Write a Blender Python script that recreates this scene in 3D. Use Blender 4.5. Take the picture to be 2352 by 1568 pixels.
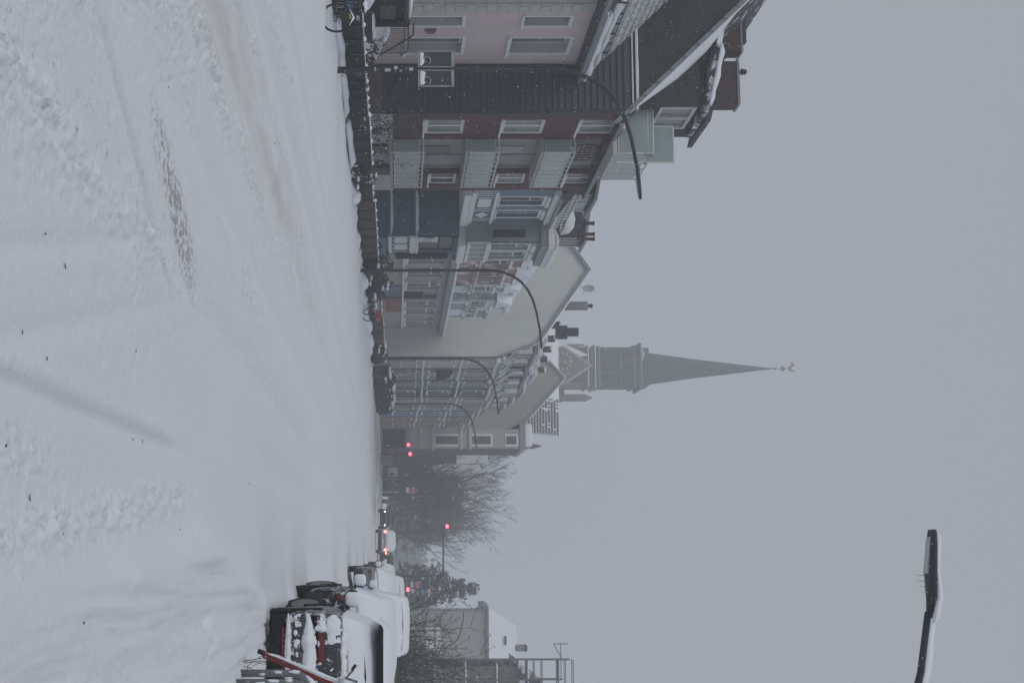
import bpy, bmesh, math, random
import numpy as np
from mathutils import Vector, Matrix, noise as mnoise

rnd = random.Random(7)
scene = bpy.context.scene
for o in list(bpy.data.objects):
    bpy.data.objects.remove(o)

# ------------------------------------------------------------------ camera
# The camera stands on the snowy road, level, turned 90 degrees on its side
# (the photograph is a portrait picture stored lying down).
CAM_H = 1.6
FPX = 3660.0            # focal length in picture units (picture is 2352 wide)
YAW = math.atan((1310 - 784) / FPX)
SN, CS = math.sin(YAW), math.cos(YAW)
cam_d = bpy.data.cameras.new("camera")
cam = bpy.data.objects.new("camera", cam_d)
scene.collection.objects.link(cam)
scene.camera = cam
cam_d.sensor_fit = 'HORIZONTAL'
cam_d.sensor_width = 36.0
cam_d.lens = FPX / 2352 * 36
cam_d.shift_x = 268 / 2352
cam_d.clip_start = 0.1
cam_d.clip_end = 6000
fwd = Vector((-SN, CS, 0))
rgt = Vector((CS, SN, 0))
upv = Vector((0, 0, 1))
m = Matrix((upv, -rgt, -fwd)).transposed().to_4x4()
m.translation = Vector((0, 0, CAM_H))
cam.matrix_world = m

# ------------------------------------------------------------------ world, sun, exposure
SUN_EL, SUN_AZ = math.radians(40), math.radians(205)
world = bpy.data.worlds.new("World")
scene.world = world
world.use_nodes = True
nt = world.node_tree
nt.nodes.clear()
w_out = nt.nodes.new('ShaderNodeOutputWorld')
w_bg = nt.nodes.new('ShaderNodeBackground')
w_sky = nt.nodes.new('ShaderNodeTexSky')
w_sky.sky_type = 'NISHITA'
w_sky.sun_disc = False
w_sky.sun_elevation = SUN_EL
w_sky.sun_rotation = SUN_AZ
w_sky.air_density = 1.0
w_sky.dust_density = 4.0
w_hsv = nt.nodes.new('ShaderNodeHueSaturation')
w_hsv.inputs['Saturation'].default_value = 0.12
w_mix = nt.nodes.new('ShaderNodeMixRGB')          # a closed cloud deck over the clear sky
w_mix.inputs['Fac'].default_value = 0.93
w_mix.inputs['Color2'].default_value = (3.84, 4.11, 4.56, 1)
nt.links.new(w_sky.outputs[0], w_hsv.inputs['Color'])
nt.links.new(w_hsv.outputs[0], w_mix.inputs['Color1'])
nt.links.new(w_mix.outputs[0], w_bg.inputs['Color'])
w_bg.inputs['Strength'].default_value = 0.09
nt.links.new(w_bg.outputs[0], w_out.inputs['Surface'])

sun_d = bpy.data.lights.new("sun", 'SUN')
sun_d.energy = 0.78
sun_d.angle = math.radians(34)
sun_d.color = (1.0, 0.99, 0.97)
sun = bpy.data.objects.new("sun", sun_d)
scene.collection.objects.link(sun)
sdir = Vector((math.sin(SUN_AZ) * math.cos(SUN_EL), math.cos(SUN_AZ) * math.cos(SUN_EL), math.sin(SUN_EL)))
sun.rotation_euler = sdir.to_track_quat('Z', 'Y').to_euler()
sun.location = sdir * 50

vs = scene.view_settings
vs.view_transform = 'Standard'
vs.look = 'None'
vs.exposure = 0.0
vs.gamma = 1.0
vs.use_curve_mapping = False
scene.cycles.use_denoising = True
scene.cycles.max_bounces = 6
scene.cycles.diffuse_bounces = 3
scene.cycles.volume_bounces = 3
scene.cycles.transparent_max_bounces = 8
scene.cycles.caustics_reflective = False
scene.cycles.caustics_refractive = False

# ------------------------------------------------------------------ measuring: picture lines to places
def _t(u):
    return (u - 784.0) / FPX
def depth_x(u, X):              # distance along the view axis of the line of sight u on the plane X = const
    return X / (-SN + _t(u) * CS)
def yx(u, X):                   # Y of that point
    return depth_x(u, X) * (CS + _t(u) * SN)
def zxx(x, u, X):               # its height for picture height x
    return CAM_H + (x - 908.0) / FPX * depth_x(u, X)
def xy(u, Y):                   # X on the plane Y = const
    t = Y / (CS + _t(u) * SN)
    return t * (-SN + _t(u) * CS)
def zxy(x, u, Y):
    return CAM_H + (x - 908.0) / FPX * Y / (CS + _t(u) * SN)

# ------------------------------------------------------------------ materials
MATS = {}
def mat(name, col, rough=0.8, var=0.12, scale=6.0, bump=0.0, bscale=None, metal=0.0, emit=None, spec=0.4, streak=False):
    if name in MATS:
        return MATS[name]
    mm = bpy.data.materials.new(name)
    mm.use_nodes = True
    n, l = mm.node_tree.nodes, mm.node_tree.links
    b = n['Principled BSDF']
    b.inputs['Roughness'].default_value = rough
    b.inputs['Metallic'].default_value = metal
    b.inputs['Specular IOR Level'].default_value = spec
    tc = n.new('ShaderNodeTexCoord')
    mp = n.new('ShaderNodeMapping')
    l.new(tc.outputs['Object'], mp.inputs['Vector'])
    if streak:
        mp.inputs['Scale'].default_value = (1, 1, 0.18)
    if var > 0:
        nz = n.new('ShaderNodeTexNoise')
        nz.inputs['Scale'].default_value = scale
        nz.inputs['Detail'].default_value = 6
        nz.inputs['Roughness'].default_value = 0.65
        l.new(mp.outputs[0], nz.inputs['Vector'])
        rp = n.new('ShaderNodeValToRGB')
        rp.color_ramp.elements[0].position = 0.3
        rp.color_ramp.elements[1].position = 0.7
        c0 = [max(0, c * (1 - var)) for c in col]
        c1 = [min(1, c * (1 + var)) for c in col]
        rp.color_ramp.elements[0].color = (*c0, 1)
        rp.color_ramp.elements[1].color = (*c1, 1)
        l.new(nz.outputs['Fac'], rp.inputs['Fac'])
        l.new(rp.outputs[0], b.inputs['Base Color'])
    else:
        b.inputs['Base Color'].default_value = (*col, 1)
    if bump > 0:
        nb = n.new('ShaderNodeTexNoise')
        nb.inputs['Scale'].default_value = bscale or scale * 4
        nb.inputs['Detail'].default_value = 5
        l.new(mp.outputs[0], nb.inputs['Vector'])
        bp = n.new('ShaderNodeBump')
        bp.inputs['Strength'].default_value = bump
        bp.inputs['Distance'].default_value = 0.03
        l.new(nb.outputs['Fac'], bp.inputs['Height'])
        l.new(bp.outputs[0], b.inputs['Normal'])
    if emit:
        b.inputs['Emission Color'].default_value = (*emit[0], 1)
        b.inputs['Emission Strength'].default_value = emit[1]
    MATS[name] = mm
    return mm

def mat_two(name, c1, c2, scale, lo=0.45, hi=0.55, rough=0.8, stretch=(1, 1, 1), detail=8, bump=0.2):
    """two colours of one surface in patches with a shape of their own (snow stuck on paint, dirt on snow)"""
    if name in MATS:
        return MATS[name]
    mm = bpy.data.materials.new(name)
    mm.use_nodes = True
    n, l = mm.node_tree.nodes, mm.node_tree.links
    b = n['Principled BSDF']
    b.inputs['Roughness'].default_value = rough
    tc = n.new('ShaderNodeTexCoord')
    mp = n.new('ShaderNodeMapping')
    mp.inputs['Scale'].default_value = stretch
    l.new(tc.outputs['Object'], mp.inputs['Vector'])
    nz = n.new('ShaderNodeTexNoise')
    nz.inputs['Scale'].default_value = scale
    nz.inputs['Detail'].default_value = detail
    nz.inputs['Roughness'].default_value = 0.62
    l.new(mp.outputs[0], nz.inputs['Vector'])
    rp = n.new('ShaderNodeValToRGB')
    rp.color_ramp.elements[0].position = lo
    rp.color_ramp.elements[1].position = hi
    rp.color_ramp.elements[0].color = (*c1, 1)
    rp.color_ramp.elements[1].color = (*c2, 1)
    l.new(nz.outputs['Fac'], rp.inputs['Fac'])
    l.new(rp.outputs[0], b.inputs['Base Color'])
    if bump:
        bp = n.new('ShaderNodeBump')
        bp.inputs['Strength'].default_value = bump
        bp.inputs['Distance'].default_value = 0.03
        l.new(nz.outputs['Fac'], bp.inputs['Height'])
        l.new(bp.outputs[0], b.inputs['Normal'])
    MATS[name] = mm
    return mm

def mat_brick(name, c1, c2, mortar, bw=0.25, bh=0.075):
    if name in MATS:
        return MATS[name]
    mm = bpy.data.materials.new(name)
    mm.use_nodes = True
    n, l = mm.node_tree.nodes, mm.node_tree.links
    b = n['Principled BSDF']
    b.inputs['Roughness'].default_value = 0.85
    tc = n.new('ShaderNodeTexCoord')
    sp = n.new('ShaderNodeSeparateXYZ')
    l.new(tc.outputs['Object'], sp.inputs[0])
    ad = n.new('ShaderNodeMath')
    l.new(sp.outputs['X'], ad.inputs[0])
    l.new(sp.outputs['Y'], ad.inputs[1])
    cb = n.new('ShaderNodeCombineXYZ')
    l.new(ad.outputs[0], cb.inputs['X'])
    l.new(sp.outputs['Z'], cb.inputs['Y'])
    br = n.new('ShaderNodeTexBrick')
    br.inputs['Scale'].default_value = 1.0
    br.inputs['Brick Width'].default_value = bw
    br.inputs['Row Height'].default_value = bh
    br.inputs['Mortar Size'].default_value = 0.008
    br.inputs['Color1'].default_value = (*c1, 1)
    br.inputs['Color2'].default_value = (*c2, 1)
    br.inputs['Mortar'].default_value = (*mortar, 1)
    l.new(cb.outputs[0], br.inputs['Vector'])
    nz = n.new('ShaderNodeTexNoise')
    nz.inputs['Scale'].default_value = 0.8
    nz.inputs['Detail'].default_value = 6
    l.new(tc.outputs['Object'], nz.inputs['Vector'])
    mx = n.new('ShaderNodeMixRGB')
    mx.blend_type = 'MULTIPLY'
    mx.inputs['Fac'].default_value = 0.5
    rp = n.new('ShaderNodeValToRGB')
    rp.color_ramp.elements[0].color = (0.55, 0.55, 0.55, 1)
    rp.color_ramp.elements[1].color = (1.3, 1.3, 1.3, 1)
    l.new(nz.outputs['Fac'], rp.inputs['Fac'])
    l.new(br.outputs['Color'], mx.inputs['Color1'])
    l.new(rp.outputs[0], mx.inputs['Color2'])
    l.new(mx.outputs[0], b.inputs['Base Color'])
    bp = n.new('ShaderNodeBump')
    bp.inputs['Strength'].default_value = 0.3
    bp.inputs['Distance'].default_value = 0.01
    l.new(br.outputs['Fac'], bp.inputs['Height'])
    bp.invert = True
    l.new(bp.outputs[0], b.inputs['Normal'])
    MATS[name] = mm
    return mm

SNOWC = (0.80, 0.82, 0.86)
snow = mat('snow', SNOWC, 0.9, 0.02, 9, 0.35, 30, spec=0.15)
white = mat('white_paint', (0.70, 0.71, 0.70), 0.6, 0.06, 5)
cream = mat('cream_render', (0.48, 0.49, 0.46), 0.9, 0.06, 1.2, 0.15, 40, streak=True)
pinkm = mat('pink_render', (0.57, 0.475, 0.48), 0.9, 0.09, 0.7, 0.15, 40)
palebrick = mat_brick('pale_brick', (0.46, 0.46, 0.42), (0.40, 0.40, 0.36), (0.3, 0.3, 0.28), 0.25, 0.1)
quoinm = mat('quoin_stone', (0.47, 0.47, 0.43), 0.9, 0.1, 3, 0.1, 30)
slate = mat('blue_slate', (0.034, 0.043, 0.055), 0.65, 0.3, 5, 0.2, 25)
shingle = mat_two('dark_shingle', (0.015, 0.0135, 0.013), (0.036, 0.032, 0.030), 4.5, 0.35, 0.65, 0.85, (1, 1, 1.6))
brickred = mat_brick('red_brown_brick', (0.098, 0.030, 0.029), (0.072, 0.024, 0.023), (0.06, 0.040, 0.038))
chimbrick = mat_brick('chimney_brick', (0.078, 0.034, 0.030), (0.058, 0.028, 0.025), (0.04, 0.034, 0.032))
lbrick = mat_brick('brown_brick', (0.13, 0.10, 0.088), (0.10, 0.08, 0.072), (0.12, 0.11, 0.10))
darkwood = mat('dark_wood', (0.036, 0.030, 0.027), 0.8, 0.3, 5, 0.2, 30, streak=True)
blackmetal = mat('black_metal', (0.018, 0.021, 0.024), 0.55, 0.3, 7)
polemet = mat('dark_pole_paint', (0.022, 0.026, 0.030), 0.5, 0.25, 4)
fencegreen = mat('black_green_fence', (0.022, 0.030, 0.031), 0.7, 0.3, 6)
fencebrown = mat('brown_fence', (0.060, 0.048, 0.043), 0.8, 0.3, 6)
galv = mat('galvanised_steel', (0.16, 0.17, 0.17), 0.55, 0.25, 12, 0.1, 60, metal=0.3)
glassd = mat('dark_window_glass', (0.035, 0.043, 0.045), 0.12, 0.3, 1.5, spec=0.5)
glassc = mat('curtained_window_glass', (0.17, 0.19, 0.185), 0.25, 0.35, 2.2, spec=0.5)
glassm = mat('mid_grey_window_glass', (0.085, 0.095, 0.095), 0.15, 0.5, 1.8, spec=0.5)  # pane tone between the dark and the curtained glass
blind = mat('roller_blind', (0.27, 0.29, 0.27), 0.8, 0.08, 3)
glassg = mat('frosted_green_glass', (0.27, 0.335, 0.325), 0.2, 0.10, 1.3, spec=0.5)
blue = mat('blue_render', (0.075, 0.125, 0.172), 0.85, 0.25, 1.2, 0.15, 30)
midblue = mat('grey_blue_render', (0.13, 0.19, 0.25), 0.85, 0.12, 2, 0.1, 30)
greyr = mat('grey_render', (0.23, 0.26, 0.29), 0.9, 0.10, 1.2, 0.1, 30, streak=True)
greenr = mat('pale_green_render', (0.29, 0.34, 0.33), 0.9, 0.08, 1.2, 0.1, 30)
rosyr = mat_two('rosy_render_plastered_with_snow', (0.30, 0.20, 0.18), (0.74, 0.75, 0.78), 1.1, 0.52, 0.60, 0.9, (1, 1, 0.6))
whiter = mat_two('white_render_plastered_with_snow', (0.33, 0.36, 0.36), (0.76, 0.78, 0.81), 0.9, 0.46, 0.56, 0.9, (1, 1, 0.4))
zinc = mat('zinc', (0.22, 0.235, 0.25), 0.5, 0.15, 4)
rooftile = mat('dark_roof_tile', (0.045, 0.043, 0.042), 0.8, 0.3, 6, 0.3, 30)
snowtile = mat_two('roof_tiles_under_patchy_snow', (0.07, 0.068, 0.068), SNOWC, 1.3, 0.44, 0.56, 0.9)
redm = mat('red_paint', (0.22, 0.018, 0.02), 0.45, 0.15, 12)
redplastic = mat('red_plastic', (0.28, 0.03, 0.03), 0.35, 0.1, 9)
blackrub = mat('black_rubber', (0.012, 0.012, 0.013), 0.9, 0.3, 20, 0.3, 80)
bodydark = mat_two('dark_grey_car_paint_with_stuck_snow', (0.032, 0.036, 0.040), SNOWC, 11.0, 0.53, 0.60, 0.55, (1, 1, 1.0))
paintdark = mat('dark_grey_car_paint', (0.035, 0.039, 0.043), 0.35, 0.15, 8)
paintwhite = mat('white_car_paint', (0.55, 0.56, 0.57), 0.35, 0.08, 5)
platew = mat('plate_white', (0.62, 0.62, 0.6), 0.5, 0.05, 9)
plateb = mat('plate_blue', (0.02, 0.10, 0.33), 0.5, 0.05, 9)
bark = mat('bark', (0.055, 0.052, 0.050), 0.9, 0.3, 8)
farleaf = mat('hazy_snow_dusted_evergreen', (0.17, 0.18, 0.175), 0.8, 0.4, 2)  # leaf colour paled to carry distance haze as well as clinging snow
farbark = mat('hazy_snowy_bark', (0.14, 0.14, 0.14), 0.9, 0.3, 4)  # far bark: haze mixed into the colour, besides some snow
leafd = mat('dark_evergreen_leaf', (0.045, 0.055, 0.045), 0.7, 0.4, 3)
leafb = mat('winter_leaf', (0.085, 0.085, 0.066), 0.7, 0.4, 3)
dirtbits = mat('brown_leaf_litter', (0.06, 0.045, 0.035), 0.9, 0.3, 30)
lamp_red = mat('red_signal_light', (0.5, 0.02, 0.03), 0.4, 0, emit=((1.0, 0.04, 0.07), 14.0))
lamp_tail = mat('tail_light_on', (0.5, 0.02, 0.03), 0.4, 0, emit=((1.0, 0.09, 0.07), 14.0))
lamp_white = mat('headlight_on', (0.8, 0.8, 0.8), 0.4, 0, emit=((1.0, 0.98, 0.92), 7.0))

# ------------------------------------------------------------------ mesh builder
class MB:
    def __init__(s):
        s.v, s.f = [], []
    def add(s, vs, fs):
        o = len(s.v)
        s.v.extend([tuple(p) for p in vs])
        s.f.extend([tuple(i + o for i in f) for f in fs])
        return s
    def quad(s, a, b, c, d):
        return s.add([a, b, c, d], [(0, 1, 2, 3)])
    def poly(s, pts):
        return s.add(pts, [tuple(range(len(pts)))])
    def box(s, x0, x1, y0, y1, z0, z1):
        v = [(x0, y0, z0), (x1, y0, z0), (x1, y1, z0), (x0, y1, z0), (x0, y0, z1), (x1, y0, z1), (x1, y1, z1), (x0, y1, z1)]
        return s.add(v, [(3, 2, 1, 0), (4, 5, 6, 7), (0, 1, 5, 4), (1, 2, 6, 5), (2, 3, 7, 6), (3, 0, 4, 7)])
    def fbox(s, fr, a0, a1, z0, z1, n0, n1):
        v = [fr(a0, z0, n0), fr(a1, z0, n0), fr(a1, z0, n1), fr(a0, z0, n1), fr(a0, z1, n0), fr(a1, z1, n0), fr(a1, z1, n1), fr(a0, z1, n1)]
        return s.add(v, [(3, 2, 1, 0), (4, 5, 6, 7), (0, 1, 5, 4), (1, 2, 6, 5), (2, 3, 7, 6), (3, 0, 4, 7)])
    def ext(s, pts, off):
        n = len(pts)
        off = Vector(off)
        v = [Vector(p) for p in pts] + [Vector(p) + off for p in pts]
        fs = [tuple(range(n))[::-1], tuple(range(n, 2 * n))]
        fs += [(i, (i + 1) % n, n + (i + 1) % n, n + i) for i in range(n)]
        return s.add(v, fs)
    def tube(s, path, r, n=8, cap=True):
        P = [Vector(p) for p in path]
        rs = r if isinstance(r, (list, tuple)) else [r] * len(P)
        t0 = (P[1] - P[0]).normalized()
        ref = Vector((0, 0, 1)) if abs(t0.z) < 0.9 else Vector((1, 0, 0))
        nx = t0.cross(ref).normalized()
        vs = []
        for i, p in enumerate(P):
            t = (P[min(i + 1, len(P) - 1)] - P[max(i - 1, 0)])
            if t.length < 1e-9:
                t = t0
            t = t.normalized()
            nx = (nx - t * nx.dot(t))
            if nx.length < 1e-6:
                nx = t.orthogonal()
            nx = nx.normalized()
            ny = t.cross(nx)
            for k in range(n):
                an = 2 * math.pi * k / n
                vs.append(p + nx * (math.cos(an) * rs[i]) + ny * (math.sin(an) * rs[i]))
        fs = []
        for i in range(len(P) - 1):
            for k in range(n):
                fs.append((i * n + k, i * n + (k + 1) % n, (i + 1) * n + (k + 1) % n, (i + 1) * n + k))
        if cap:
            fs.append(tuple(range(n))[::-1])
            fs.append(tuple(range((len(P) - 1) * n, len(P) * n)))
        return s.add(vs, fs)
    def lathe(s, c, prof, n=16, sx=1.0, sy=1.0, axis='z'):
        vs = []
        for r, h in prof:
            for k in range(n):
                an = 2 * math.pi * k / n
                x, y = r * math.cos(an) * sx, r * math.sin(an) * sy
                if axis == 'z':
                    vs.append((c[0] + x, c[1] + y, c[2] + h))
                elif axis == 'y':
                    vs.append((c[0] + x, c[1] + h, c[2] + y))
                else:
                    vs.append((c[0] + h, c[1] + x, c[2] + y))
        fs = []
        for i in range(len(prof) - 1):
            for k in range(n):
                fs.append((i * n + k, i * n + (k + 1) % n, (i + 1) * n + (k + 1) % n, (i + 1) * n + k))
        fs.append(tuple(range(n))[::-1])
        fs.append(tuple(range((len(prof) - 1) * n, len(prof) * n)))
        return s.add(vs, fs)
    def grid(s, pts, rows, cols):
        fs = [(i * cols + j, i * cols + j + 1, (i + 1) * cols + j + 1, (i + 1) * cols + j) for i in range(rows - 1) for j in range(cols - 1)]
        return s.add(pts, fs)
    def blob(s, c, rx, ry, rz, seed=0, n=12, m_=8, amp=0.25, fr=1.5):
        """lumpy rounded heap"""
        vs, fs = [], []
        for i in range(m_ + 1):
            ph = math.pi * i / m_
            for k in range(n):
                an = 2 * math.pi * k / n
                d = Vector((math.sin(ph) * math.cos(an), math.sin(ph) * math.sin(an), math.cos(ph)))
                q = 1 + amp * mnoise.noise(d * fr + Vector((seed * 3.7, seed * 1.3, 0)))
                vs.append((c[0] + d.x * rx * q, c[1] + d.y * ry * q, c[2] + d.z * rz * q))
        for i in range(m_):
            for k in range(n):
                fs.append((i * n + k, i * n + (k + 1) % n, (i + 1) * n + (k + 1) % n, (i + 1) * n + k))
        return s.add(vs, fs)
    def ridge(s, path, w, h, seed=0, n=7, amp=0.35, freq=2.0, step=0.3):
        """long heap of snow lying along a path (half-round section, uneven)"""
        P = [Vector(p) for p in path]
        Q = [P[0]]
        for a, b in zip(P[:-1], P[1:]):
            k = max(1, int((b - a).length / step))
            for i in range(1, k + 1):
                Q.append(a.lerp(b, i / k))
        vs = []
        for i, p in enumerate(Q):
            t = (Q[min(i + 1, len(Q) - 1)] - Q[max(i - 1, 0)]).normalized()
            side = Vector((t.y, -t.x, 0))
            if side.length < 1e-5:
                side = Vector((1, 0, 0))
            side.normalize()
            q = 1 + amp * mnoise.noise(p * freq + Vector((seed * 5.1, seed, 0)))
            if i in (0, len(Q) - 1):
                q *= 0.55
            for k in range(n):
                an = math.pi * k / (n - 1)
                vs.append(p + side * (math.cos(an) * w / 2 * (0.9 + 0.1 * q)) + Vector((0, 0, math.sin(an) ** 0.7 * h * q)))
        fs = [(i * n + k, i * n + k + 1, (i + 1) * n + k + 1, (i + 1) * n + k) for i in range(len(Q) - 1) for k in range(n - 1)]
        fs += [(i * n + n - 1, i * n, (i + 1) * n, (i + 1) * n + n - 1) for i in range(len(Q) - 1)]
        fs += [tuple(range(n)), tuple(range((len(Q) - 1) * n, len(Q) * n))[::-1]]
        return s.add(vs, fs)
    def build(s, name, material, parent=None, smooth=False, kind=None, label=None, bevel=0, mats=None):
        me = bpy.data.meshes.new(name)
        off = wloc(parent) if parent else Vector((0, 0, 0))
        me.from_pydata([(p[0] - off.x, p[1] - off.y, p[2] - off.z) for p in s.v], [], s.f)
        me.materials.append(material)
        if smooth:
            me.polygons.foreach_set('use_smooth', [True] * len(me.polygons))
        me.update()
        o = bpy.data.objects.new(name, me)
        scene.collection.objects.link(o)
        if parent:
            o.parent = parent
        if kind:
            o['kind'] = kind
        if label:
            o['label'] = label
        if bevel:
            bm_ = o.modifiers.new('bevel', 'BEVEL')
            bm_.width = bevel
            bm_.segments = 2
        return o

def wloc(o):
    v = Vector((0, 0, 0))
    while o:
        v = v + o.location
        o = o.parent
    return v
def thing(name, label, cat, loc=(0, 0, 0), group=None):
    o = bpy.data.objects.new(name, None)
    o.empty_display_size = 0.2
    scene.collection.objects.link(o)
    o.location = loc
    o['label'] = label
    o['category'] = cat
    if group:
        o['group'] = group
    return o
def tag(o, label, cat, group=None):
    o['label'] = label
    o['category'] = cat
    if group:
        o['group'] = group
    return o
def copy_tree(o, parent=None):
    c = o.copy()
    scene.collection.objects.link(c)
    c.parent = parent
    for ch in list(o.children):
        copy_tree(ch, c)
    return c
def frame(O, A, N):
    O, A, N = Vector(O), Vector(A), Vector(N)
    def f(a, z, n=0.0):
        return O + A * a + N * n + Vector((0, 0, z))
    return f
def street_fr(X):                # facade parallel to the street, facing it; a = Y
    return frame((X, 0, 0), (0, 1, 0), (1, 0, 0))
def cross_fr(Y):                 # wall facing the camera; a = X
    return frame((0, Y, 0), (1, 0, 0), (0, -1, 0))

def wall_mb(fr, a0, a1, z0, z1, holes, rev=0.2, mb=None, thick=0.0):
    mb = mb or MB()
    aa = sorted(set([a0, a1] + [h[0] for h in holes] + [h[1] for h in holes]))
    zz = sorted(set([z0, z1] + [h[2] for h in holes] + [h[3] for h in holes]))
    aa = [a for a in aa if a0 - 1e-6 <= a <= a1 + 1e-6]
    zz = [z for z in zz if z0 - 1e-6 <= z <= z1 + 1e-6]
    for i in range(len(aa) - 1):
        for j in range(len(zz) - 1):
            ca, cz = (aa[i] + aa[i + 1]) / 2, (zz[j] + zz[j + 1]) / 2
            if any(h[0] < ca < h[1] and h[2] < cz < h[3] for h in holes):
                continue
            mb.quad(fr(aa[i], zz[j]), fr(aa[i + 1], zz[j]), fr(aa[i + 1], zz[j + 1]), fr(aa[i], zz[j + 1]))
    for h in holes:
        b0, b1, c0, c1 = h[:4]
        r = -rev
        mb.quad(fr(b0, c0), fr(b0, c1), fr(b0, c1, r), fr(b0, c0, r))
        mb.quad(fr(b1, c0), fr(b1, c0, r), fr(b1, c1, r), fr(b1, c1))
        mb.quad(fr(b0, c0), fr(b0, c0, r), fr(b1, c0, r), fr(b1, c0))
        mb.quad(fr(b0, c1), fr(b1, c1), fr(b1, c1, r), fr(b0, c1, r))
    return mb

def window(root, fr, a0, a1, z0, z1, n=-0.16, cols=2, transom=None, pane=None, frm=None, sill=True, surround=0.0, bar=0.07, sillsnow=False, reveal_mat=None):
    pane = pane or glassd
    mixed = pane is glassd
    frm = frm or white
    f = MB()
    f.fbox(fr, a0, a0 + bar, z0, z1, n - 0.05, n + 0.03)
    f.fbox(fr, a1 - bar, a1, z0, z1, n - 0.05, n + 0.03)
    f.fbox(fr, a0 + bar, a1 - bar, z0, z0 + bar, n - 0.05, n + 0.028)
    f.fbox(fr, a0 + bar, a1 - bar, z1 - bar, z1, n - 0.05, n + 0.028)
    w = (a1 - a0) / cols
    for i in range(1, cols):
        f.fbox(fr, a0 + w * i - bar * 0.5, a0 + w * i + bar * 0.5, z0 + bar, z1 - bar, n - 0.05, n + 0.032)
    if transom:
        f.fbox(fr, a0 + bar, a1 - bar, z0 + transom * (z1 - z0) - bar * 0.5, z0 + transom * (z1 - z0) + bar * 0.5, n - 0.05, n + 0.036)
    if surround:
        s_ = surround
        f.fbox(fr, a0 - s_, a0, z0, z1 + s_, 0.002, 0.035)
        f.fbox(fr, a1, a1 + s_, z0, z1 + s_, 0.002, 0.035)
        f.fbox(fr, a0, a1, z1, z1 + s_, 0.002, 0.033)
    wo = f.build('window', frm, root)
    if reveal_mat:
        rv = MB()
        rv.fbox(fr, a1 - 0.012, a1 + 0.002, z0, z1, n + 0.03, 0.001)
        rv.fbox(fr, a0 - 0.002, a0 + 0.012, z0, z1, n + 0.03, 0.001)
        rv.fbox(fr, a0 + 0.012, a1 - 0.012, z1 - 0.012, z1 + 0.002, n + 0.03, 0.001)
        rv.build('reveal', reveal_mat, wo)
    for i in range(cols):
        zs = [z0 + 0.01, z1 - 0.01] if not transom else [z0 + 0.01, z0 + transom * (z1 - z0), z1 - 0.01]
        for j in range(len(zs) - 1):
            MB().fbox(fr, a0 + w * i + 0.01, a0 + w * (i + 1) - 0.01, zs[j], zs[j + 1], n - 0.04, n - 0.015).build('pane', rnd.choice([glassd, glassd, glassd, glassc, glassm]) if mixed else pane, wo)
    if sill:
        sb = MB().fbox(fr, a0 - 0.06 - surround, a1 + 0.06 + surround, z0 - 0.07, z0, n + 0.03, 0.10).build('sill', frm, wo)
    if sillsnow:
        MB().ridge([fr(a0, z0, 0.0), fr(a1, z0, 0.0)], 0.16, 0.10, seed=a0).build('sill_snow', snow, wo, smooth=True)
    return wo

# fractal noise for the ground
def _hash(ix, iy, seed):
    h = (ix * 374761393 + iy * 668265263 + seed * 982451653) & 0xFFFFFFFF
    h = ((h ^ (h >> 13)) * 1274126177) & 0xFFFFFFFF
    return ((h ^ (h >> 16)) & 0xFFFF) / 65535.0
def vnoise(x, y, seed=0):
    ix, iy = np.floor(x).astype(np.int64), np.floor(y).astype(np.int64)
    fx, fy = x - ix, y - iy
    fx, fy = fx * fx * (3 - 2 * fx), fy * fy * (3 - 2 * fy)
    a, b = _hash(ix, iy, seed), _hash(ix + 1, iy, seed)
    c, d = _hash(ix, iy + 1, seed), _hash(ix + 1, iy + 1, seed)
    return (a + (b - a) * fx) + ((c + (d - c) * fx) - (a + (b - a) * fx)) * fy
def fbm(x, y, seed=0, oct=4):
    s, a, t = 0, 1.0, 0
    for o in range(oct):
        s = s + a * (vnoise(x * 2 ** o, y * 2 ** o, seed + o * 17) - 0.5)
        t += a
        a *= 0.55
    return s / t

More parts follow.
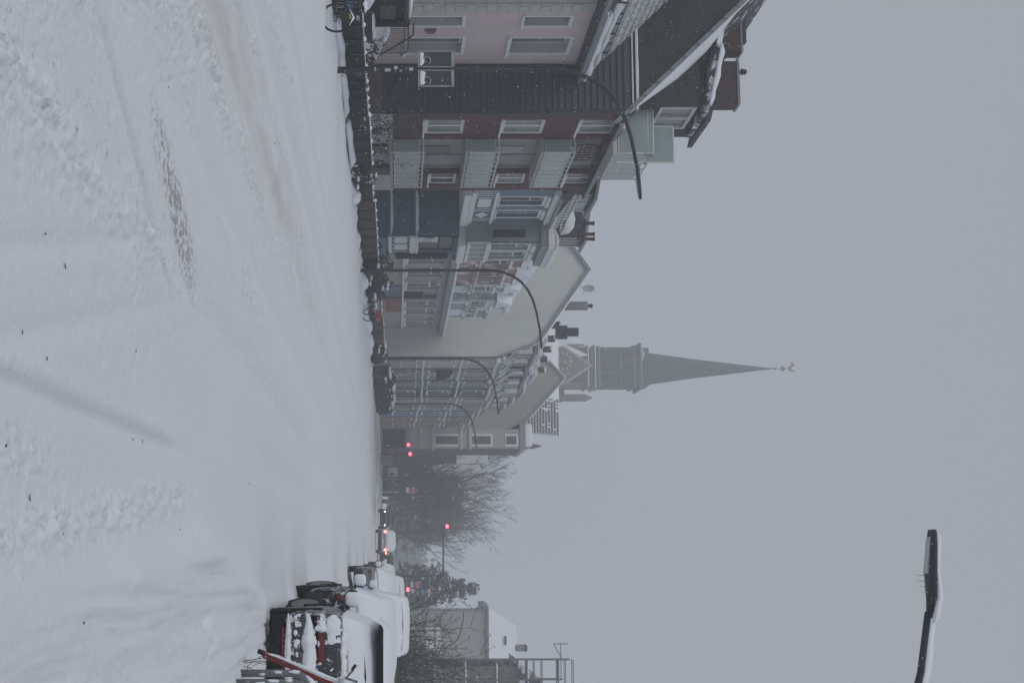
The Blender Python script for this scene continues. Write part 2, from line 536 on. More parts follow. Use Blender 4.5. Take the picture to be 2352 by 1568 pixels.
# ================================================================== GROUND
def gheight(x, y):
    """snow surface of road, verge and pavement"""
    x = np.asarray(x, float); y = np.asarray(y, float)
    near = np.clip((60 - y) / 40, 0.15, 1)
    z = 0.10 * fbm(x * 0.16, y * 0.10, 3, 3) + 0.016 * fbm(x * 1.6, y * 0.5, 5, 4) + 0.006 * fbm(x * 9, y * 4, 8, 3) * np.clip((40 - y) / 30, 0, 1)
    def band(c, w):
        return np.exp(-((x - c) / w) ** 2)
    def span(a, b, s=1.2):
        return 1 / (1 + np.exp(-(y - a) / s)) * 1 / (1 + np.exp((y - b) / s))
    lump = np.abs(fbm(x * 17, y * 6, 11, 5)) * 1.55
    lump2 = np.abs(fbm(x * 27, y * 10, 23, 4)) * 1.5
    wob = 0.25 * fbm(y * 0.35, y * 0 + 2.2, 31, 2)
    def slant(x0, y0, k, w):
        return np.exp(-((x - (x0 + k * (y - y0))) / w) ** 2)
    patch = np.clip(fbm(x * 1.6, y * 0.45, 13, 4) * 4 + 0.8, 0.1, 1.5)      # rows come and go
    # churned rows between the wheel tracks
    z = z + 0.085 * band(-2.02 + wob, 0.20) * span(4.0, 10.0, 0.5) * lump * patch
    z = z + 0.10 * slant(-2.62 + wob, 7.9, 0.20, 0.22) * span(6.0, 10.6, 0.6) * lump * patch
    z = z + 0.11 * band(-4.30 + wob, 0.30) * span(10, 22) * lump * patch
    z = z + 0.09 * band(-3.75 + wob, 0.20) * span(10, 15) * lump * patch
    z = z + 0.07 * band(-3.05 + wob, 0.26) * span(12, 19) * lump2 * patch
    z = z + 0.07 * band(-5.75 + wob, 0.36) * span(11, 40) * lump * patch
    z = z + 0.025 * span(5, 30) * lump2 * patch * band(-3.2, 1.6)
    z = z + 0.13 * slant(-0.17 + 0.4 * wob, 7.0, -0.075, 0.13) * span(4.5, 12.4, 0.4) * lump
    z = z + 0.08 * band(-0.50 + wob, 0.15) * span(4.0, 7.4, 0.4) * lump2
    pits = np.clip(fbm(x * 24, y * 9, 91, 3) - 0.10, 0, 1) * np.clip((26 - y) / 16, 0, 1)
    z = z - 0.13 * pits * np.clip(patch, 0.15, 1.2) * (band(-3.3, 1.9) + 0.5 * band(-0.3, 0.3))
    # packed wheel tracks
    for c, a, b, d in ((-2.2, 10, 60, 0.03), (-3.35, 4, 60, 0.03), (-4.9, 4, 90, 0.06), (-6.4, 10, 90, 0.045), (-1.3, 18, 80, 0.02)):
        z = z - d * band(c + 0.12 * fbm(y * 0.2, y * 0 + c, 7, 2), 0.20) * span(a, b)
    # older soft tracks crossing at a slant
    for x0, y0, k in ((-1.55, 7.5, -0.22), (-1.25, 8.0, -0.20), (-2.6, 7.0, 0.30)):
        z = z - 0.018 * slant(x0, y0, k, 0.07) * span(4, 11, 0.6)
    # fresh tyre groove, drifted over farther on
    gc = -0.775 - 0.018 * (y - 6.5)
    z = z - 0.050 * np.exp(-np.abs((x - gc) / 0.045) ** 2.4) * span(-5, 11.5, 0.22)
    z = z + 0.018 * np.exp(-((x - gc + 0.10) / 0.05) ** 2) * span(-5, 11.5, 0.22) * (0.4 + 1.4 * lump2)
    # tread ribs of a passing wheel
    tr = -2.97 + 0.36 * (y - 8.4)
    rib = np.clip((x - tr) / 0.17, 0, 1)
    z = z + (0.011 * np.sin(rib * 2 * math.pi * 4) - 0.016) * ((rib > 0) & (rib < 1)) * span(8.1, 11.2, 0.15)
    # ploughed edges and the pavement
    z = z + 0.12 * band(-6.95 + wob, 0.45) * span(8, 170) * (0.5 + lump * 0.9)
    z = z + 0.06 * band(-7.9 + 0.3 * wob, 0.14) * span(8, 60)
    z = z + 0.07 / (1 + np.exp((x + 7.3) / 0.35)) + 0.10 * np.exp(-((x + 12.7) / 0.5) ** 2) * (0.5 + fbm(y * 0.5, x * 0 + 1, 41, 3))
    z = z + 0.06 * lump * band(-11.6, 0.9) * span(20, 80)
    # drifted bank on the parking side, combed by the wind along the street
    edge = 0.02 - 0.05 * np.clip(y - 7, 0, 6) + 0.10 * np.clip(y - 13, 0, 6)
    bank = 1 / (1 + np.exp(-(x - edge) / 0.07))
    comb = fbm(x * 7 + 0.5 * fbm(x, y * 0.3, 4, 2), y * 0.22, 51, 5)
    ridgeb = np.exp(-((x - edge - 0.10) / 0.16) ** 2) * span(8.5, 19, 1.0)
    z = z + bank * (0.09 + 0.21 * comb * np.clip((x - edge) / 0.25, 0, 1) + 0.05 * fbm(x * 0.9, y * 0.5, 61, 3)) * span(-5, 60)
    z = z + 0.06 * ridgeb
    z = z + 0.10 * bank * np.clip(fbm(x * 4, y * 1.3, 71, 3), 0, 1) * span(-5, 12)
    # drift shoulders beside the parked cars, hollows before them
    for cy in (16.8, 22.0, 26.5, 31, 37):
        z = z + 0.045 * np.exp(-((x - 0.15) / 0.30) ** 2 - ((y - cy) / 1.1) ** 2)
    for fx, fy in ((0.40, 13.0), (0.62, 13.15)):
        z = z - 0.10 * np.exp(-((x - fx) / 0.055) ** 2 - ((y - fy) / 0.13) ** 2) + 0.03 * np.exp(-((x - fx) / 0.14) ** 2 - ((y - fy - 0.3) / 0.25) ** 2)
    return z
def gz1(x, y):
    return float(gheight(np.array([x]), np.array([y]))[0])

rows_y = [2.2]
while rows_y[-1] < 205:
    rows_y.append(rows_y[-1] + (0.0022 * (rows_y[-1] + 1.0) if rows_y[-1] < 24 else 0.006 * rows_y[-1]))
rows_y = np.array(rows_y)
NC = 600
rr = np.linspace(-0.62, 0.24, NC)
Yg, Rg = np.meshgrid(rows_y, rr, indexing='ij')
Xg = Rg * (Yg + 6.5)
Zg = gheight(Xg, Yg)
# the sheet sinks at its rim so that it meets the wider ground
rim = np.minimum(np.clip((Rg + 0.62) / 0.04, 0, 1), np.clip((0.24 - Rg) / 0.04, 0, 1)) * np.clip((205 - Yg) / 12, 0, 1)
Zg = Zg * rim - 0.25 * (1 - rim)
gm = bpy.data.meshes.new('road')
NR = len(rows_y)
idx = np.arange(NR * NC).reshape(NR, NC)
quads = np.stack([idx[:-1, :-1], idx[:-1, 1:], idx[1:, 1:], idx[1:, :-1]], -1).reshape(-1, 4)
gm.vertices.add(NR * NC)
gm.vertices.foreach_set('co', np.stack([Xg, Yg, Zg], -1).reshape(-1))
gm.loops.add(quads.size)
gm.loops.foreach_set('vertex_index', quads.reshape(-1))
gm.polygons.add(len(quads))
gm.polygons.foreach_set('loop_start', np.arange(0, quads.size, 4))
gm.polygons.foreach_set('loop_total', np.full(len(quads), 4))
gm.polygons.foreach_set('use_smooth', np.ones(len(quads), dtype=bool))
gm.update()
gm.validate()

def road_snow():
    mm = bpy.data.materials.new('road_snow')
    mm.use_nodes = True
    n, l = mm.node_tree.nodes, mm.node_tree.links
    b = n['Principled BSDF']
    b.inputs['Roughness'].default_value = 0.9
    b.inputs['Specular IOR Level'].default_value = 0.15
    tc = n.new('ShaderNodeTexCoord')
    sp = n.new('ShaderNodeSeparateXYZ')
    l.new(tc.outputs['Object'], sp.inputs[0])
    def math_(op, a, b_=None, c=None):
        q = n.new('ShaderNodeMath')
        q.operation = op
        for i, v in enumerate((a, b_, c)):
            if v is None:
                continue
            if isinstance(v, (int, float)):
                q.inputs[i].default_value = v
            else:
                l.new(v, q.inputs[i])
        return q.outputs[0]
    def noise_(scale, sx=1, sy=1, detail=6):
        mp = n.new('ShaderNodeMapping')
        mp.inputs['Scale'].default_value = (sx, sy, 1)
        l.new(tc.outputs['Object'], mp.inputs['Vector'])
        q = n.new('ShaderNodeTexNoise')
        q.inputs['Scale'].default_value = scale
        q.inputs['Detail'].default_value = detail
        q.inputs['Roughness'].default_value = 0.65
        l.new(mp.outputs[0], q.inputs['Vector'])
        return q.outputs['Fac']
    def ramp(fac, p0, p1):
        q = n.new('ShaderNodeMapRange')
        q.inputs['From Min'].default_value = p0
        q.inputs['From Max'].default_value = p1
        l.new(fac, q.inputs['Value'])
        return q.outputs[0]
    def strip(c, w):
        d = math_('ABSOLUTE', math_('ADD', sp.outputs['X'], -c))
        return math_('MAXIMUM', math_('SUBTRACT', 1.0, math_('DIVIDE', d, w)), 0.0)
    def slanted(x0, y0, k, w):
        c_ = math_('ADD', math_('MULTIPLY', math_('ADD', sp.outputs['Y'], -y0), k), x0)
        d = math_('ABSOLUTE', math_('SUBTRACT', sp.outputs['X'], c_))
        return math_('MAXIMUM', math_('SUBTRACT', 1.0, math_('DIVIDE', d, w)), 0.0)
    base = n.new('ShaderNodeMixRGB')
    base.inputs['Color1'].default_value = (0.78, 0.80, 0.845, 1)
    base.inputs['Color2'].default_value = (0.83, 0.845, 0.875, 1)
    l.new(noise_(1.1, 1, 0.5), base.inputs['Fac'])
    # sand and soot ground into one wheel track
    dirt = math_('MULTIPLY', math_('MULTIPLY', strip(-5.15, 1.15), ramp(noise_(2.2, 1.3, 0.22, 8), 0.36, 0.64)), 0.46)
    yfade = ramp(sp.outputs['Y'], 42, 22)
    dirt = math_('MULTIPLY', dirt, yfade)
    m1 = n.new('ShaderNodeMixRGB')
    m1.inputs['Color2'].default_value = (0.50, 0.455, 0.40, 1)
    l.new(base.outputs[0], m1.inputs['Color1'])
    l.new(dirt, m1.inputs['Fac'])
    # worn patch where grit shows through
    yy = math_('SUBTRACT', 1.0, math_('DIVIDE', math_('ABSOLUTE', math_('ADD', sp.outputs['Y'], -11.3)), 1.5))
    pt = math_('MULTIPLY', math_('MULTIPLY', slanted(-2.57, 11.3, 0.26, 0.29), math_('MAXIMUM', yy, 0.0)), ramp(noise_(20.0, 1, 0.5, 8), 0.46, 0.60))
    pt = math_('MINIMUM', math_('MULTIPLY', pt, 2.2), 0.62)
    m2 = n.new('ShaderNodeMixRGB')
    m2.inputs['Color2'].default_value = (0.20, 0.185, 0.165, 1)
    l.new(m1.outputs[0], m2.inputs['Color1'])
    l.new(pt, m2.inputs['Fac'])
    # darker specks in the churned rows
    pt2 = math_('MULTIPLY', math_('MULTIPLY', math_('ADD', math_('ADD', strip(-4.2, 0.6), strip(-2.3, 0.5)), strip(-5.7, 0.5)), ramp(noise_(17.0, 1, 0.6, 8), 0.57, 0.66)), 0.55)
    pt2 = math_('MULTIPLY', pt2, yfade)
    m3 = n.new('ShaderNodeMixRGB')
    m3.inputs['Color2'].default_value = (0.40, 0.38, 0.36, 1)
    l.new(m2.outputs[0], m3.inputs['Color1'])
    l.new(pt2, m3.inputs['Fac'])
    # slush where the cars wait at the crossing
    fx = math_('MULTIPLY', ramp(sp.outputs['Y'], 85, 130), ramp(noise_(0.14, 1.0, 0.16, 4), 0.42, 0.56))
    fx = math_('MULTIPLY', fx, math_('MULTIPLY', ramp(sp.outputs['X'], -14, -11), ramp(sp.outputs['X'], -2.5, -5)))
    m4 = n.new('ShaderNodeMixRGB')
    m4.inputs['Color2'].default_value = (0.26, 0.265, 0.275, 1)
    l.new(m3.outputs[0], m4.inputs['Color1'])
    l.new(math_('MULTIPLY', fx, 0.75), m4.inputs['Fac'])
    l.new(m4.outputs[0], b.inputs['Base Color'])
    bp = n.new('ShaderNodeBump')
    bp.inputs['Strength'].default_value = 0.7
    bp.inputs['Distance'].default_value = 0.02
    l.new(noise_(22, 1, 0.7, 6), bp.inputs['Height'])
    l.new(bp.outputs[0], b.inputs['Normal'])
    return mm
gm.materials.append(road_snow())
road = bpy.data.objects.new('road', gm)
scene.collection.objects.link(road)
road['kind'] = 'structure'
road['label'] = 'snow covered road with drifted tyre tracks and rough churned rows'

tm = MB()
N_ = 60
tp = []
for i in range(N_ + 1):
    for j in range(N_ + 1):
        sx = (i / N_ * 2 - 1); sy = (j / N_ * 2 - 1)
        x = 1380 * math.copysign(abs(sx) ** 2.2, sx); y = 1380 * math.copysign(abs(sy) ** 2.2, sy)
        tp.append((x, y, -0.32 - 0.05 * mnoise.noise(Vector((x * 0.05, y * 0.05, 0)))))
tm.grid(tp, N_ + 1, N_ + 1)
ter = tm.build('ground', snow, smooth=True, kind='structure')
ter['label'] = 'level snow covered ground reaching away on all sides'
# front gardens, level with the top of their low wall
gp = []
ys = np.arange(-8, 112, 0.8)
for y in ys:
    for k, x in enumerate((-12.98, -13.6, -14.6, -16, -19.5)):
        gp.append((x, float(y), -0.35 if k == 0 else 0.05 + 0.06 * mnoise.noise(Vector((x, y * 0.6, 3)))))
MB().grid(gp, len(ys), 5).build('front_garden', snow, smooth=True, kind='structure', label='snow in the front gardens behind the fences')

# ================================================================== LEFT ROW
XB = -17.0                                   # brick facade
YG = yx(262, XB)                             # slate gable wall
XP = xy(150, YG)                             # pink facade plane
# ---------------------------------------------------------------- pink house
Y0 = yx(-140, XP)
h1 = thing('pink_house', 'pink rendered house with white trimmed windows and quoined corner beside slate gable', 'house', (XP, Y0, 0))
fr = street_fr(XP)
ze = zxy(1322, 150, YG)
yq0, yq1 = yx(7, XP), yx(24, XP)
c1 = (yx(37, XP), yx(59, XP)); c2 = (yx(86, XP), yx(122, XP))
lo = (zxx(925, 48, XP), zxx(1062, 48, XP)); up = (zxx(1203, 48, XP), zxx(1308, 48, XP))
lo2 = (zxx(935, 104, XP), zxx(1060, 104, XP)); up2 = (zxx(1172, 104, XP), zxx(1305, 104, XP))
holes = [(c1[0], c1[1], lo[0], lo[1]), (c1[0], c1[1], up[0], up[1]), (c2[0], c2[1], lo2[0], lo2[1]), (c2[0], c2[1], up2[0], up2[1])]
wall_mb(fr, yq1, YG - 0.02, 0, ze, holes, 0.44).build('wall', pinkm, h1)
wall_mb(fr, Y0, yq0, 0, ze, []).build('side_wall', palebrick, h1)
q = 0
z = 0.05
while z < ze - 0.1:                        # quoin blocks, alternately long and short
    hh = 0.36
    yo = yq0 if q % 2 else yq0 + 0.16
    MB().box(XP - 0.1, XP + 0.09, yo, yq1 + (0.10 if q % 2 else 0.0), z, z + hh - 0.02).build('quoin', quoinm, h1)
    z += hh
    q += 1
MB().box(XP - 0.1, XP + 0.06, yq0 - 0.01, yq1 + 0.08, 0, ze).build('quoin_bed', quoinm, h1)
for k, (a0, a1, b0, b1) in enumerate(holes):
    w_ = window(h1, fr, a0 + 0.02, a1 - 0.02, b0, b1, n=-0.40, cols=1, pane=blind if k < 2 else glassc, surround=0.12, bar=0.06, reveal_mat=mat('white_reveal', (0.50, 0.51, 0.50), 0.9, 0.05, 2))
MB().fbox(fr, c1[0] + 0.09, c1[1] - 0.09, up[1] - 0.32, up[1] - 0.07, -0.41, -0.385).build('blind_gap', glassd, h1)
for (a0, a1, b0, b1) in holes[2:]:
    MB().fbox(fr, a0 - 0.12, a1 + 0.12, b0 - 0.14, b0 - 0.07, 0.0, 0.16).build('sill_stone', white, h1)
ly = yx(68, XP)
wl = MB()
wl.fbox(fr, ly - 0.1, ly + 0.1, zxx(975, 66, XP), zxx(1003, 66, XP), 0.003, 0.07)
wl.fbox(fr, ly - 0.07, ly + 0.07, zxx(980, 66, XP), zxx(998, 66, XP), 0.07, 0.16)
wl.build('wall_lamp', galv, h1, bevel=0.02)
# eaves and roof with snow guard
ye = YG - 0.05
XE = XP + 0.62
MB().ext([(XP, Y0, ze - 0.02), (XE, Y0, ze - 0.02), (XE, Y0, ze + 0.16), (XP, Y0, ze + 0.16)], (0, ye - Y0, 0)).build('soffit', blackmetal, h1)
MB().tube([(XE + 0.06, Y0, ze + 0.12), (XE + 0.06, ye, ze + 0.12)], 0.085, 10).build('gutter', zinc, h1)
RX, RZ = XP - 5.2, ze + 0.2 + 5.8 * math.tan(math.radians(46))
rp_ = []
for i in range(2):
    yv = (Y0, ye)[i]
    rp_ += [(XE, yv, ze + 0.17), (RX, yv, RZ), (RX - 5, yv, ze + 0.17)]
MB().add(rp_, [(0, 1, 4, 3), (1, 2, 5, 4), (0, 2, 1), (3, 4, 5)]).build('roof', rooftile, h1)
tl = MB()
nrow = 17
for i in range(nrow):                     # courses of curved tiles
    t0 = i / nrow
    x0 = XE + (RX - XE) * t0; z0 = ze + 0.19 + (RZ - ze - 0.17) * t0
    yv = Y0 + 6
    while yv < ye - 0.1:
        x1 = XE + (RX - XE) * (t0 + 1 / nrow); z1 = ze + 0.19 + (RZ - ze - 0.17) * (t0 + 1 / nrow)
        tl.add([(x0, yv, z0 + 0.02), (x0 + 0.02, yv + 0.14, z0 + 0.085), (x0, yv + 0.28, z0 + 0.02), (x1, yv, z1 - 0.02), (x1, yv + 0.14, z1 + 0.03), (x1, yv + 0.28, z1 - 0.02)],
               [(0, 1, 4, 3), (1, 2, 5, 4), (0, 2, 1)])
        yv += 0.30
tl.build('roof_tiles', mat_two('tiles_dusted_with_snow', (0.22, 0.225, 0.23), (0.60, 0.62, 0.65), 9.0, 0.36, 0.62, 0.9, (1, 1, 1)), h1, kind='stuff')
MB().ridge([(XE - 0.10, Y0 + 5, ze + 0.26), (XE - 0.10, ye - 0.1, ze + 0.26)], 0.42, 0.22, seed=4, amp=0.6, freq=0.8).build('eaves_snow', snow, h1, smooth=True)
sg = MB()
for k in range(2):
    sg.tube([(XE - 0.45, Y0 + 5, ze + 0.62 + 0.34 * k), (XE - 0.45, ye - 0.3, ze + 0.62 + 0.34 * k)], 0.02, 5)
yv = Y0 + 5
k = 0
while yv < ye - 0.3:
    sg.tube([(XE - 0.45, yv, ze + 0.6), (XE - 0.45, yv, ze + 0.98)], 0.012 if k % 8 else 0.03, 4)
    yv += 0.13
    k += 1
sg.build('snow_guard', blackmetal, h1)
MB().ridge([(XE - 0.62, Y0 + 5, ze + 0.55), (XE - 0.62, ye - 0.4, ze + 0.55)], 0.5, 0.32, seed=9, amp=0.5, freq=0.7).build('roof_snow', snow, h1, smooth=True)
dp = MB()
dp.tube([(XP + 0.08, YG - 0.16, 0.3), (XP + 0.08, YG - 0.16, ze - 0.5), (XE, YG - 0.2, ze + 0.05)], 0.06, 8)
dp.build('downpipe', blackmetal, h1)

# ---------------------------------------------------------------- brick house with slate gable
YE = yx(437, XB)
ZE2 = zxy(1440, 262, YG)                    # front eaves
sl = (zxy(1712, 3, YG) - ZE2) / (XB - xy(3, YG))
RXB = XB - 6.4
RZB = ZE2 + 6.4 * sl
h2 = thing('brick_apartment_house', 'red-brown brick apartment house with slate clad gable and glazed balconies', 'house', (XB, YG, 0))
fr = street_fr(XB); fg = cross_fr(YG)
zfl = zxy(1450, 140, YG)
# gable: boards behind, slate courses in front, shingles above
gx0 = XB - 12.5
MB().poly([(XB - 0.02, YG, 0), (XB - 0.02, YG, ZE2), (RXB, YG, RZB), (gx0, YG, ZE2), (gx0, YG, 0)]).build('gable_wall', shingle, h2)
base = thing
MB().fbox(fg, XP - 4, XB - 0.05, 0.0, zxy(881, 200, YG), 0.01, 0.05).build('gable_plinth', lbrick, h2)
cz = zxy(883, 200, YG)
pitch = 0.243
cme = None
k = 0
nc = int((zfl - 0.06 - cz) / pitch)
pitch = (zfl - 0.06 - cz) / nc
L_ = (XB - 0.16) - (XP - 4.4)
for k in range(nc):
    if cme is None:
        mb = MB()
        mb.add([(0, 0, 0), (L_, 0, 0), (L_, 0.0, pitch), (0, 0.0, pitch), (0, -0.10, 0.0), (L_, -0.10, 0.0), (L_, -0.006, pitch + 0.02), (0, -0.006, pitch + 0.02)],
               [(4, 5, 6, 7), (0, 1, 5, 4), (1, 2, 6, 5), (3, 0, 4, 7), (2, 3, 7, 6)])
        o = mb.build('slate_course', slate)
        cme = o.data
    else:
        o = bpy.data.objects.new('slate_course', cme)
        scene.collection.objects.link(o)
    o.parent = h2
    o.location = Vector((XP - 4.4, YG - 0.02, cz + k * pitch)) - h2.location
MB().fbox(fg, XB - 0.16, XB + 0.02, cz, ZE2 - 0.15, 0.0, 0.09).build('corner_board', blackmetal, h2)
for dz in (0.0, 0.15):
    MB().fbox(fg, xy(26, YG), XB - 0.12, zfl + dz, zfl + dz + 0.05, 0.0, 0.12).build('flashing', white, h2)
MB().ridge([fg(xy(26, YG), zfl + 0.20, 0.04), fg(XB - 0.2, zfl + 0.20, 0.04)], 0.12, 0.06, seed=2).build('flashing_snow', snow, h2, smooth=True)
# roof planes, verge board, tiles under snow
ov = 0.35
def rpt(d, y, up=0.0):                       # point on the front slope, d metres in from the eaves
    return Vector((XB + ov - d, y, ZE2 - ov * sl + d * sl + up))
MB().add([rpt(0, YG - 0.12), rpt(6.4 + ov, YG - 0.12), rpt(6.4 + ov, YE), rpt(0, YE)], [(0, 1, 2, 3)]).build('roof', mat_two('dark_tiles_with_snow_lines', (0.035, 0.034, 0.034), SNOWC, 2.2, 0.56, 0.66, 0.9, (1, 0.6, 1)), h2)
MB().poly([(RXB, YG - 0.12, RZB), (gx0, YG - 0.12, ZE2), (gx0, YE, ZE2), (RXB, YE, RZB)]).build('back_roof', rooftile, h2)
vb = MB()
for i in range(14):                        # verge tiles, overlapping
    d0, d1 = i * 0.5, i * 0.5 + 0.54
    p0, p1 = rpt(d0, YG - 0.16), rpt(d1, YG - 0.16)
    vb.ext([p0 + Vector((0, 0, 0.06)), p1 + Vector((0, 0, 0.03)), p1 + Vector((0, 0, -0.16)), p0 + Vector((0, 0, -0.16))], (0, 0.22, 0))
vb.build('verge', zinc, h2)
MB().ridge([rpt(0.4, YG + 0.02, 0.06), rpt(6.5, YG + 0.02, 0.06)], 0.16, 0.07, seed=3).build('verge_snow', snow, h2, smooth=True)
sp_ = []
NS, NT = 12, 9
for i in range(NS):
    for j in range(NT):
        d = 0.5 + 4.2 * i / (NS - 1); yy = YG + 0.1 + (0.12 + 1.7 * math.sin(math.pi * (0.06 + 0.92 * (i / (NS - 1)) ** 1.25)) ** 1.2) * j / (NT - 1)
        ed = min(1, 3 * min(j, NT - 1 - j) / NT) * min(1, 3 * min(i, NS - 1 - i) / NS)
        sp_.append(rpt(d, yy, 0.02 + 0.34 * ed))
MB().grid(sp_, NS, NT).build('roof_snow', snow, h2, smooth=True)
# brick front with window openings and loggia
ya0, ya1 = yx(276, XB), yx(312, XB)
yl0, yl1 = yx(320, XB), yx(397, XB)
yb0, yb1 = yx(400, XB), yx(426, XB)
zw = [(zxx(975, 294, XB), zxx(1066, 294, XB)), (zxx(1152, 294, XB), zxx(1250, 294, XB)), (zxx(1328, 294, XB), zxx(1420, 294, XB) - 0.06)]
zb = [(zxx(985, 411, XB), zxx(1047, 411, XB)), (zxx(1140, 411, XB), zxx(1206, 411, XB)), (zxx(1298, 411, XB), zxx(1362, 411, XB))]
holes = [(ya0, ya1, a, b) for a, b in zw] + [(yb0, yb1, a, b) for a, b in zb] + [(yl0, yl1, 1.45, ZE2 - 0.35)]
wall_mb(fr, YG, YE, 1.5, ZE2, holes, 0.2).build('wall', brickred, h2)
wall_mb(fr, YG, YE, -0.2, 1.5, [(yx(330, XB), yx(352, XB), 0.3, 1.3), (yx(375, XB), yx(402, XB), 0.2, 1.4)], 0.3).build('plinth', mat('white_plinth', (0.42, 0.43, 0.42), 0.9, 0.08, 2), h2)
MB().box(XB - 0.5, XB - 0.4, yx(325, XB), yx(410, XB), 0, 1.45).build('plinth_recess', darkwood, h2)
MB().poly([(XB, YE, 0), (XB, YE, ZE2), (RXB, YE, RZB), (gx0, YE, ZE2), (gx0, YE, 0)]).build('end_wall', brickred, h2)
for (a, b) in zw:
    window(h2, fr, ya0, ya1, a, b, n=-0.12, cols=2, pane=glassc, bar=0.13, sillsnow=False)
for (a, b) in zb:
    window(h2, fr, yb0, yb1, a, b, n=-0.12, cols=2, pane=glassc if a > 5 else glassd, bar=0.10)
# loggia
lg = MB()
lg.fbox(fr, yl0, yl1, 1.3, ZE2 - 0.3, -0.42, -0.32)
lg.fbox(fr, yl0 - 0.1, yl0, 1.3, ZE2 - 0.3, -0.42, -0.2)
lg.fbox(fr, yl1, yl1 + 0.1, 1.3, ZE2 - 0.3, -0.42, -0.2)
lg.build('loggia_lining', mat('loggia_render', (0.33, 0.335, 0.315), 0.9, 0.08, 1.5), h2)
xr = -16.43
yr0, yr1 = yx(318, XB), yx(430, xr)
zbal = [(1.5, 2.72), (4.52, 5.74), (7.5, 8.74)]
for bi, (b0, b1) in enumerate(zbal):
    sl_ = MB().box(XB - 0.31, xr + 0.04, yr0, yr1, b0 - 0.12, b0).build('balcony_slab', MATS['loggia_render'], h2)
    rb = MB()
    rb.tube([(XB + 0.02, yr0, b1), (xr, yr0, b1), (xr, yr1, b1)], 0.035, 6)
    rb.tube([(XB + 0.02, yr0, b1 + 0.0 - 0.16), (xr, yr0, b1 - 0.16), (xr, yr1, b1 - 0.16)], 0.018, 5)
    rb.tube([(XB + 0.02, yr0, b0 + 0.06), (xr, yr0, b0 + 0.06), (xr, yr1, b0 + 0.06)], 0.018, 5)
    npn = 8
    for i in range(npn + 1):
        yy = yr0 + (yr1 - yr0) * i / npn
        rb.tube([(xr, yy, b0 - 0.1), (xr, yy, b1)], 0.028, 5)
    ro = rb.build('railing', mat('white_steel', (0.55, 0.57, 0.56), 0.5, 0.05, 4), h2)
    for i in range(npn):
        y0_, y1_ = yr0 + (yr1 - yr0) * i / npn + 0.04, yr0 + (yr1 - yr0) * (i + 1) / npn - 0.04
        MB().box(xr - 0.008, xr + 0.008, y0_, y1_, b0 + 0.08, b1 - 0.19).build('glass_panel', glassg, ro)
    MB().box(XB + 0.05, xr - 0.04, yr0 - 0.008, yr0 + 0.008, b0 + 0.08, b1 - 0.19).build('glass_panel', glassg, ro)
MB().fbox(fr, yx(352, XB), yx(370, XB), 4.6, 6.9, -0.318, -0.29).build('balcony_door', glassd, h2)
MB().fbox(fr, yx(352, XB), yx(370, XB), 7.6, 9.4, -0.318, -0.29).build('balcony_door', glassd, h2)
MB().fbox(fr, yx(352, XB), yx(370, XB), 1.6, 3.9, -0.318, -0.29).build('balcony_door', glassd, h2)
lat = MB()                                   # small wooden trellis on the top balcony
ty0, ty1 = yx(338, XB + 0.2), yx(372, XB + 0.2)
for i in range(7):
    yy = ty0 + (ty1 - ty0) * i / 6
    lat.box(XB + 0.10, XB + 0.14, yy - 0.03, yy + 0.03, 8.9, 9.75)
for i in range(5):
    zz = 8.9 + 0.85 * i / 4
    lat.box(XB + 0.142, XB + 0.17, ty0, ty1, zz - 0.03, zz + 0.03)
lat.build('trellis', mat('brown_trellis', (0.09, 0.05, 0.04), 0.8, 0.2, 8), h2)
MB().tube([(XB + 0.1, yx(350, XB), 2.8), (XB + 0.1, yx(350, XB), 8.7), (XB + 0.1, yx(353, XB), 9.3), (XB + 0.35, yx(356, XB), 9.9)], 0.05, 7).build('downpipe', zinc, h2)
# eaves
MB().fbox(fr, YG, YE, ZE2 - 0.28, ZE2 - 0.05, 0.0, 0.36).build('eaves_box', blackmetal, h2)
MB().tube([(XB + 0.42, YG, ZE2 - 0.2), (XB + 0.42, YE, ZE2 - 0.2)], 0.08, 8).build('gutter', zinc, h2)
MB().fbox(fr, YG + 0.0, YG + 0.45, ZE2 - 0.15, ZE2 + 0.02, 0.36, 0.44).build('eaves_end', white, h2)
# dormer with white window
xd = XB - 0.75
fd = street_fr(xd)
d0, d1 = yx(244, xd), yx(298, xd)
zd0, zd1 = zxx(1505, 268, xd), zxx(1588, 268, xd)
dm = MB()
dm.box(xd - 3.2, xd, d0, d0 + 0.12, zd0 - 1.0, zd1 + 0.1)
dm.box(xd - 3.2, xd, d1 - 0.12, d1, zd0 - 1.0, zd1 + 0.1)
dm.fbox(fd, d0 + 0.12, d1 - 0.12, zd1, zd1 + 0.14, -0.2, 0.0)
dm.fbox(fd, d0 + 0.12, d1 - 0.12, zd0 - 1.0, zd0, -0.2, 0.0)
do = dm.build('dormer', shingle, h2)
f = MB()
yw0, yw1 = d0 + 0.2, d1 - 0.2
bw = 0.12
f.fbox(fd, yw0, yw0 + bw, zd0, zd1, -0.14, 0.03); f.fbox(fd, yw1 - bw, yw1, zd0, zd1, -0.14, 0.03)
f.fbox(fd, yw0 + bw, yw1 - bw, zd0, zd0 + bw, -0.14, 0.028); f.fbox(fd, yw0 + bw, yw1 - bw, zd1 - bw, zd1, -0.14, 0.028)
f.fbox(fd, (yw0 + yw1) / 2 - 0.07, (yw0 + yw1) / 2 + 0.07, zd0 + bw, zd1 - bw, -0.14, 0.032)
f.build('dormer_window', white, do)
for i in range(2):
    a = yw0 + bw if i == 0 else (yw0 + yw1) / 2 + 0.07
    MB().fbox(fd, a, a + (yw1 - yw0) / 2 - bw - 0.07, zd0 + bw, zd1 - bw, -0.10, -0.07).build('dormer_pane', glassc, do)
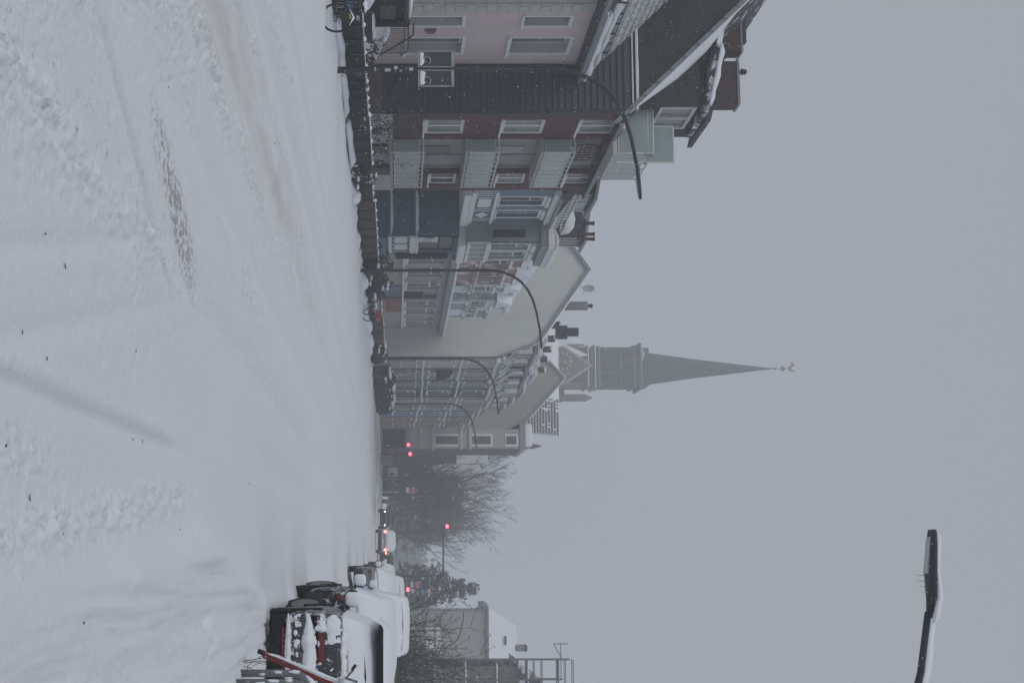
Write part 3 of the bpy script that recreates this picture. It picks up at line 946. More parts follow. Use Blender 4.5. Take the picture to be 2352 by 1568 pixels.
MB().ext([(xd + 0.3, d0 - 0.25, zd1 + 0.14), (xd + 0.3, d0 - 0.25, zd1 + 0.34), (xd - 3.4, d0 - 0.25, zd1 + 1.15), (xd - 3.4, d0 - 0.25, zd1 + 0.95)], (0, d1 - d0 + 0.5, 0)).build('dormer_roof', mat_two('snowy_dormer_roof', (0.03, 0.03, 0.03), SNOWC, 1.6, 0.46, 0.54, 0.9), h2)
MB().ridge([(xd + 0.05, d0 - 0.2, zd1 + 0.36), (xd - 2.4, d0 - 0.2, zd1 + 0.9)], 0.4, 0.2, seed=5, amp=0.6).build('dormer_snow', snow, h2, smooth=True)
# roof terrace of frosted glass
xt = -16.02
t0, t1 = yx(352, xt), yx(412, xt)
tz0, tz1 = 10.22, 11.62
MB().box(XB - 1.2, xt + 0.05, t0, t1, tz0 - 0.16, tz0).build('terrace_slab', cream, h2)
rb = MB()
rb.tube([(XB - 1.0, t0, tz1), (xt, t0, tz1), (xt, t1, tz1)], 0.035, 6)
rb.tube([(XB - 1.0, t0, tz0 + 0.05), (xt, t0, tz0 + 0.05), (xt, t1, tz0 + 0.05)], 0.025, 6)
rb.tube([(XB - 1.0, t0, tz1 - 0.2), (xt, t0, tz1 - 0.2), (xt, t1, tz1 - 0.2)], 0.02, 6)
for i in range(6):
    yy = t0 + (t1 - t0) * i / 5
    rb.tube([(xt, yy, tz0 - 0.05), (xt, yy, tz1)], 0.028, 5)
ro = rb.build('terrace_railing', MATS['white_steel'], h2)
for i in range(5):
    MB().box(xt - 0.008, xt + 0.008, t0 + (t1 - t0) * i / 5 + 0.04, t0 + (t1 - t0) * (i + 1) / 5 - 0.04, tz0 + 0.08, tz1 - 0.22).build('glass_panel', glassg, ro)
MB().box(XB - 0.95, xt - 0.04, t0 - 0.008, t0 + 0.008, tz0 + 0.08, tz1 - 0.05).build('glass_panel', glassg, ro)
ysn = t0 + 0.25
sx0, sx1 = xy(289, ysn), xy(375, ysn)
sc = MB()
szt, szb = zxy(1545, 330, ysn), zxy(1482, 330, ysn)
for (a, b, c, d) in ((sx0, sx0 + 0.06, szb, szt), (sx1 - 0.06, sx1, tz0, szt), (sx0, sx1, szt, szt + 0.06), (sx0, sx1, szb - 0.06, szb)):
    sc.box(a, b, ysn, ysn + 0.05, c, d)
so = sc.build('privacy_screen', MATS['white_steel'], h2)
MB().box(sx0 + 0.06, sx1 - 0.06, ysn + 0.015, ysn + 0.035, szb, szt).build('glass_panel', glassg, so)
# second dormer behind the terrace
d2a, d2b = t0 + 0.9, t1 + 0.3
MB().ext([(XB - 0.9, d2a, ZE2), (XB - 0.9, d2a, zxx(1520, 400, XB - 0.9)), (XB - 3.6, d2a, zxx(1520, 400, XB - 0.9) + 0.6), (XB - 3.6, d2a, ZE2)], (0, d2b - d2a, 0)).build('terrace_dormer', shingle, h2)
MB().ext([(XB - 0.5, d2a - 0.3, zxx(1522, 400, XB - 0.9)), (XB - 0.5, d2a - 0.3, zxx(1522, 400, XB - 0.9) + 0.2), (XB - 3.8, d2a - 0.3, zxx(1522, 400, XB - 0.9) + 1.0), (XB - 3.8, d2a - 0.3, zxx(1522, 400, XB - 0.9) + 0.8)], (0, d2b - d2a + 0.5, 0)).build('dormer_roof', rooftile, h2)
window(h2, street_fr(XB - 0.9), d2a + 1.4, d2b - 0.3, ZE2 + 0.3, ZE2 + 1.7, n=0.02, cols=2, pane=glassd, bar=0.1, sill=False)
# chimneys
for (ua, ub, xtop, name_l) in ((140, 240, 1700, 'wide dark brick chimney with small cowl'), (-20, 119, 1706, 'dark brick chimney with ragged tiled rim')):
    yc = YG + 5.0
    xa, xb_ = xy(ua, yc), xy(ub, yc)
    zt = zxy(xtop, (ua + ub) / 2, yc)
    co = MB().box(xa, xb_, yc, yc + 0.9, zt - 4.5, zt).build('chimney', chimbrick, h2, label=name_l, bevel=0.05)
    MB().box(xa - 0.05, xb_ + 0.05, yc - 0.05, yc + 0.95, zt - 0.12, zt - 0.04).build('chimney_cap', zinc, co)
    if ub == 240:
        MB().lathe((xa + 0.35, yc + 0.4, zt), [(0.07, 0), (0.07, 0.12), (0.14, 0.14), (0.14, 0.22), (0.09, 0.24), (0.13, 0.3), (0.05, 0.38)], 10).build('cowl', blackmetal, co)
    else:
        for i in range(8):
            MB().box(xa + 0.1 + i * 0.27, xa + 0.32 + i * 0.27, yc - 0.04, yc + 0.3, zt, zt + 0.12).build('rim_tile', blackmetal, co)

# ---------------------------------------------------------------- blue house (upper floor over an open porch, oriel)
XU = -17.0
XO = -15.95
YB = yx(542, -16.25)                         # blue wall facing the camera
YO2 = yx(598, XO)
h3 = thing('blue_house', 'blue rendered house with white ornament panels and a pale green oriel', 'house', (XU, YE, 0))
fu = street_fr(XU); fb = cross_fr(YB); fo = street_fr(XO)
zf0, zf1 = 4.75, 5.08
ze3 = 9.15
w1 = (yx(452, XU), yx(470, XU)); w2 = (yx(483, XU), yx(498, XU))
zwn = (6.45, 8.45)
wall_mb(fu, YE + 0.02, YB, zf1, ze3, [(w1[0], w1[1], *zwn), (w2[0], w2[1], *zwn)], 0.25).build('wall', midblue, h3)
for (a, b) in (w1, w2):
    window(h3, fu, a, b, *zwn, n=-0.2, cols=2, transom=0.72, pane=glassd, surround=0.16, bar=0.06)
    MB().fbox(fu, a - 0.2, b + 0.2, zwn[1] + 0.17, zwn[1] + 0.33, 0.0, 0.12).build('lintel', white, h3)
MB().fbox(fu, YE + 0.02, YB + 0.3, 6.18, 6.34, 0.0, 0.14).build('string_course', white, h3)
MB().fbox(fu, YE + 0.02, YB + 0.3, 5.12, 5.32, 0.0, 0.14).build('string_course', white, h3)
MB().fbox(fu, YE + 0.02, YB, ze3 - 0.32, ze3, 0.0, 0.25).build('cornice', white, h3)
pb = MB()
y_ = YE + 0.15
# ornament panels: bars, an octagon plate and a lozenge
pa0, pa1 = yx(456, XU), yx(474, XU)
for k, yy in enumerate(np.linspace(YE + 0.1, YB - 0.2, 15)):
    if pa0 - 0.1 < yy < pa1 + 0.1 or yx(485, XU) < yy < yx(500, XU):
        continue
    MB().fbox(fu, yy - 0.045, yy + 0.045, 5.34, 6.16, 0.004, 0.04).build('ornament_bar', white, h3)
c = 0.12
MB().ext([fu(pa0 + c, 5.45, 0.01), fu(pa1 - c, 5.45, 0.01), fu(pa1, 5.57, 0.01), fu(pa1, 5.95, 0.01), fu(pa1 - c, 6.07, 0.01), fu(pa0 + c, 6.07, 0.01), fu(pa0, 5.95, 0.01), fu(pa0, 5.57, 0.01)], (0.03, 0, 0)).build('ornament_plate', white, h3)
lz = (yx(486, XU), yx(498, XU))
MB().ext([fu(lz[0], 5.75, 0.01), fu((lz[0] + lz[1]) / 2, 5.42, 0.01), fu(lz[1], 5.75, 0.01), fu((lz[0] + lz[1]) / 2, 6.08, 0.01)], (0.03, 0, 0)).build('ornament_lozenge', white, h3)
# slab over the porch with snow on its edge
MB().box(-22, XU + 0.25, YE + 0.02, YB + 0.25, zf0, zf1).build('porch_slab', white, h3)
MB().ridge([(XU + 0.18, YE + 0.1, zf1), (XU + 0.18, YB, zf1)], 0.24, 0.07, seed=6).build('ledge_snow', snow, h3, smooth=True)
FXB = -12.55
# blue wall at the back of the porch, two ledges with snow
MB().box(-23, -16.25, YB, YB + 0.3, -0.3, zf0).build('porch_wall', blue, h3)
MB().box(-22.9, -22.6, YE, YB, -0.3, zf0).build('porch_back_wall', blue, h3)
MB().ridge([(FXB, yx(598, FXB), -0.02), (FXB, yx(700, FXB), 0.0), (FXB, yx(818, FXB), -0.02)], 0.7, 0.30, seed=31, amp=0.9, freq=0.45).build('kerb_drift', snow, None, smooth=True, kind='structure', label='uneven snow drift heaped along the garden fronts')
for (xx, hs) in ((897, 0.13), (955, 0.16)):
    zz = zxy(xx, 490, YB)
    MB().fbox(fb, -18.6, -16.3, zz - 0.08, zz, 0.0, 0.10).build('ledge', midblue, h3)
    MB().ridge([fb(-18.55, zz, 0.02), fb(-17.6, zz, 0.03), fb(-16.3, zz, 0.04)], 0.22, hs, seed=hs * 50, amp=0.3).build('ledge_snow', snow, h3, smooth=True)
# oriel: grey cheek facing us, pale green front
MB().box(XU - 0.3, XO, YB, YB + 0.2, zf1, 8.75).build('oriel_cheek', greyr, h3)
ob = (xy(524, YB), xy(549, YB))
window(h3, fb, ob[0], ob[1], 6.3, 8.05, n=0.04, cols=1, pane=glassd, frm=greyr, bar=0.07, sill=True)
yf1, yf2 = yx(560, XO), yx(573, XO)
yf3, yf4 = yx(578, XO), yx(594, XO)
wall_mb(fo, YB, YO2, zf1 + 0.02, 8.75, [(yf1, yf2, 6.35, 8.2), (yf3, yf4, 6.35, 8.2)], 0.2).build('oriel_front', greenr, h3)
for (a, b) in ((yf1, yf2), (yf3, yf4)):
    window(h3, fo, a, b, 6.35, 8.2, n=-0.15, cols=1, transom=0.7, pane=glassd, surround=0.14, bar=0.07)
    MB().fbox(fo, a - 0.05, b + 0.05, 8.36, 8.55, 0.0, 0.15).build('lintel', white, h3)
for zz in (5.15, 6.1):
    MB().fbox(fo, YB - 0.03, YO2, zz, zz + 0.16, 0.0, 0.12).build('string_course', white, h3)
for k in range(5):
    yy = YB + (YO2 - YB) * k / 4
    MB().fbox(fo, yy - 0.05, yy + 0.05, 5.32, 6.09, 0.004, 0.05).build('ornament_bar', white, h3)
MB().box(XU - 0.3, XO + 0.28, YB - 0.2, YO2 + 0.1, 8.75, 9.1).build('oriel_cornice', zinc, h3)
MB().box(XU - 0.3, XO + 0.38, YB - 0.28, YO2 + 0.15, 9.1, 9.32).build('oriel_cornice', white, h3)
MB().ridge([(XO - 0.1, YB - 0.1, 9.32), (XO - 0.1, YO2, 9.32)], 1.2, 0.35, seed=8).build('oriel_snow', snow, h3, smooth=True)
MB().box(XU - 0.5, XO + 0.16, YB + 0.26, YO2, zf0 - 0.02, zf1 + 0.01).build('oriel_base', white, h3)
# ground floor front beside the porch
XG = -16.25
fgf = street_fr(XG)
YD = yx(578, XG)
wall_mb(fgf, YB, YO2, -0.2, zf0, [(YB + 0.35, YD - 0.15, 2.72, 4.55)], 0.2).build('ground_floor', midblue, h3)
window(h3, fgf, YB + 0.35, YD - 0.15, 2.72, 4.55, n=-0.12, cols=1, transom=0.58, pane=mat('slatted_blind', (0.15, 0.165, 0.165), 0.7, 0.3, 8, streak=True), frm=darkwood, bar=0.09)
pst = MB().fbox(fgf, YB + 0.42, YB + 1.75, 2.80, 3.72, -0.08, -0.05).build('paper_notice', mat('notice_paper', (0.62, 0.63, 0.66), 0.8, 0.03, 5), h3)
MB().fbox(fgf, YB + 0.62, YB + 0.92, 3.05, 3.5, -0.048, -0.042).build('notice_picture', mat('print_grey', (0.20, 0.21, 0.23), 0.8, 0.3, 9), pst)
for k in range(3):
    MB().fbox(fgf, YB + 1.08 + 0.22 * k, YB + 1.22 + 0.22 * k, 2.95, 3.4, -0.048, -0.042).build('notice_text', mat('print_pale', (0.42, 0.43, 0.46), 0.8, 0.3, 40), pst)
MB().fbox(fgf, YB, YD, 1.25, 1.42, 0.0, 0.1).build('string_course', white, h3)
MB().fbox(fgf, YB, YD, 2.32, 2.66, 0.0, 0.1).build('string_course', white, h3)
MB().ridge([fgf(YB, 2.66, 0.05), fgf(YD, 2.66, 0.05)], 0.2, 0.1, seed=3).build('ledge_snow', snow, h3, smooth=True)
for k in range(2):
    a = YB + 0.25 + (YD - YB) * 0.45 * k
    b = a + (YD - YB) * 0.33
    MB().ext([fgf(a + c, 1.55, 0.01), fgf(b - c, 1.55, 0.01), fgf(b, 1.67, 0.01), fgf(b, 2.07, 0.01), fgf(b - c, 2.19, 0.01), fgf(a + c, 2.19, 0.01), fgf(a, 2.07, 0.01), fgf(a, 1.67, 0.01)], (0.03, 0, 0)).build('ornament_plate', white, h3)
for k in range(5):
    yy = YB + (YD - YB) * (0.02 + 0.24 * k)
    MB().fbox(fgf, yy - 0.03, yy + 0.03, 1.43, 2.31, 0.004, 0.04).build('ornament_bar', white, h3)
dpx = MB()
dpx.tube([(XG + 0.2, YD + 0.1, 1.6), (XG + 0.2, YD + 0.1, 4.3)], 0.16, 8)
dpx.build('porch_post', blackmetal, h3)
# roof, snow, dormer
XR, ZR = XU - 5.0, 13.6
ro3 = MB().poly([(XU + 0.3, YE + 0.02, ze3), (XR, YE + 0.02, ZR), (XR, YO2 + 0.1, ZR), (XU + 0.3, YO2 + 0.1, ze3)]).build('roof', rooftile, h3)
MB().tube([(XU + 0.38, YE, ze3 - 0.02), (XU + 0.38, YB, ze3 - 0.02)], 0.09, 8).build('gutter', zinc, h3)
sg = MB()
for k in range(2):
    sg.tube([(XU - 0.1, YE + 0.1, ze3 + 0.65 + 0.25 * k), (XU - 0.1, YO2, ze3 + 0.65 + 0.25 * k)], 0.02, 5)
for yy in np.arange(YE + 0.2, YO2, 0.35):
    sg.tube([(XU - 0.1, yy, ze3 + 0.35), (XU - 0.1, yy, ze3 + 0.92)], 0.015, 4)
sg.build('snow_guard', blackmetal, h3)
sp_ = []
NS, NT = 14, 9
for i in range(NS):
    for j in range(NT):
        yy = yx(497, XU) + (YO2 - yx(497, XU)) * i / (NS - 1)
        d = 0.25 + (2.7 - 1.3 * abs(i / (NS - 1) - 0.25)) * j / (NT - 1)
        ed = min(1, 3 * min(j, NT - 1 - j) / NT) * min(1, 3 * min(i, NS - 1 - i) / NS)
        k_ = (ZR - ze3) / 5.3
        sp_.append((XU + 0.3 - d, yy, ze3 + d * k_ + 0.03 + 0.3 * ed * (1 + 0.4 * mnoise.noise(Vector((yy, d, 0))))))
MB().grid(sp_, NS, NT).build('roof_snow', snow, h3, smooth=True)
def dormer(root, xf, y0, y1, z0, z1, wallm, cols=2, paneM=None, snowh=0.25, deep=2.6):
    fd_ = street_fr(xf)
    mb = MB()
    mb.box(xf - deep, xf, y0, y0 + 0.14, z0 - 0.6, z1)
    mb.box(xf - deep, xf, y1 - 0.14, y1, z0 - 0.6, z1)
    mb.fbox(fd_, y0 + 0.14, y1 - 0.14, z0 - 0.6, z0, -0.1, 0.0)
    mb.fbox(fd_, y0 + 0.14, y1 - 0.14, z1 - 0.1, z1, -0.1, 0.0)
    d_ = mb.build('dormer', wallm, root)
    wn = (y1 - y0 - 0.28) / cols
    bars = MB()
    for i in range(cols + 1):
        bars.fbox(fd_, y0 + 0.14 + wn * i - 0.05, y0 + 0.14 + wn * i + 0.05, z0, z1 - 0.1, -0.08, 0.02)
    bars.build('dormer_window', white, d_)
    for i in range(cols):
        MB().fbox(fd_, y0 + 0.19 + wn * i, y0 + 0.09 + wn * (i + 1), z0, z1 - 0.1, -0.06, -0.04).build('dormer_pane', paneM or glassd, d_)
    MB().ext([(xf + 0.3, y0 - 0.2, z1), (xf + 0.3, y0 - 0.2, z1 + 0.14), (xf - deep - 0.2, y0 - 0.2, z1 + 0.7), (xf - deep - 0.2, y0 - 0.2, z1 + 0.56)], (0, y1 - y0 + 0.4, 0)).build('dormer_roof', zinc, d_)
    if snowh:
        MB().ridge([(xf - deep * 0.45, y0 - 0.15, z1 + 0.36), (xf - deep * 0.45, y1 + 0.15, z1 + 0.36)], deep * 0.95, snowh, seed=y0, amp=0.3).build('dormer_snow', snow, d_, smooth=True)
    return d_
xdd = XU - 1.6
xd3 = -17.45
dormer(h3, xd3, yx(546, xd3), yx(567, xd3), zxx(1264, 556, xd3), zxx(1334, 556, xd3), rooftile, 3, glassd, 0.0, 3.2)
dormer(h3, xdd + 0.5, yx(447, xdd + 0.5), yx(486, xdd + 0.5), zxx(1300, 470, xdd + 0.5), zxx(1352, 470, xdd + 0.5), darkwood, 2, glassg, 0.0)
for (u_, x0_, x1_) in ((513, 1300, 1365), (538, 1310, 1366), (549, 1310, 1366)):
    yy = YB - 1.0
    xx = xy(u_, yy)
    MB().tube([(xx, yy, zxy(1325, u_, yy)), (xx, yy, zxy(x1_ - 3, u_, yy))], 0.085, 8).build('chimney_pot', chimbrick, h3)
    MB().tube([(xx, yy, zxy(x1_ - 3, u_, yy)), (xx, yy, zxy(x1_, u_, yy))], 0.11, 8).build('chimney_pot_rim', chimbrick, h3)

# ---------------------------------------------------------------- rosy house and white house of the same terrace
YH4, YH5 = yx(650, -16.3), yx(727, -16.4)
YGB = 108.6                                   # cream gable wall facing the camera
canopy_x = -16.0
def terrace_upper(root, y0, y1, xf, z0, z1, wallm, bays, pane=None):
    """upper storey with projecting bays; bays = [(ya, yb, proj, ztop, pointed)]"""
    f0 = street_fr(xf)
    wall_mb(f0, y0, y1, z0, z1, [], 0.1).build('wall', wallm, root)
    MB().box(xf - 6, xf, y1 - 0.02, y1 - 0.01, z0, z1).build('party_wall', wallm, root)
    for (ya, yb, pr, zt, pointed) in bays:
        fp = street_fr(xf + pr)
        hol = []
        n = max(1, int((yb - ya) / 1.3))
        wd = (yb - ya) / n
        for i in range(n):
            hol.append((ya + wd * i + 0.22, ya + wd * (i + 1) - 0.22, z0 + 1.25, zt - 0.7))
        b_ = wall_mb(fp, ya, yb, z0, zt, hol, 0.16)
        b_.poly([(xf, ya, z0), (xf + pr, ya, z0), (xf + pr, ya, zt), (xf, ya, zt)])
        b_.poly([(xf, yb, z0), (xf + pr, yb, z0), (xf + pr, yb, zt), (xf, yb, zt)])
        if pointed:
            b_.poly([(xf + pr, ya, zt), (xf + pr, yb, zt), (xf + pr, (ya + yb) / 2, zt + 0.9)])
        bo = b_.build('bay', wallm, root)
        for h in hol:
            window(root, fp, h[0], h[1], h[2], h[3], n=-0.12, cols=1, transom=0.7, pane=pane or glassd, bar=0.08)
            MB().fbox(fp, h[0] - 0.1, h[1] + 0.1, h[3] + 0.05, h[3] + 0.2, 0.0, 0.1).build('lintel', white, root)
        MB().box(xf, xf + pr + 0.12, ya - 0.08, yb + 0.08, z0 + 0.95, z0 + 1.12).build('string_course', wallm, root)
        if pointed:
            MB().add([(xf + pr + 0.1, ya - 0.1, zt - 0.02), (xf + pr + 0.1, (ya + yb) / 2, zt + 0.98), (xf + pr + 0.1, yb + 0.1, zt - 0.02), (xf - 1.8, ya - 0.1, zt - 0.02), (xf - 1.8, (ya + yb) / 2, zt + 0.98), (xf - 1.8, yb + 0.1, zt - 0.02)], [(0, 1, 4, 3), (1, 2, 5, 4), (0, 2, 1), (3, 4, 5)]).build('bay_roof', snow, root)
        else:
            MB().box(xf, xf + pr + 0.14, ya - 0.1, yb + 0.1, zt, zt + 0.16).build('bay_cornice', wallm, root)
            MB().ridge([(xf + pr * 0.3, ya, zt + 0.16), (xf + pr * 0.3, yb, zt + 0.16)], pr * 1.6, 0.35, seed=ya).build('bay_snow', snow, root, smooth=True)
h4 = thing('rosy_house', 'rosy rendered terraced house with snow plastered oriel between green oriel and white house', 'house', (-17, YO2, 0))
h5 = thing('white_house', 'white terraced house with snow plastered bays in front of the cream gable wall', 'house', (-17, YH4, 0))
terrace_upper(h4, YO2 + 0.05, YH4, -16.9, 4.9, 8.9, rosyr, [(YO2 + 0.4, YO2 + 2.6, 0.8, 8.3, True), (YO2 + 3.4, YH4 - 0.5, 0.75, 8.2, True)])
terrace_upper(h5, YH4 + 0.05, YH5, -16.9, 4.9, 8.6, whiter, [(YH4 + 0.3, YH4 + 2.6, 0.7, 7.9, True), (YH4 + 4.0, YH4 + 6.6, 0.9, 7.7, True), (YH4 + 7.6, YH5 - 0.4, 0.6, 7.3, False)])
for (rt, ya, yb, ze_, zr_) in ((h4, YO2 + 0.1, YH4, 8.9, 12.6), (h5, YH4, YH5, 8.6, 12.3)):
    MB().poly([(-16.6, ya, ze_), (-21.5, ya, zr_), (-21.5, yb, zr_), (-16.6, yb, ze_)]).build('roof', snow, rt)
    MB().ridge([(-16.9, ya, ze_), (-16.9, yb, ze_)], 0.9, 0.35, seed=ya, amp=0.5).build('eaves_snow', snow, rt, smooth=True)
MB().ridge([(-18.2, YO2 + 0.2, 10.2), (-19.0, YH4 - 1, 11.0)], 1.5, 0.7, seed=77, amp=0.5).build('roof_drift', snow, h4, smooth=True)

# ground floors behind a continuous canopy
def canopy(root, y0, y1, x=canopy_x, z0=4.55, z1=4.85):
    MB().box(-17.0, x, y0, y1, z0, z1).build('canopy', zinc, root)
    MB().ridge([(x - 0.18, y0, z1), (x - 0.18, y1, z1)], 0.5, 0.16, seed=y0, amp=0.4).build('canopy_snow', snow, root, smooth=True)
canopy(h4, YO2 + 0.05, YH4); canopy(h5, YH4, YH5)
XF = -16.5
ff = street_fr(XF)
beige = mat('beige_render', (0.36, 0.37, 0.35), 0.9, 0.08, 1.5)
def shopfront(root, y0, y1, wallm, kinds):
    """ground floor between y0 and y1; kinds = list of (width share, 'w'indow | 'd'oor | 'p'ier)"""
    tot = sum(k[0] for k in kinds)
    y = y0
    hol, items = [], []
    for (sh, kd) in kinds:
        w = (y1 - y0) * sh / tot
        if kd == 'w':
            hol.append((y + 0.08, y + w - 0.08, 2.2, 4.2)); items.append(('w', hol[-1]))
        elif kd == 'd':
            hol.append((y + 0.08, y + w - 0.08, 0.6, 4.1)); items.append(('d', hol[-1]))
        y += w
    wall_mb(ff, y0, y1, -0.2, 4.55, hol, 0.25).build('ground_floor', wallm, root)
    for kd, h in items:
        if kd == 'w':
            window(root, ff, h[0], h[1], h[2], h[3], n=-0.15, cols=2, transom=0.7, pane=glassc, bar=0.09, sillsnow=True)
        else:
            d_ = MB().fbox(ff, h[0], h[1], h[2], h[3] - 0.8, -0.22, -0.12).build('door', darkwood, root)
            MB().fbox(ff, h[1] - 0.18, h[1] - 0.12, h[2] + 1.2, h[2] + 1.4, -0.12, -0.06).build('handle', galv, d_)
            MB().fbox(ff, h[0], h[1], h[3] - 0.74, h[3], -0.2, -0.16).build('fanlight', glassd, d_)
    MB().fbox(ff, y0, y1, 2.0, 2.12, 0.0, 0.12).build('string_course', white, root)
shopfront(h4, YO2 + 0.05, YH4, beige, [(0.5, 'p'), (1.5, 'w'), (0.6, 'p'), (1.6, 'w'), (0.5, 'p')])
shopfront(h5, YH4 + 0.02, YH5, beige, [(0.3, 'p'), (2.2, 'w'), (0.5, 'p'), (2.4, 'd'), (0.4, 'p'), (1.8, 'w'), (0.4, 'p'), (1.7, 'w'), (0.4, 'p')])
MB().fbox(ff, yx(683, XF), yx(714, XF), 1.0, 2.0, 0.01, 0.06).build('door_panel', mat('terracotta_panel', (0.25, 0.13, 0.10), 0.8, 0.15, 4), h5)
MB().fbox(ff, yx(655, XF), yx(680, XF), 1.0, 2.0, 0.01, 0.06).build('panel', midblue, h5)
h6 = thing('low_extension', 'single-storey white annex with snowy canopy against the cream gable wall', 'annex', (-17, YH5, 0))
shopfront(h6, YH5 + 0.02, YGB - 0.05, beige, [(0.3, 'p'), (1.5, 'w'), (0.3, 'p'), (1.6, 'w'), (0.8, 'p')])
canopy(h6, YH5, YGB - 0.1)
MB().box(-22, -17.0, YH5, YGB - 0.02, 4.5, 4.9).build('flat_roof', snow, h6)

# ---------------------------------------------------------------- cream mansard house, blind gable towards us
def mansard(root, Yg, prof, depth_, wallm, roofm, front=None, kick=0.25):
    """prof: picture-free outline [(X, z)] from front foot over ridge to back foot"""
    MB().ext([(x, Yg, z) for x, z in prof], (0, 0.3, 0)).build('gable_wall', wallm, root)
    rf = MB()
    for (x0, z0), (x1, z1) in zip(prof[1:-2], prof[2:-1]):
        rf.poly([(x0, Yg - kick, z0 + 0.12), (x1, Yg - kick, z1 + 0.12), (x1, Yg + depth_, z1 + 0.12), (x0, Yg + depth_, z0 + 0.12)])
    rf.build('roof', roofm, root)
    vg = MB()
    for (x0, z0), (x1, z1) in zip(prof[1:-2], prof[2:-1]):
        vg.ext([(x0, Yg - kick, z0 + 0.14), (x1, Yg - kick, z1 + 0.14), (x1, Yg - kick, z1 - 0.14), (x0, Yg - kick, z0 - 0.14)], (0, 0.25, 0))
    vg.build('verge', zinc, root)
    sn = MB()
    for (x0, z0), (x1, z1) in zip(prof[1:-2], prof[2:-1]):
        if abs(z1 - z0) < 1.3 * abs(x1 - x0):
            sn.ridge([(x0, Yg, z0 + 0.13), (x1, Yg, z1 + 0.13)], 0.5, 0.12, seed=x0)
    if sn.v:
        sn.build('verge_snow', snow, root, smooth=True)
XFG = xy(819, YGB)
XPK, ZPK = xy(619, YGB), zxy(1352, 619, YGB)
XBR, ZBR = xy(786, YGB), zxy(1236, 786, YGB)
ZEG = zxy(1146, 817, YGB)
g1 = thing('cream_gable_house', 'cream mansard house with a tall windowless gable wall and curved lamp before it', 'house', (XFG, YGB, 0))
prof = [(XFG, -0.3), (XFG, ZEG), (XBR, ZBR), (XPK, ZPK), (2 * XPK - XBR, ZBR), (2 * XPK - XFG, ZEG), (2 * XPK - XFG, -0.3)]
mansard(g1, YGB, prof, 6.0, mat('cream_gable_render', (0.52, 0.535, 0.51), 0.95, 0.11, 0.4, 0.1, 20, streak=True), snowtile)
fgf2 = street_fr(XFG)
wall_mb(fgf2, YGB, YGB + 5.5, -0.3, ZEG, [(YGB + 1, YGB + 2.4, 2.0, 4.0), (YGB + 3.2, YGB + 4.6, 2.0, 4.0), (YGB + 1, YGB + 2.4, 5.6, 7.6), (YGB + 3.2, YGB + 4.6, 5.6, 7.6)], 0.2).build('wall', cream, g1)
for (a, b) in ((1, 2.4), (3.2, 4.6)):
    for (c_, d_) in ((2.0, 4.0), (5.6, 7.6)):
        window(g1, fgf2, YGB + a, YGB + b, c_, d_, cols=2, pane=glassd)
for (u_, xt_, w_) in ((701, 1350, 0.55), (757, 1329, 0.28), (766, 1329, 0.28)):
    yc = YGB + 3.0
    xc = xy(u_, yc); zt = zxy(xt_, u_, yc)
    co = MB().box(xc - w_ / 2, xc + w_ / 2, yc, yc + 0.5, zt - (2.6 if u_ == 701 else 0.8), zt).build('chimney', mat('grey_chimney', (0.20, 0.195, 0.19), 0.9, 0.15, 3) if u_ == 701 else blackmetal, g1)
    if u_ == 757:
        MB().box(xc - 0.3, xc + 0.6, yc, yc + 0.6, zt - 1.6, zt - 0.8).build('chimney_base', darkwood, g1)
        MB().ridge([(xc - 0.3, yc + 0.3, zt - 0.8), (xc + 0.6, yc + 0.3, zt - 0.8)], 0.6, 0.15).build('chimney_snow', snow, g1, smooth=True)
    if u_ == 701:
        MB().lathe((xc, yc + 0.25, zt), [(0.10, 0), (0.10, 0.15), (0.17, 0.2), (0.15, 0.35), (0.05, 0.4)], 8).build('cowl', blackmetal, co)
dsh = MB()
yc = YGB + 0.4
xc = xy(663, yc); zc = zxy(1352, 663, yc)
dsh.lathe((xc, yc - 0.1, zc), [(0.02, 0.1), (0.30, 0.06), (0.42, 0.0), (0.40, 0.0), (0.28, 0.05), (0.01, 0.09)], 18, sx=0.62, axis='y')
dsh.tube([(xc, yc, zc - 0.05), (xc - 0.25, yc + 0.1, zc - 0.9)], 0.035, 6)
dsh.tube([(xc + 0.1, yc - 0.1, zc - 0.3), (xc + 0.45, yc - 0.5, zc - 0.45)], 0.02, 5)
tag(dsh.build('satellite_dish', mat('dish_grey', (0.36, 0.37, 0.36), 0.6, 0.06, 3), smooth=True), 'pale oval satellite dish on the verge of the cream gable', 'dish')

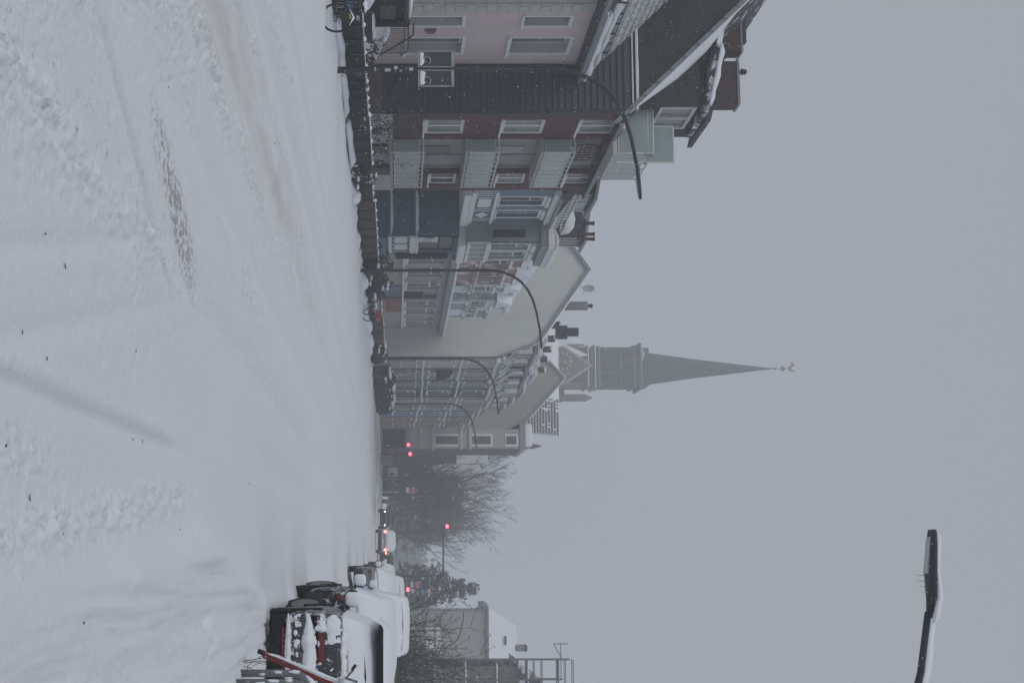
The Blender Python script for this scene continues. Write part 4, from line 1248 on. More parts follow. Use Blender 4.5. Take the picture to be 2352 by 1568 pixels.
# ---------------------------------------------------------------- far terrace beyond the cream gable
XT = -14.5
def row_house(name, label, u0, u1, zeave, col, cols, rows=3, roofh=3.6, roofm=None, frm=None, pane=None, dorm=1, X=XT, band=None):
    ya, yb = yx(u0, X), yx(u1, X)
    rt = thing(name, label, 'house', (X, ya, 0), 'coloured row houses beyond the cream gable')
    wm = mat('render_%s' % name, col, 0.9, 0.08, 1.2)
    f_ = street_fr(X)
    hol = []
    fh = (zeave - 0.9) / rows
    wd = (yb - ya) / cols
    for r in range(rows):
        for c_ in range(cols):
            a = ya + wd * c_ + wd * 0.24
            b = ya + wd * (c_ + 1) - wd * 0.24
            z0 = 1.0 + fh * r + 0.35
            hol.append((a, b, z0, z0 + fh * 0.64))
    wall_mb(f_, ya + 0.02, yb, -0.3, zeave, hol, 0.2).build('wall', wm, rt)
    for h in hol:
        window(rt, f_, h[0], h[1], h[2], h[3], n=-0.14, cols=2, transom=0.7, pane=pane or glassd, frm=frm or white, bar=0.10, surround=0.10, sillsnow=rnd.random() < 0.5)
    for r in range(1, rows):
        MB().fbox(f_, ya + 0.03, yb, 0.85 + fh * r, 1.0 + fh * r, 0.0, 0.1).build('string_course', white if band is None else band, rt)
    MB().fbox(f_, ya + 0.03, yb, zeave - 0.3, zeave, 0.0, 0.35).build('cornice', white, rt)
    MB().tube([(X + 0.42, ya, zeave + 0.02), (X + 0.42, yb, zeave + 0.02)], 0.09, 6).build('gutter', zinc, rt)
    MB().poly([(X + 0.3, ya, zeave + 0.03), (X - 2.2, ya, zeave + roofh), (X - 6, ya, zeave + roofh + 1.0), (X - 6, yb, zeave + roofh + 1.0), (X - 2.2, yb, zeave + roofh), (X + 0.3, yb, zeave + 0.03)][:3] + [(X - 6, yb, zeave + roofh + 1.0), (X - 2.2, yb, zeave + roofh), (X + 0.3, yb, zeave + 0.03)]) if False else None
    ro_ = MB()
    ro_.poly([(X + 0.3, ya, zeave + 0.03), (X - 2.2, ya, zeave + roofh), (X - 2.2, yb, zeave + roofh), (X + 0.3, yb, zeave + 0.03)])
    ro_.poly([(X - 2.2, ya, zeave + roofh), (X - 7, ya, zeave + roofh + 1.2), (X - 7, yb, zeave + roofh + 1.2), (X - 2.2, yb, zeave + roofh)])
    ro_.poly([(X + 0.3, ya, zeave + 0.03), (X - 2.2, ya, zeave + roofh), (X - 7, ya, zeave + roofh + 1.2), (X - 7, ya, zeave)])
    ro_.build('roof', roofm or snowtile, rt)
    MB().ridge([(X - 2.2, ya, zeave + roofh), (X - 2.2, yb, zeave + roofh)], 0.9, 0.25, seed=u0).build('roof_snow', snow, rt, smooth=True)
    for k in range(dorm):
        w = (yb - ya) / dorm
        dormer(rt, X - 0.5, ya + w * k + w * 0.22, ya + w * (k + 1) - w * 0.22, zeave + 0.7, zeave + 2.3, darkwood if k % 2 else white, 2, glassd, 0.3, 2.4)
    zc_ = zeave + roofh + 1.9
    co_ = MB().box(X - 3.3, X - 2.85, yb - 0.65, yb - 0.2, zeave + roofh - 0.5, zc_ - 0.5).build('chimney', chimbrick, rt)
    MB().blob((X - 3.08, yb - 0.43, zc_ - 0.5), 0.27, 0.27, 0.16, u0, 8, 5).build('chimney_snow', snow, co_, smooth=True)
    MB().tube([(X + 0.08, ya + 0.12, 0.2), (X + 0.08, ya + 0.12, zeave - 0.4)], 0.055, 6).build('downpipe', zinc, rt)
    return rt
row_house('cream_row_house', 'cream white row house right behind the tall cream gable', 821, 845, 8.9, (0.44, 0.46, 0.45), 2, dorm=1, roofh=3.2)
row_house('mauve_grey_row_house', 'mauve grey row house with a dark round awning over its door', 845, 871, 9.0, (0.31, 0.29, 0.30), 2, dorm=2, roofh=3.4)
row_house('slate_blue_row_house', 'slate blue row house with pale window surrounds', 871, 891, 9.3, (0.17, 0.22, 0.27), 2, dorm=2, roofh=3.4)
row_house('dark_brown_row_house', 'dark brown row house with bright white window frames', 891, 910, 9.4, (0.045, 0.043, 0.045), 1, dorm=1, roofh=3.6)
row_house('sand_row_house', 'sand coloured row house before the second curved lamp from the crossing', 910, 930, 9.8, (0.33, 0.33, 0.30), 2, dorm=1, roofh=3.6)
row_house('pale_pink_row_house', 'narrow pale pink row house beside the bright blue one', 930, 942, 9.4, (0.36, 0.33, 0.32), 1, dorm=1, roofh=3.0)
row_house('bright_blue_row_house', 'narrow bright blue row house', 942, 955, 9.0, (0.16, 0.25, 0.42), 1, dorm=1, roofh=2.4)
row_house('ochre_row_house', 'narrow ochre yellow row house', 955, 967, 9.0, (0.33, 0.26, 0.16), 1, dorm=0, roofh=2.2)
row_house('dusky_pink_row_house', 'narrow dusky pink row house next to the tan corner house', 967, 980, 8.6, (0.30, 0.20, 0.20), 1, dorm=0, roofh=2.0)
aw = MB()
ya_ = yx(847, XT)
aw.lathe((XT, ya_ + 0.6, 4.6), [(0.02, 1.3), (0.5, 1.0), (0.75, 0.5), (0.8, 0.0)], 14, sy=1.2)
tag(aw.build('awning', mat('dark_awning', (0.05, 0.05, 0.055), 0.8, 0.15, 4), smooth=True), 'dark dome shaped awning on the mauve grey row house', 'awning')

# ---------------------------------------------------------------- tan corner house at the crossing
YT = 164.0
tp_ = [(845, 1272), (868, 1297), (962, 1212), (985, 1166)]
XTF = xy(985, YT)
prof = [(XTF, -0.3), (XTF, zxy(1166, 985, YT)), (xy(962, YT), zxy(1212, 962, YT)), (xy(868, YT), zxy(1296, 868, YT)), (2 * xy(868, YT) - xy(962, YT), zxy(1212, 962, YT)), (2 * xy(868, YT) - XTF, zxy(1166, 985, YT)), (2 * xy(868, YT) - XTF, -0.3)]
tc_ = thing('tan_corner_house', 'tall tan house with blind gable and windowed corner bay at the crossing', 'house', (XTF, YT, 0))
tanm = mat('tan_render', (0.30, 0.295, 0.27), 0.95, 0.06, 0.5)
mansard(tc_, YT, prof, 14, tanm, snowtile)
XC1 = xy(1029, YT)
zct = zxy(1194, 1010, YT)
wx0, wx1 = xy(1001, YT), xy(1020, YT)
wz = [(zxy(1001, 1010, YT), zxy(1052, 1010, YT)), (zxy(1084, 1010, YT), zxy(1127, 1010, YT)), (zxy(1162, 1010, YT), zxy(1186, 1010, YT))]
fcb = cross_fr(YT - 0.02)
wall_mb(fcb, XTF, XC1, -0.3, zct, [(wx0, wx1, a, b) for a, b in wz], 0.2).build('bay_wall', mat('corner_bay_render', (0.37, 0.36, 0.33), 0.95, 0.05, 1), tc_)
for a, b in wz:
    window(tc_, fcb, wx0, wx1, a, b, cols=1, pane=glassd, n=-0.1, transom=0.6, surround=0.2)
for xx in (964, 992, 1057, 1077):
    zz = zxy(xx, 1010, YT)
    MB().fbox(fcb, XTF - 0.1, XC1 + 0.12, zz, zz + 0.25, 0.0, 0.25).build('cornice', mat('corner_cornice', (0.45, 0.45, 0.44), 0.9, 0.05, 2), tc_)
MB().box(XTF, XC1, YT, YT + 10, -0.3, zct).build('bay_block', lbrick, tc_)
MB().box(XTF - 0.6, XC1 + 0.15, YT - 0.2, YT + 10, zct, zct + 0.5).build('bay_roof', zinc, tc_)
MB().box(XTF - 0.6, XC1 - 0.15, YT + 0.2, YT + 9.6, zct + 0.5, zct + 1.3).build('bay_roof_snow', snow, tc_, bevel=0.2)
MB().lathe((XC1 - 0.3, YT + 1.0, zct), [(0.25, 0), (0.25, 1.2), (0.3, 1.25), (0.02, 2.4)], 8).build('pinnacle', lbrick, tc_)
MB().fbox(fcb, XTF, XC1, 0.3, 2.6, 0.02, 0.2).build('shop_front', blackmetal, tc_)
MB().fbox(fcb, XTF, XC1, zxy(935, 1010, YT) - 0.2, zxy(935, 1010, YT) + 0.2, 0.02, 0.5).build('shop_fascia', zinc, tc_)
# roof behind it, single tiles outlined by snow
YS = 176.0
rt_ = thing('tiled_roof_house', 'house behind the tan gable, its tiled roof gridded with snow', 'house', (xy(950, YS), YS, 0))
rx0, rx1 = xy(908, YS), xy(992, YS)
rz0, rz1 = zxy(1205, 950, YS), zxy(1294, 950, YS)
MB().box(rx0 - 6, rx1, YS + 0.3, YS + 9, -0.3, rz0).build('wall', tanm, rt_)
MB().ext([(rx0 - 8, YS, rz0), (rx1, YS, rz0), (rx1, YS + 4.5, rz1), (rx0 - 8, YS + 4.5, rz1)], (0, 1.2, -0.2)).build('roof', snow, rt_)
tme = None
NRr, NCc = 12, 22
for i in range(NRr):
    for j in range(NCc):
        if tme is None:
            w_ = (rx1 - rx0) / NCc * 0.84; h_ = (rz1 - rz0) / NRr * 0.62; d_ = 4.5 / NRr * 0.62
            tb = MB().add([(0, 0, 0), (w_, 0, 0), (w_, d_, h_), (0, d_, h_), (0, -0.03, 0.10), (w_, -0.03, 0.10), (w_, d_ - 0.03, h_ + 0.05), (0, d_ - 0.03, h_ + 0.05)], [(4, 5, 6, 7), (0, 1, 5, 4), (1, 2, 6, 5), (3, 0, 4, 7), (2, 3, 7, 6)])
            o = tb.build('roof_tile', mat('grey_roof_tile', (0.11, 0.115, 0.12), 0.8, 0.2, 3))
            tme = o.data
        else:
            if rnd.random() < 0.04 + 0.16 * (i / NRr) * (1 if j < 8 else 0.1):
                continue
            o = bpy.data.objects.new('roof_tile', tme)
            scene.collection.objects.link(o)
        o.parent = rt_
        o.location = Vector((rx0 + (rx1 - rx0) * j / NCc, YS - 0.02 + 4.5 * i / NRr, rz0 + (rz1 - rz0) * i / NRr)) - rt_.location

# ---------------------------------------------------------------- church
YC = 296.0
ch = thing('church', 'brick church tower with clock gable and tall dark spire in the haze', 'church', (xy(841, YC), YC, 0))
sC = 3660 / YC * (CS + _t(841) * SN)
def cx(u): return xy(u, YC)
def czz(x): return zxy(x, 841, YC)
chb = mat('church_brick', (0.15, 0.11, 0.095), 0.95, 0.2, 0.6)
chd = mat('church_dark_brick', (0.05, 0.051, 0.053), 0.95, 0.5, 0.5)
chs = mat('spire_slate', (0.048, 0.051, 0.054), 0.9, 0.25, 0.4)
cxm, hw = (cx(797) + cx(885)) / 2, (cx(885) - cx(797)) / 2
ycm = YC + hw
zb_, zt_ = czz(1362), czz(1467)
MB().box(cxm - hw, cxm + hw, YC, YC + 2 * hw, -0.3, zt_).build('tower', chd, ch)
# tower details: ledges, belfry openings, corner buttresses
for xx, pr in ((1345, 0.25), (1361, 0.35), (1371, 0.2), (1452, 0.3), (1466, 0.7)):
    zz = czz(xx)
    MB().box(cxm - hw - pr, cxm + hw + pr, YC - pr, YC + 2 * hw + pr, zz, zz + 0.45).build('ledge', chd, ch)
    MB().box(cxm - hw - pr + 0.05, cxm + hw + pr - 0.05, YC - pr + 0.03, YC + 2 * hw + pr - 0.03, zz + 0.45, zz + 0.6).build('ledge_snow', snow if xx in (1345, 1361) else mat('thin_ledge_snow', (0.3, 0.31, 0.32), 0.9, 0.5, 0.5), ch)
for k in (-1, 0, 1):
    a = cxm + k * hw * 0.62
    op = MB()
    w_ = hw * 0.2
    pts = [(a - w_, YC - 0.05, czz(1380)), (a + w_, YC - 0.05, czz(1380)), (a + w_, YC - 0.05, czz(1435))]
    for q in range(1, 8):
        an = math.pi * q / 8
        pts.append((a + w_ * math.cos(an), YC - 0.05, czz(1435) + w_ * 1.4 * math.sin(an)))
    pts.append((a - w_, YC - 0.05, czz(1435)))
    op.ext(pts, (0, 0.04, 0))
    op.build('belfry_opening', mat('belfry_dark', (0.025, 0.028, 0.03), 0.95, 0.2, 1), ch)
    MB().box(a - w_, a + w_, YC - 0.25, YC - 0.06, czz(1425), czz(1425) + 0.12).build('louvre_snow', mat('thin_ledge_snow', (0.3, 0.31, 0.32)), ch)
for sx in (-1, 1):
    MB().box(cxm + sx * hw - 0.5, cxm + sx * hw + 0.5, YC - 0.5, YC + 0.4, -0.3, czz(1330)).build('buttress', chb, ch)
# parapet and spire
MB().box(cxm - hw * 0.98, cxm + hw * 0.98, YC + 0.1, YC + 2 * hw - 0.1, zt_ + 0.5, czz(1491)).build('parapet', chd, ch)
MB().add([(cxm - hw * 1.02, YC - 0.3, zt_ + 0.6), (cxm - hw * 0.25, YC - 0.3, zt_ + 0.6), (cxm - hw * 0.62, YC - 0.1, czz(1482))], [(0, 1, 2)]).build('parapet_snow', mat('blown_snow', (0.42, 0.44, 0.46), 0.9, 0.4, 0.8), ch)
rs = hw * 0.80
zs0, zs1 = czz(1489), czz(1782)
sp2 = MB()
prf = [(rs / math.cos(math.pi / 8), 0), (rs * 0.66, (zs1 - zs0) * 0.36), (0.28, (zs1 - zs0) * 0.93), (0.09, zs1 - zs0)]
sp2.lathe((cxm, ycm, zs0), prf, 8)
so_ = sp2.build('spire', chs, ch)
so_.rotation_euler = (0, 0, 0)
MB().lathe((cxm, ycm, zs0 + (zs1 - zs0) * 0.80), [(0.62, 0), (0.62, 0.18)], 8).build('spire_band', chd, ch)
fin = MB()
fin.tube([(cxm, ycm, zs1 - 0.3), (cxm, ycm, czz(1822))], 0.07, 6)
fin.lathe((cxm, ycm, czz(1789)), [(0.05, -0.3), (0.26, -0.1), (0.26, 0.1), (0.05, 0.3)], 8)
fin.lathe((cxm, ycm, czz(1808)), [(0.06, -0.5), (0.42, -0.2), (0.55, 0.0), (0.42, 0.2), (0.06, 0.5)], 8)
fin.build('finial', mat('old_copper', (0.14, 0.10, 0.07), 0.6, 0.2, 2), ch)
cock = MB()                                 # weathercock: body, tail, neck and head
zc0 = czz(1826)
cock.ext([(cxm - 0.15, ycm, zc0 - 0.4), (cxm + 0.25, ycm, zc0 - 0.3), (cxm + 0.5, ycm, zc0 + 0.1), (cxm + 0.62, ycm, zc0 + 0.55), (cxm + 0.42, ycm, zc0 + 0.85), (cxm + 0.30, ycm, zc0 + 0.5), (cxm + 0.05, ycm, zc0 + 0.2),
          (cxm - 0.35, ycm, zc0 + 0.25), (cxm - 0.55, ycm, zc0 + 0.8), (cxm - 0.95, ycm, zc0 + 0.75), (cxm - 1.15, ycm, zc0 + 0.3), (cxm - 1.0, ycm, zc0 - 0.1), (cxm - 0.85, ycm, zc0 + 0.35), (cxm - 0.6, ycm, zc0 + 0.1), (cxm - 0.5, ycm, zc0 - 0.25)], (0, 0.1, 0))
cock.build('weathercock', MATS['old_copper'], ch)
# clock gable on the near side
zg0, zg1 = czz(1250), czz(1358)
gy = YC - 1.2
MB().ext([(cxm - hw * 0.95, gy, -0.3), (cxm + hw * 0.95, gy, -0.3), (cxm + hw * 0.95, gy, czz(1300)), (cxm + hw * 0.02, gy, zg1), (cxm - hw * 0.95, gy, czz(1300))], (0, 1.2, 0)).build('clock_gable', chb, ch)
cop = MB()
for sx in (-1, 1):
    cop.ext([(cxm + sx * hw * 1.0, gy - 0.15, czz(1296)), (cxm, gy - 0.15, zg1 + 0.2), (cxm, gy - 0.15, zg1 - 0.55), (cxm + sx * hw * 1.0, gy - 0.15, czz(1296) - 0.7)], (0, 0.5, 0))
cop.build('gable_coping', mat('snowy_coping', (0.33, 0.32, 0.31), 0.9, 0.4, 0.8), ch)
ccx, ccz = cx(832), czz(1291)
cl = MB().lathe((ccx, gy - 0.2, ccz), [(2.1, 0), (2.1, -0.1), (1.95, -0.14)], 32, axis='y').build('clock_face', mat('clock_brown', (0.085, 0.07, 0.06), 0.9, 0.2, 1), ch)
for k in range(12):
    an = 2 * math.pi * k / 12
    d_ = Vector((math.sin(an), 0, math.cos(an)))
    s_ = Vector((math.cos(an), 0, -math.sin(an)))
    c_ = Vector((ccx, gy - 0.36, ccz))
    MB().ext([c_ + d_ * 1.25 - s_ * 0.16, c_ + d_ * 1.25 + s_ * 0.16, c_ + d_ * 1.85 + s_ * 0.2, c_ + d_ * 1.85 - s_ * 0.2], (0, -0.05, 0)).build('clock_numeral', mat('clock_gold', (0.42, 0.34, 0.22), 0.6, 0.1, 1), cl)
for an, ln in ((math.radians(8), 1.45), (math.radians(25), 0.95)):
    d_ = Vector((math.sin(an), 0, math.cos(an))); s_ = Vector((math.cos(an), 0, -math.sin(an))); c_ = Vector((ccx, gy - 0.42, ccz))
    MB().ext([c_ - d_ * 0.3 - s_ * 0.1, c_ - d_ * 0.3 + s_ * 0.1, c_ + d_ * ln + s_ * 0.03, c_ + d_ * ln - s_ * 0.03], (0, -0.05, 0)).build('clock_hand', MATS['clock_gold'], cl)
# nave roofs with snow and the two flanking pinnacles
MB().add([(cxm - hw - 2.0, YC + 1, czz(1262)), (cxm - hw + 1.0, YC + 1, czz(1362)), (cxm - hw + 1.0, YC + 14, czz(1362)), (cxm - hw - 2.0, YC + 14, czz(1262))], [(0, 1, 2, 3)]).build('aisle_roof', snow, ch)
MB().add([(cxm - hw - 1.2, YC - 0.6, czz(1280)), (cxm - hw + 1.6, YC - 0.6, czz(1352)), (cxm - hw + 2.4, YC - 0.6, czz(1296)), (cxm - hw + 0.6, YC - 0.6, czz(1268))], [(0, 1, 2, 3)]).build('drift_on_gable', snow, ch)
for (u_, xt_, mt) in ((912, 1361, chb), (785, 1346, snow)):
    xx = cx(u_)
    MB().lathe((xx, YC + 1, -0.3), [(0.7, 0), (0.7, czz(1340) + 0.3), (0.8, czz(1342) + 0.3), (0.05, czz(xt_) + 0.3)], 6).build('pinnacle', mt, ch)
MB().box(cx(880), cx(915), YC + 0.5, YC + 8, -0.3, czz(1296)).build('stair_turret', chd, ch)
MB().box(cx(840), cx(915), YC - 4, YC + 0.3, -0.3, czz(1262)).build('porch_block', chd, ch)

# ================================================================== STREET LAMPS
def lamp_mesh(root, with_snow=False):
    MB().tube([(0, 0, -0.2), (0, 0, 1.1), (0, 0, 1.15), (0, 0, 3.0), (0, 0, 5.55)], [0.085, 0.085, 0.065, 0.06, 0.056], 10).build('pole', polemet, root, smooth=True)
    path = [(0, 0, 5.5), (0.01, 0, 5.8), (0.09, 0, 6.15), (0.24, 0, 6.5), (0.48, 0, 6.84), (0.82, 0, 7.12), (1.25, 0, 7.33), (1.75, 0, 7.47), (2.40, 0, 7.58)]
    arm = MB().tube(path, [0.054] * 7 + [0.048, 0.044], 10).build('arm', polemet, root, smooth=True)
    hd = MB()
    z0 = 7.58
    sec = []
    for (x, w, t, dz) in ((2.34, 0.05, 0.05, 0.0), (2.52, 0.06, 0.055, 0.012), (2.62, 0.11, 0.06, 0.02), (2.80, 0.15, 0.07, 0.03), (3.15, 0.14, 0.06, 0.06), (3.30, 0.11, 0.04, 0.075)):
        ring = []
        for k in range(12):
            an = 2 * math.pi * k / 12
            yy = w * math.cos(an)
            zz = (t if math.sin(an) > 0 else t * 0.55) * math.sin(an)
            ring.append((x, yy, z0 + dz + zz))
        sec.append(ring)
    vs_ = [p for r in sec for p in r]
    fs_ = [(i * 12 + k, i * 12 + (k + 1) % 12, (i + 1) * 12 + (k + 1) % 12, (i + 1) * 12 + k) for i in range(5) for k in range(12)]
    fs_ += [tuple(range(12))[::-1], tuple(range(60, 72))]
    hd.add(vs_, fs_)
    ho = hd.build('lamp_head', polemet, root, smooth=True)
    MB().add([(2.82, -0.07, z0 - 0.020), (3.22, -0.065, z0 + 0.030), (3.22, 0.065, z0 + 0.030), (2.82, 0.07, z0 - 0.020), (2.82, -0.07, z0 + 0.0), (3.22, -0.065, z0 + 0.05), (3.22, 0.065, z0 + 0.05), (2.82, 0.07, z0 + 0.0)],
             [(3, 2, 1, 0), (4, 5, 6, 7), (0, 1, 5, 4), (1, 2, 6, 5), (2, 3, 7, 6), (3, 0, 4, 7)]).build('lens', mat('lamp_lens', (0.33, 0.36, 0.36), 0.3, 0.1, 8), ho)
    MB().lathe((2.56, 0, z0 + 0.04), [(0.045, 0), (0.05, 0.03), (0.03, 0.06)], 10).build('sensor', galv, ho, smooth=True)
    if with_snow:
        sn = MB()
        sn.ridge([(x, 0, z + 0.018) for x, y, z in path[4:]], 0.09, 0.08, seed=3, amp=0.25, freq=3, step=0.06)
        sn.build('arm_snow', snow, arm, smooth=True)
        s2 = MB()
        s2.ridge([(2.30, 0, z0 + 0.03), (2.42, 0, z0 + 0.05), (2.56, 0, z0 + 0.09), (2.70, 0, z0 + 0.09), (2.85, 0, z0 + 0.08), (3.05, 0, z0 + 0.09), (3.27, 0, z0 + 0.10)], 0.20, 0.065, seed=5, amp=0.3, freq=2.5, step=0.04)
        s2.build('head_snow', snow, ho, smooth=True)
        for k in range(4):
            MB().tube([(2.62 + 0.06 * k, 0.05 - 0.03 * k, z0 - 0.02), (2.62 + 0.06 * k, 0.05 - 0.03 * k, z0 - 0.11)], [0.006, 0.001], 4).build('icicle', mat('ice', (0.4, 0.42, 0.44), 0.2, 0), ho)
LX = -12.4
lamp0 = thing('street_lamp', 'dark curved street lamp with poster boards and stickers on its pole', 'street lamp', (0, 0, 0), 'curved street lamps along the road')
lamp_mesh(lamp0)
labels = [None, 'dark curved street lamp before the rosy and white terraced houses', 'curved street lamp at the edge of the tall cream gable wall', 'farthest curved street lamp before the coloured row houses']
for k, u_ in enumerate((161, 621, 824, 927)):
    o = lamp0 if k == 0 else copy_tree(lamp0)
    o.location = (LX, yx(u_, LX), 0)
    if labels[k]:
        o['label'] = labels[k]
lampR = thing('street_lamp', 'large lamp head and arm capped with snow high against the sky', 'street lamp', (0, 0, 0), 'curved street lamps along the road')
lamp_mesh(lampR, True)
lampR.rotation_euler = (0, 0, math.pi)
lampR.location = (2.85, 17.75, -0.12)
lampF = copy_tree(lamp0)
lampF['label'] = 'far curved street lamp behind the bare shrub, arm towards the conifer'
lampF.rotation_euler = (0, 0, math.pi)
lampF.location = (xy(1487, 143), 143, 0)
# stickers and poster boards on the first pole (belong to the pole)
PX, PY = LX, yx(161, LX)
def onpole(name, xa, xb, du0, du1, m_):
    z0, z1 = zxy(xa, 161, PY), zxy(xb, 161, PY)
    y = PY - 0.087
    MB().box(PX + du0, PX + du1, y - 0.006, y, z0, z1).build(name, m_, lamp0)
stw = mat('sticker_white', (0.45, 0.46, 0.47), 0.6, 0.3, 14)
stg = mat('sticker_green', (0.03, 0.22, 0.13), 0.6, 0.2, 14)
stt = mat('sticker_teal', (0.10, 0.16, 0.16), 0.6, 0.3, 14)
for (a, b, c_, d_, mm_) in ((860, 863, -0.04, 0.06, stw), (864, 868, 0.0, 0.06, stt), (884, 897, -0.01, 0.07, stw), (905, 913, -0.07, 0.01, stw), (906, 910, 0.02, 0.07, stt), (918, 923, 0.03, 0.07, stw), (930, 935, -0.04, 0.02, stg), (940, 949, -0.03, 0.05, stw)):
    onpole('sticker', a, b, c_, d_, mm_)
for (ua, ub, nm) in ((121, 158, 'dark poster board hung on the near side of the pole'), (164, 202, 'dark poster board with a snow scrawl, farther from the pink house')):
    z0, z1 = zxy(960, 161, PY), zxy(1043, 161, PY)
    xa, xb_ = xy(ua, PY), xy(ub, PY)
    y = PY - 0.10
    fb_ = MB()
    fb_.box(xa, xb_, y - 0.02, y + 0.03, z0, z0 + 0.075); fb_.box(xa, xb_, y - 0.02, y + 0.03, z1 - 0.075, z1)
    fb_.box(xa, xa + 0.025, y - 0.02, y + 0.03, z0 + 0.05, z1 - 0.05); fb_.box(xb_ - 0.025, xb_, y - 0.02, y + 0.03, z0 + 0.05, z1 - 0.05)
    rt2 = thing('poster_board', nm, 'poster board', ((xa + xb_) / 2, y, z0), 'poster boards on the first lamp pole')
    fb_.build('frame', mat('pale_frame', (0.27, 0.28, 0.28), 0.6, 0.2, 9), rt2)
    MB().box(xa + 0.02, xb_ - 0.02, y - 0.005, y + 0.02, z0 + 0.04, z1 - 0.04).build('board', mat('poster_back', (0.035, 0.037, 0.040), 0.6, 0.2, 6), rt2)
    MB().ridge([(xa + 0.04, y - 0.02, z0 + 0.05), (xb_ - 0.04, y - 0.02, z0 + 0.05)], 0.05, 0.10 if ua < 160 else 0.14, seed=ua, amp=0.9, freq=6, step=0.04).build('frame_snow', snow, rt2, smooth=True)
    lp = MB()
    cxl, czl = (xa + xb_) / 2 + (0.02 if ua < 160 else 0.05), z0 + 0.24
    lp.tube([(cxl + 0.09 * math.cos(t_) * (1 + 0.25 * math.sin(2 * t_)), y - 0.012, czl + 0.08 * math.sin(t_)) for t_ in np.linspace(0.3, 5.9, 22)], 0.012, 5)
    lp.build('snow_scrawl', mat('stuck_snow', (0.34, 0.35, 0.36), 0.9, 0.3, 20), rt2)

# ================================================================== FENCES AND FRONT GARDENS
FX = -12.95
def fy(u): return yx(u, FX)
gw = thing('garden_wall', 'low brown brick garden wall capped with snow below the black fence', 'wall', (FX, fy(36), 0))
ybr = np.arange(fy(36), fy(374), 0.27)
for r in range(2):
    for i, yb in enumerate(ybr):
        if rnd.random() < 0.04:
            continue
        if r == 0 and i == 0:
            o = MB().box(FX - 0.12 + 0, FX + 0.12, yb, yb + 0.255, -0.12, 0.02).build('brick', mat('wall_brick', (0.10, 0.085, 0.08), 0.9, 0.3, 3), gw)
            bme = o.data; bloc = Vector((0, yb, 0))
        else:
            o = bpy.data.objects.new('brick', bme)
            scene.collection.objects.link(o)
            o.parent = gw
            o.location = (rnd.uniform(-0.012, 0.012), yb - bloc.y + (0.13 if r else 0), 0.15 * r)
MB().box(FX - 0.10, FX + 0.105, fy(36), fy(374), -0.3, 0.15).build('mortar', mat('mortar', (0.16, 0.155, 0.15), 0.9, 0.1, 3), gw)
for (a, b) in ((37, 158), (163, 258), (272, 372)):
    MB().ridge([(FX + 0.02, fy(a), 0.16), (FX + 0.02, fy((a + b) / 2), 0.17), (FX + 0.02, fy(b), 0.16)], 0.34, 0.16, seed=a, amp=0.4, freq=1.0).build('wall_snow', snow, gw, smooth=True)
def fence(label, u0, u1, ztop, matf, npan, slat=0.05, gap=0.03, zb=0.16, horizontal=False, toprail=True, X=FX - 0.02, group='fences along the front gardens'):
    ya, yb = yx(u0, X), yx(u1, X)
    rt = thing('fence', label, 'fence', (X, ya, 0), group)
    w = (yb - ya) / npan
    for i in range(npan + 1):
        MB().box(X - 0.03, X + 0.05, ya + w * i - 0.035, ya + w * i + 0.035, -0.1, ztop + 0.03).build('post', matf, rt)
        MB().blob((X + 0.01, ya + w * i, ztop + 0.04), 0.06, 0.06, 0.05, i).build('post_snow', snow, rt, smooth=True)
    for i in range(npan):
        s_ = MB()
        y = ya + w * i + 0.04
        if horizontal:
            z = zb
            while z + slat < ztop:
                s_.box(X, X + 0.018, y, ya + w * (i + 1) - 0.04, z, z + slat)
                z += slat + gap
        else:
            while y + slat < ya + w * (i + 1) - 0.03:
                s_.box(X, X + 0.018, y, y + slat, zb, ztop - 0.02 + 0.015 * math.sin(y * 40))
                y += slat + gap
        s_.build('slats', matf, rt, kind='stuff')
        if toprail:
            MB().box(X - 0.02, X + 0.03, ya + w * i + 0.035, ya + w * (i + 1) - 0.035, ztop - 0.02, ztop + 0.02).build('rail', matf, rt)
    MB().box(X - 0.03, X - 0.01, ya, yb, zb - 0.02, ztop - 0.1).build('backing', mat('fence_backing', (0.025, 0.03, 0.031), 0.9, 0.2, 5) if gap < 0.04 else mat('snow_behind_slats', (0.16, 0.165, 0.17), 0.9, 0.5, 5), rt)
    MB().ridge([(X, ya, ztop + 0.02), (X, yb, ztop + 0.02)], 0.05, 0.025, seed=u0, amp=0.9).build('rail_snow', snow, rt, smooth=True)
    return rt
fA = fence('black slatted fence with yellow label between house number box and lamp pole', 22, 150, 0.80, fencegreen, 4, 0.045, 0.045)
fB = fence('dark green mesh fence just past the lamp with poster boards', 165, 262, 0.80, fencegreen, 5, 0.02, 0.02)
fC = fence('black green fence in front of the balconies', 264, 374, 0.83, fencegreen, 4, 0.03, 0.02)
fD = fence('short dark fence beside the gap before the blue house', 411, 458, 0.80, fencegreen, 3, 0.06, 0.03)
fE = fence('long brown board fence in front of the blue house', 460, 597, 0.86, fencebrown, 7, 0.11, 0.02)
fF = fence('weathered brown board fence below the white house', 727, 790, 0.95, fencebrown, 4, 0.14, 0.02)
for (u_, z_, mm_, nm) in ((37, 0.55, mat('label_yellow', (0.5, 0.36, 0.08), 0.6, 0.1, 9), 'yellow'), (41, 0.72, stw, 'white'), (273, 0.72, MATS['label_yellow'], 'orange'), (295, 0.72, stw, 'pale')):
    y = fy(u_)
    par = fA if u_ < 150 else fC
    MB().box(FX + 0.0, FX + 0.012, y - 0.16, y + 0.16, z_ - 0.04, z_ + 0.03).build('label_plate', mm_, par)
for k, (a, b) in enumerate(((412, 440), (463, 510), (520, 560), (565, 597))):
    MB().ridge([(FX + 0.15, fy(a), 0.0), (FX + 0.15, fy(b), 0.0)], 0.4, 0.22, seed=a, amp=0.5, freq=0.8).build('snow_bank', snow, fE if a > 450 else fD, smooth=True)
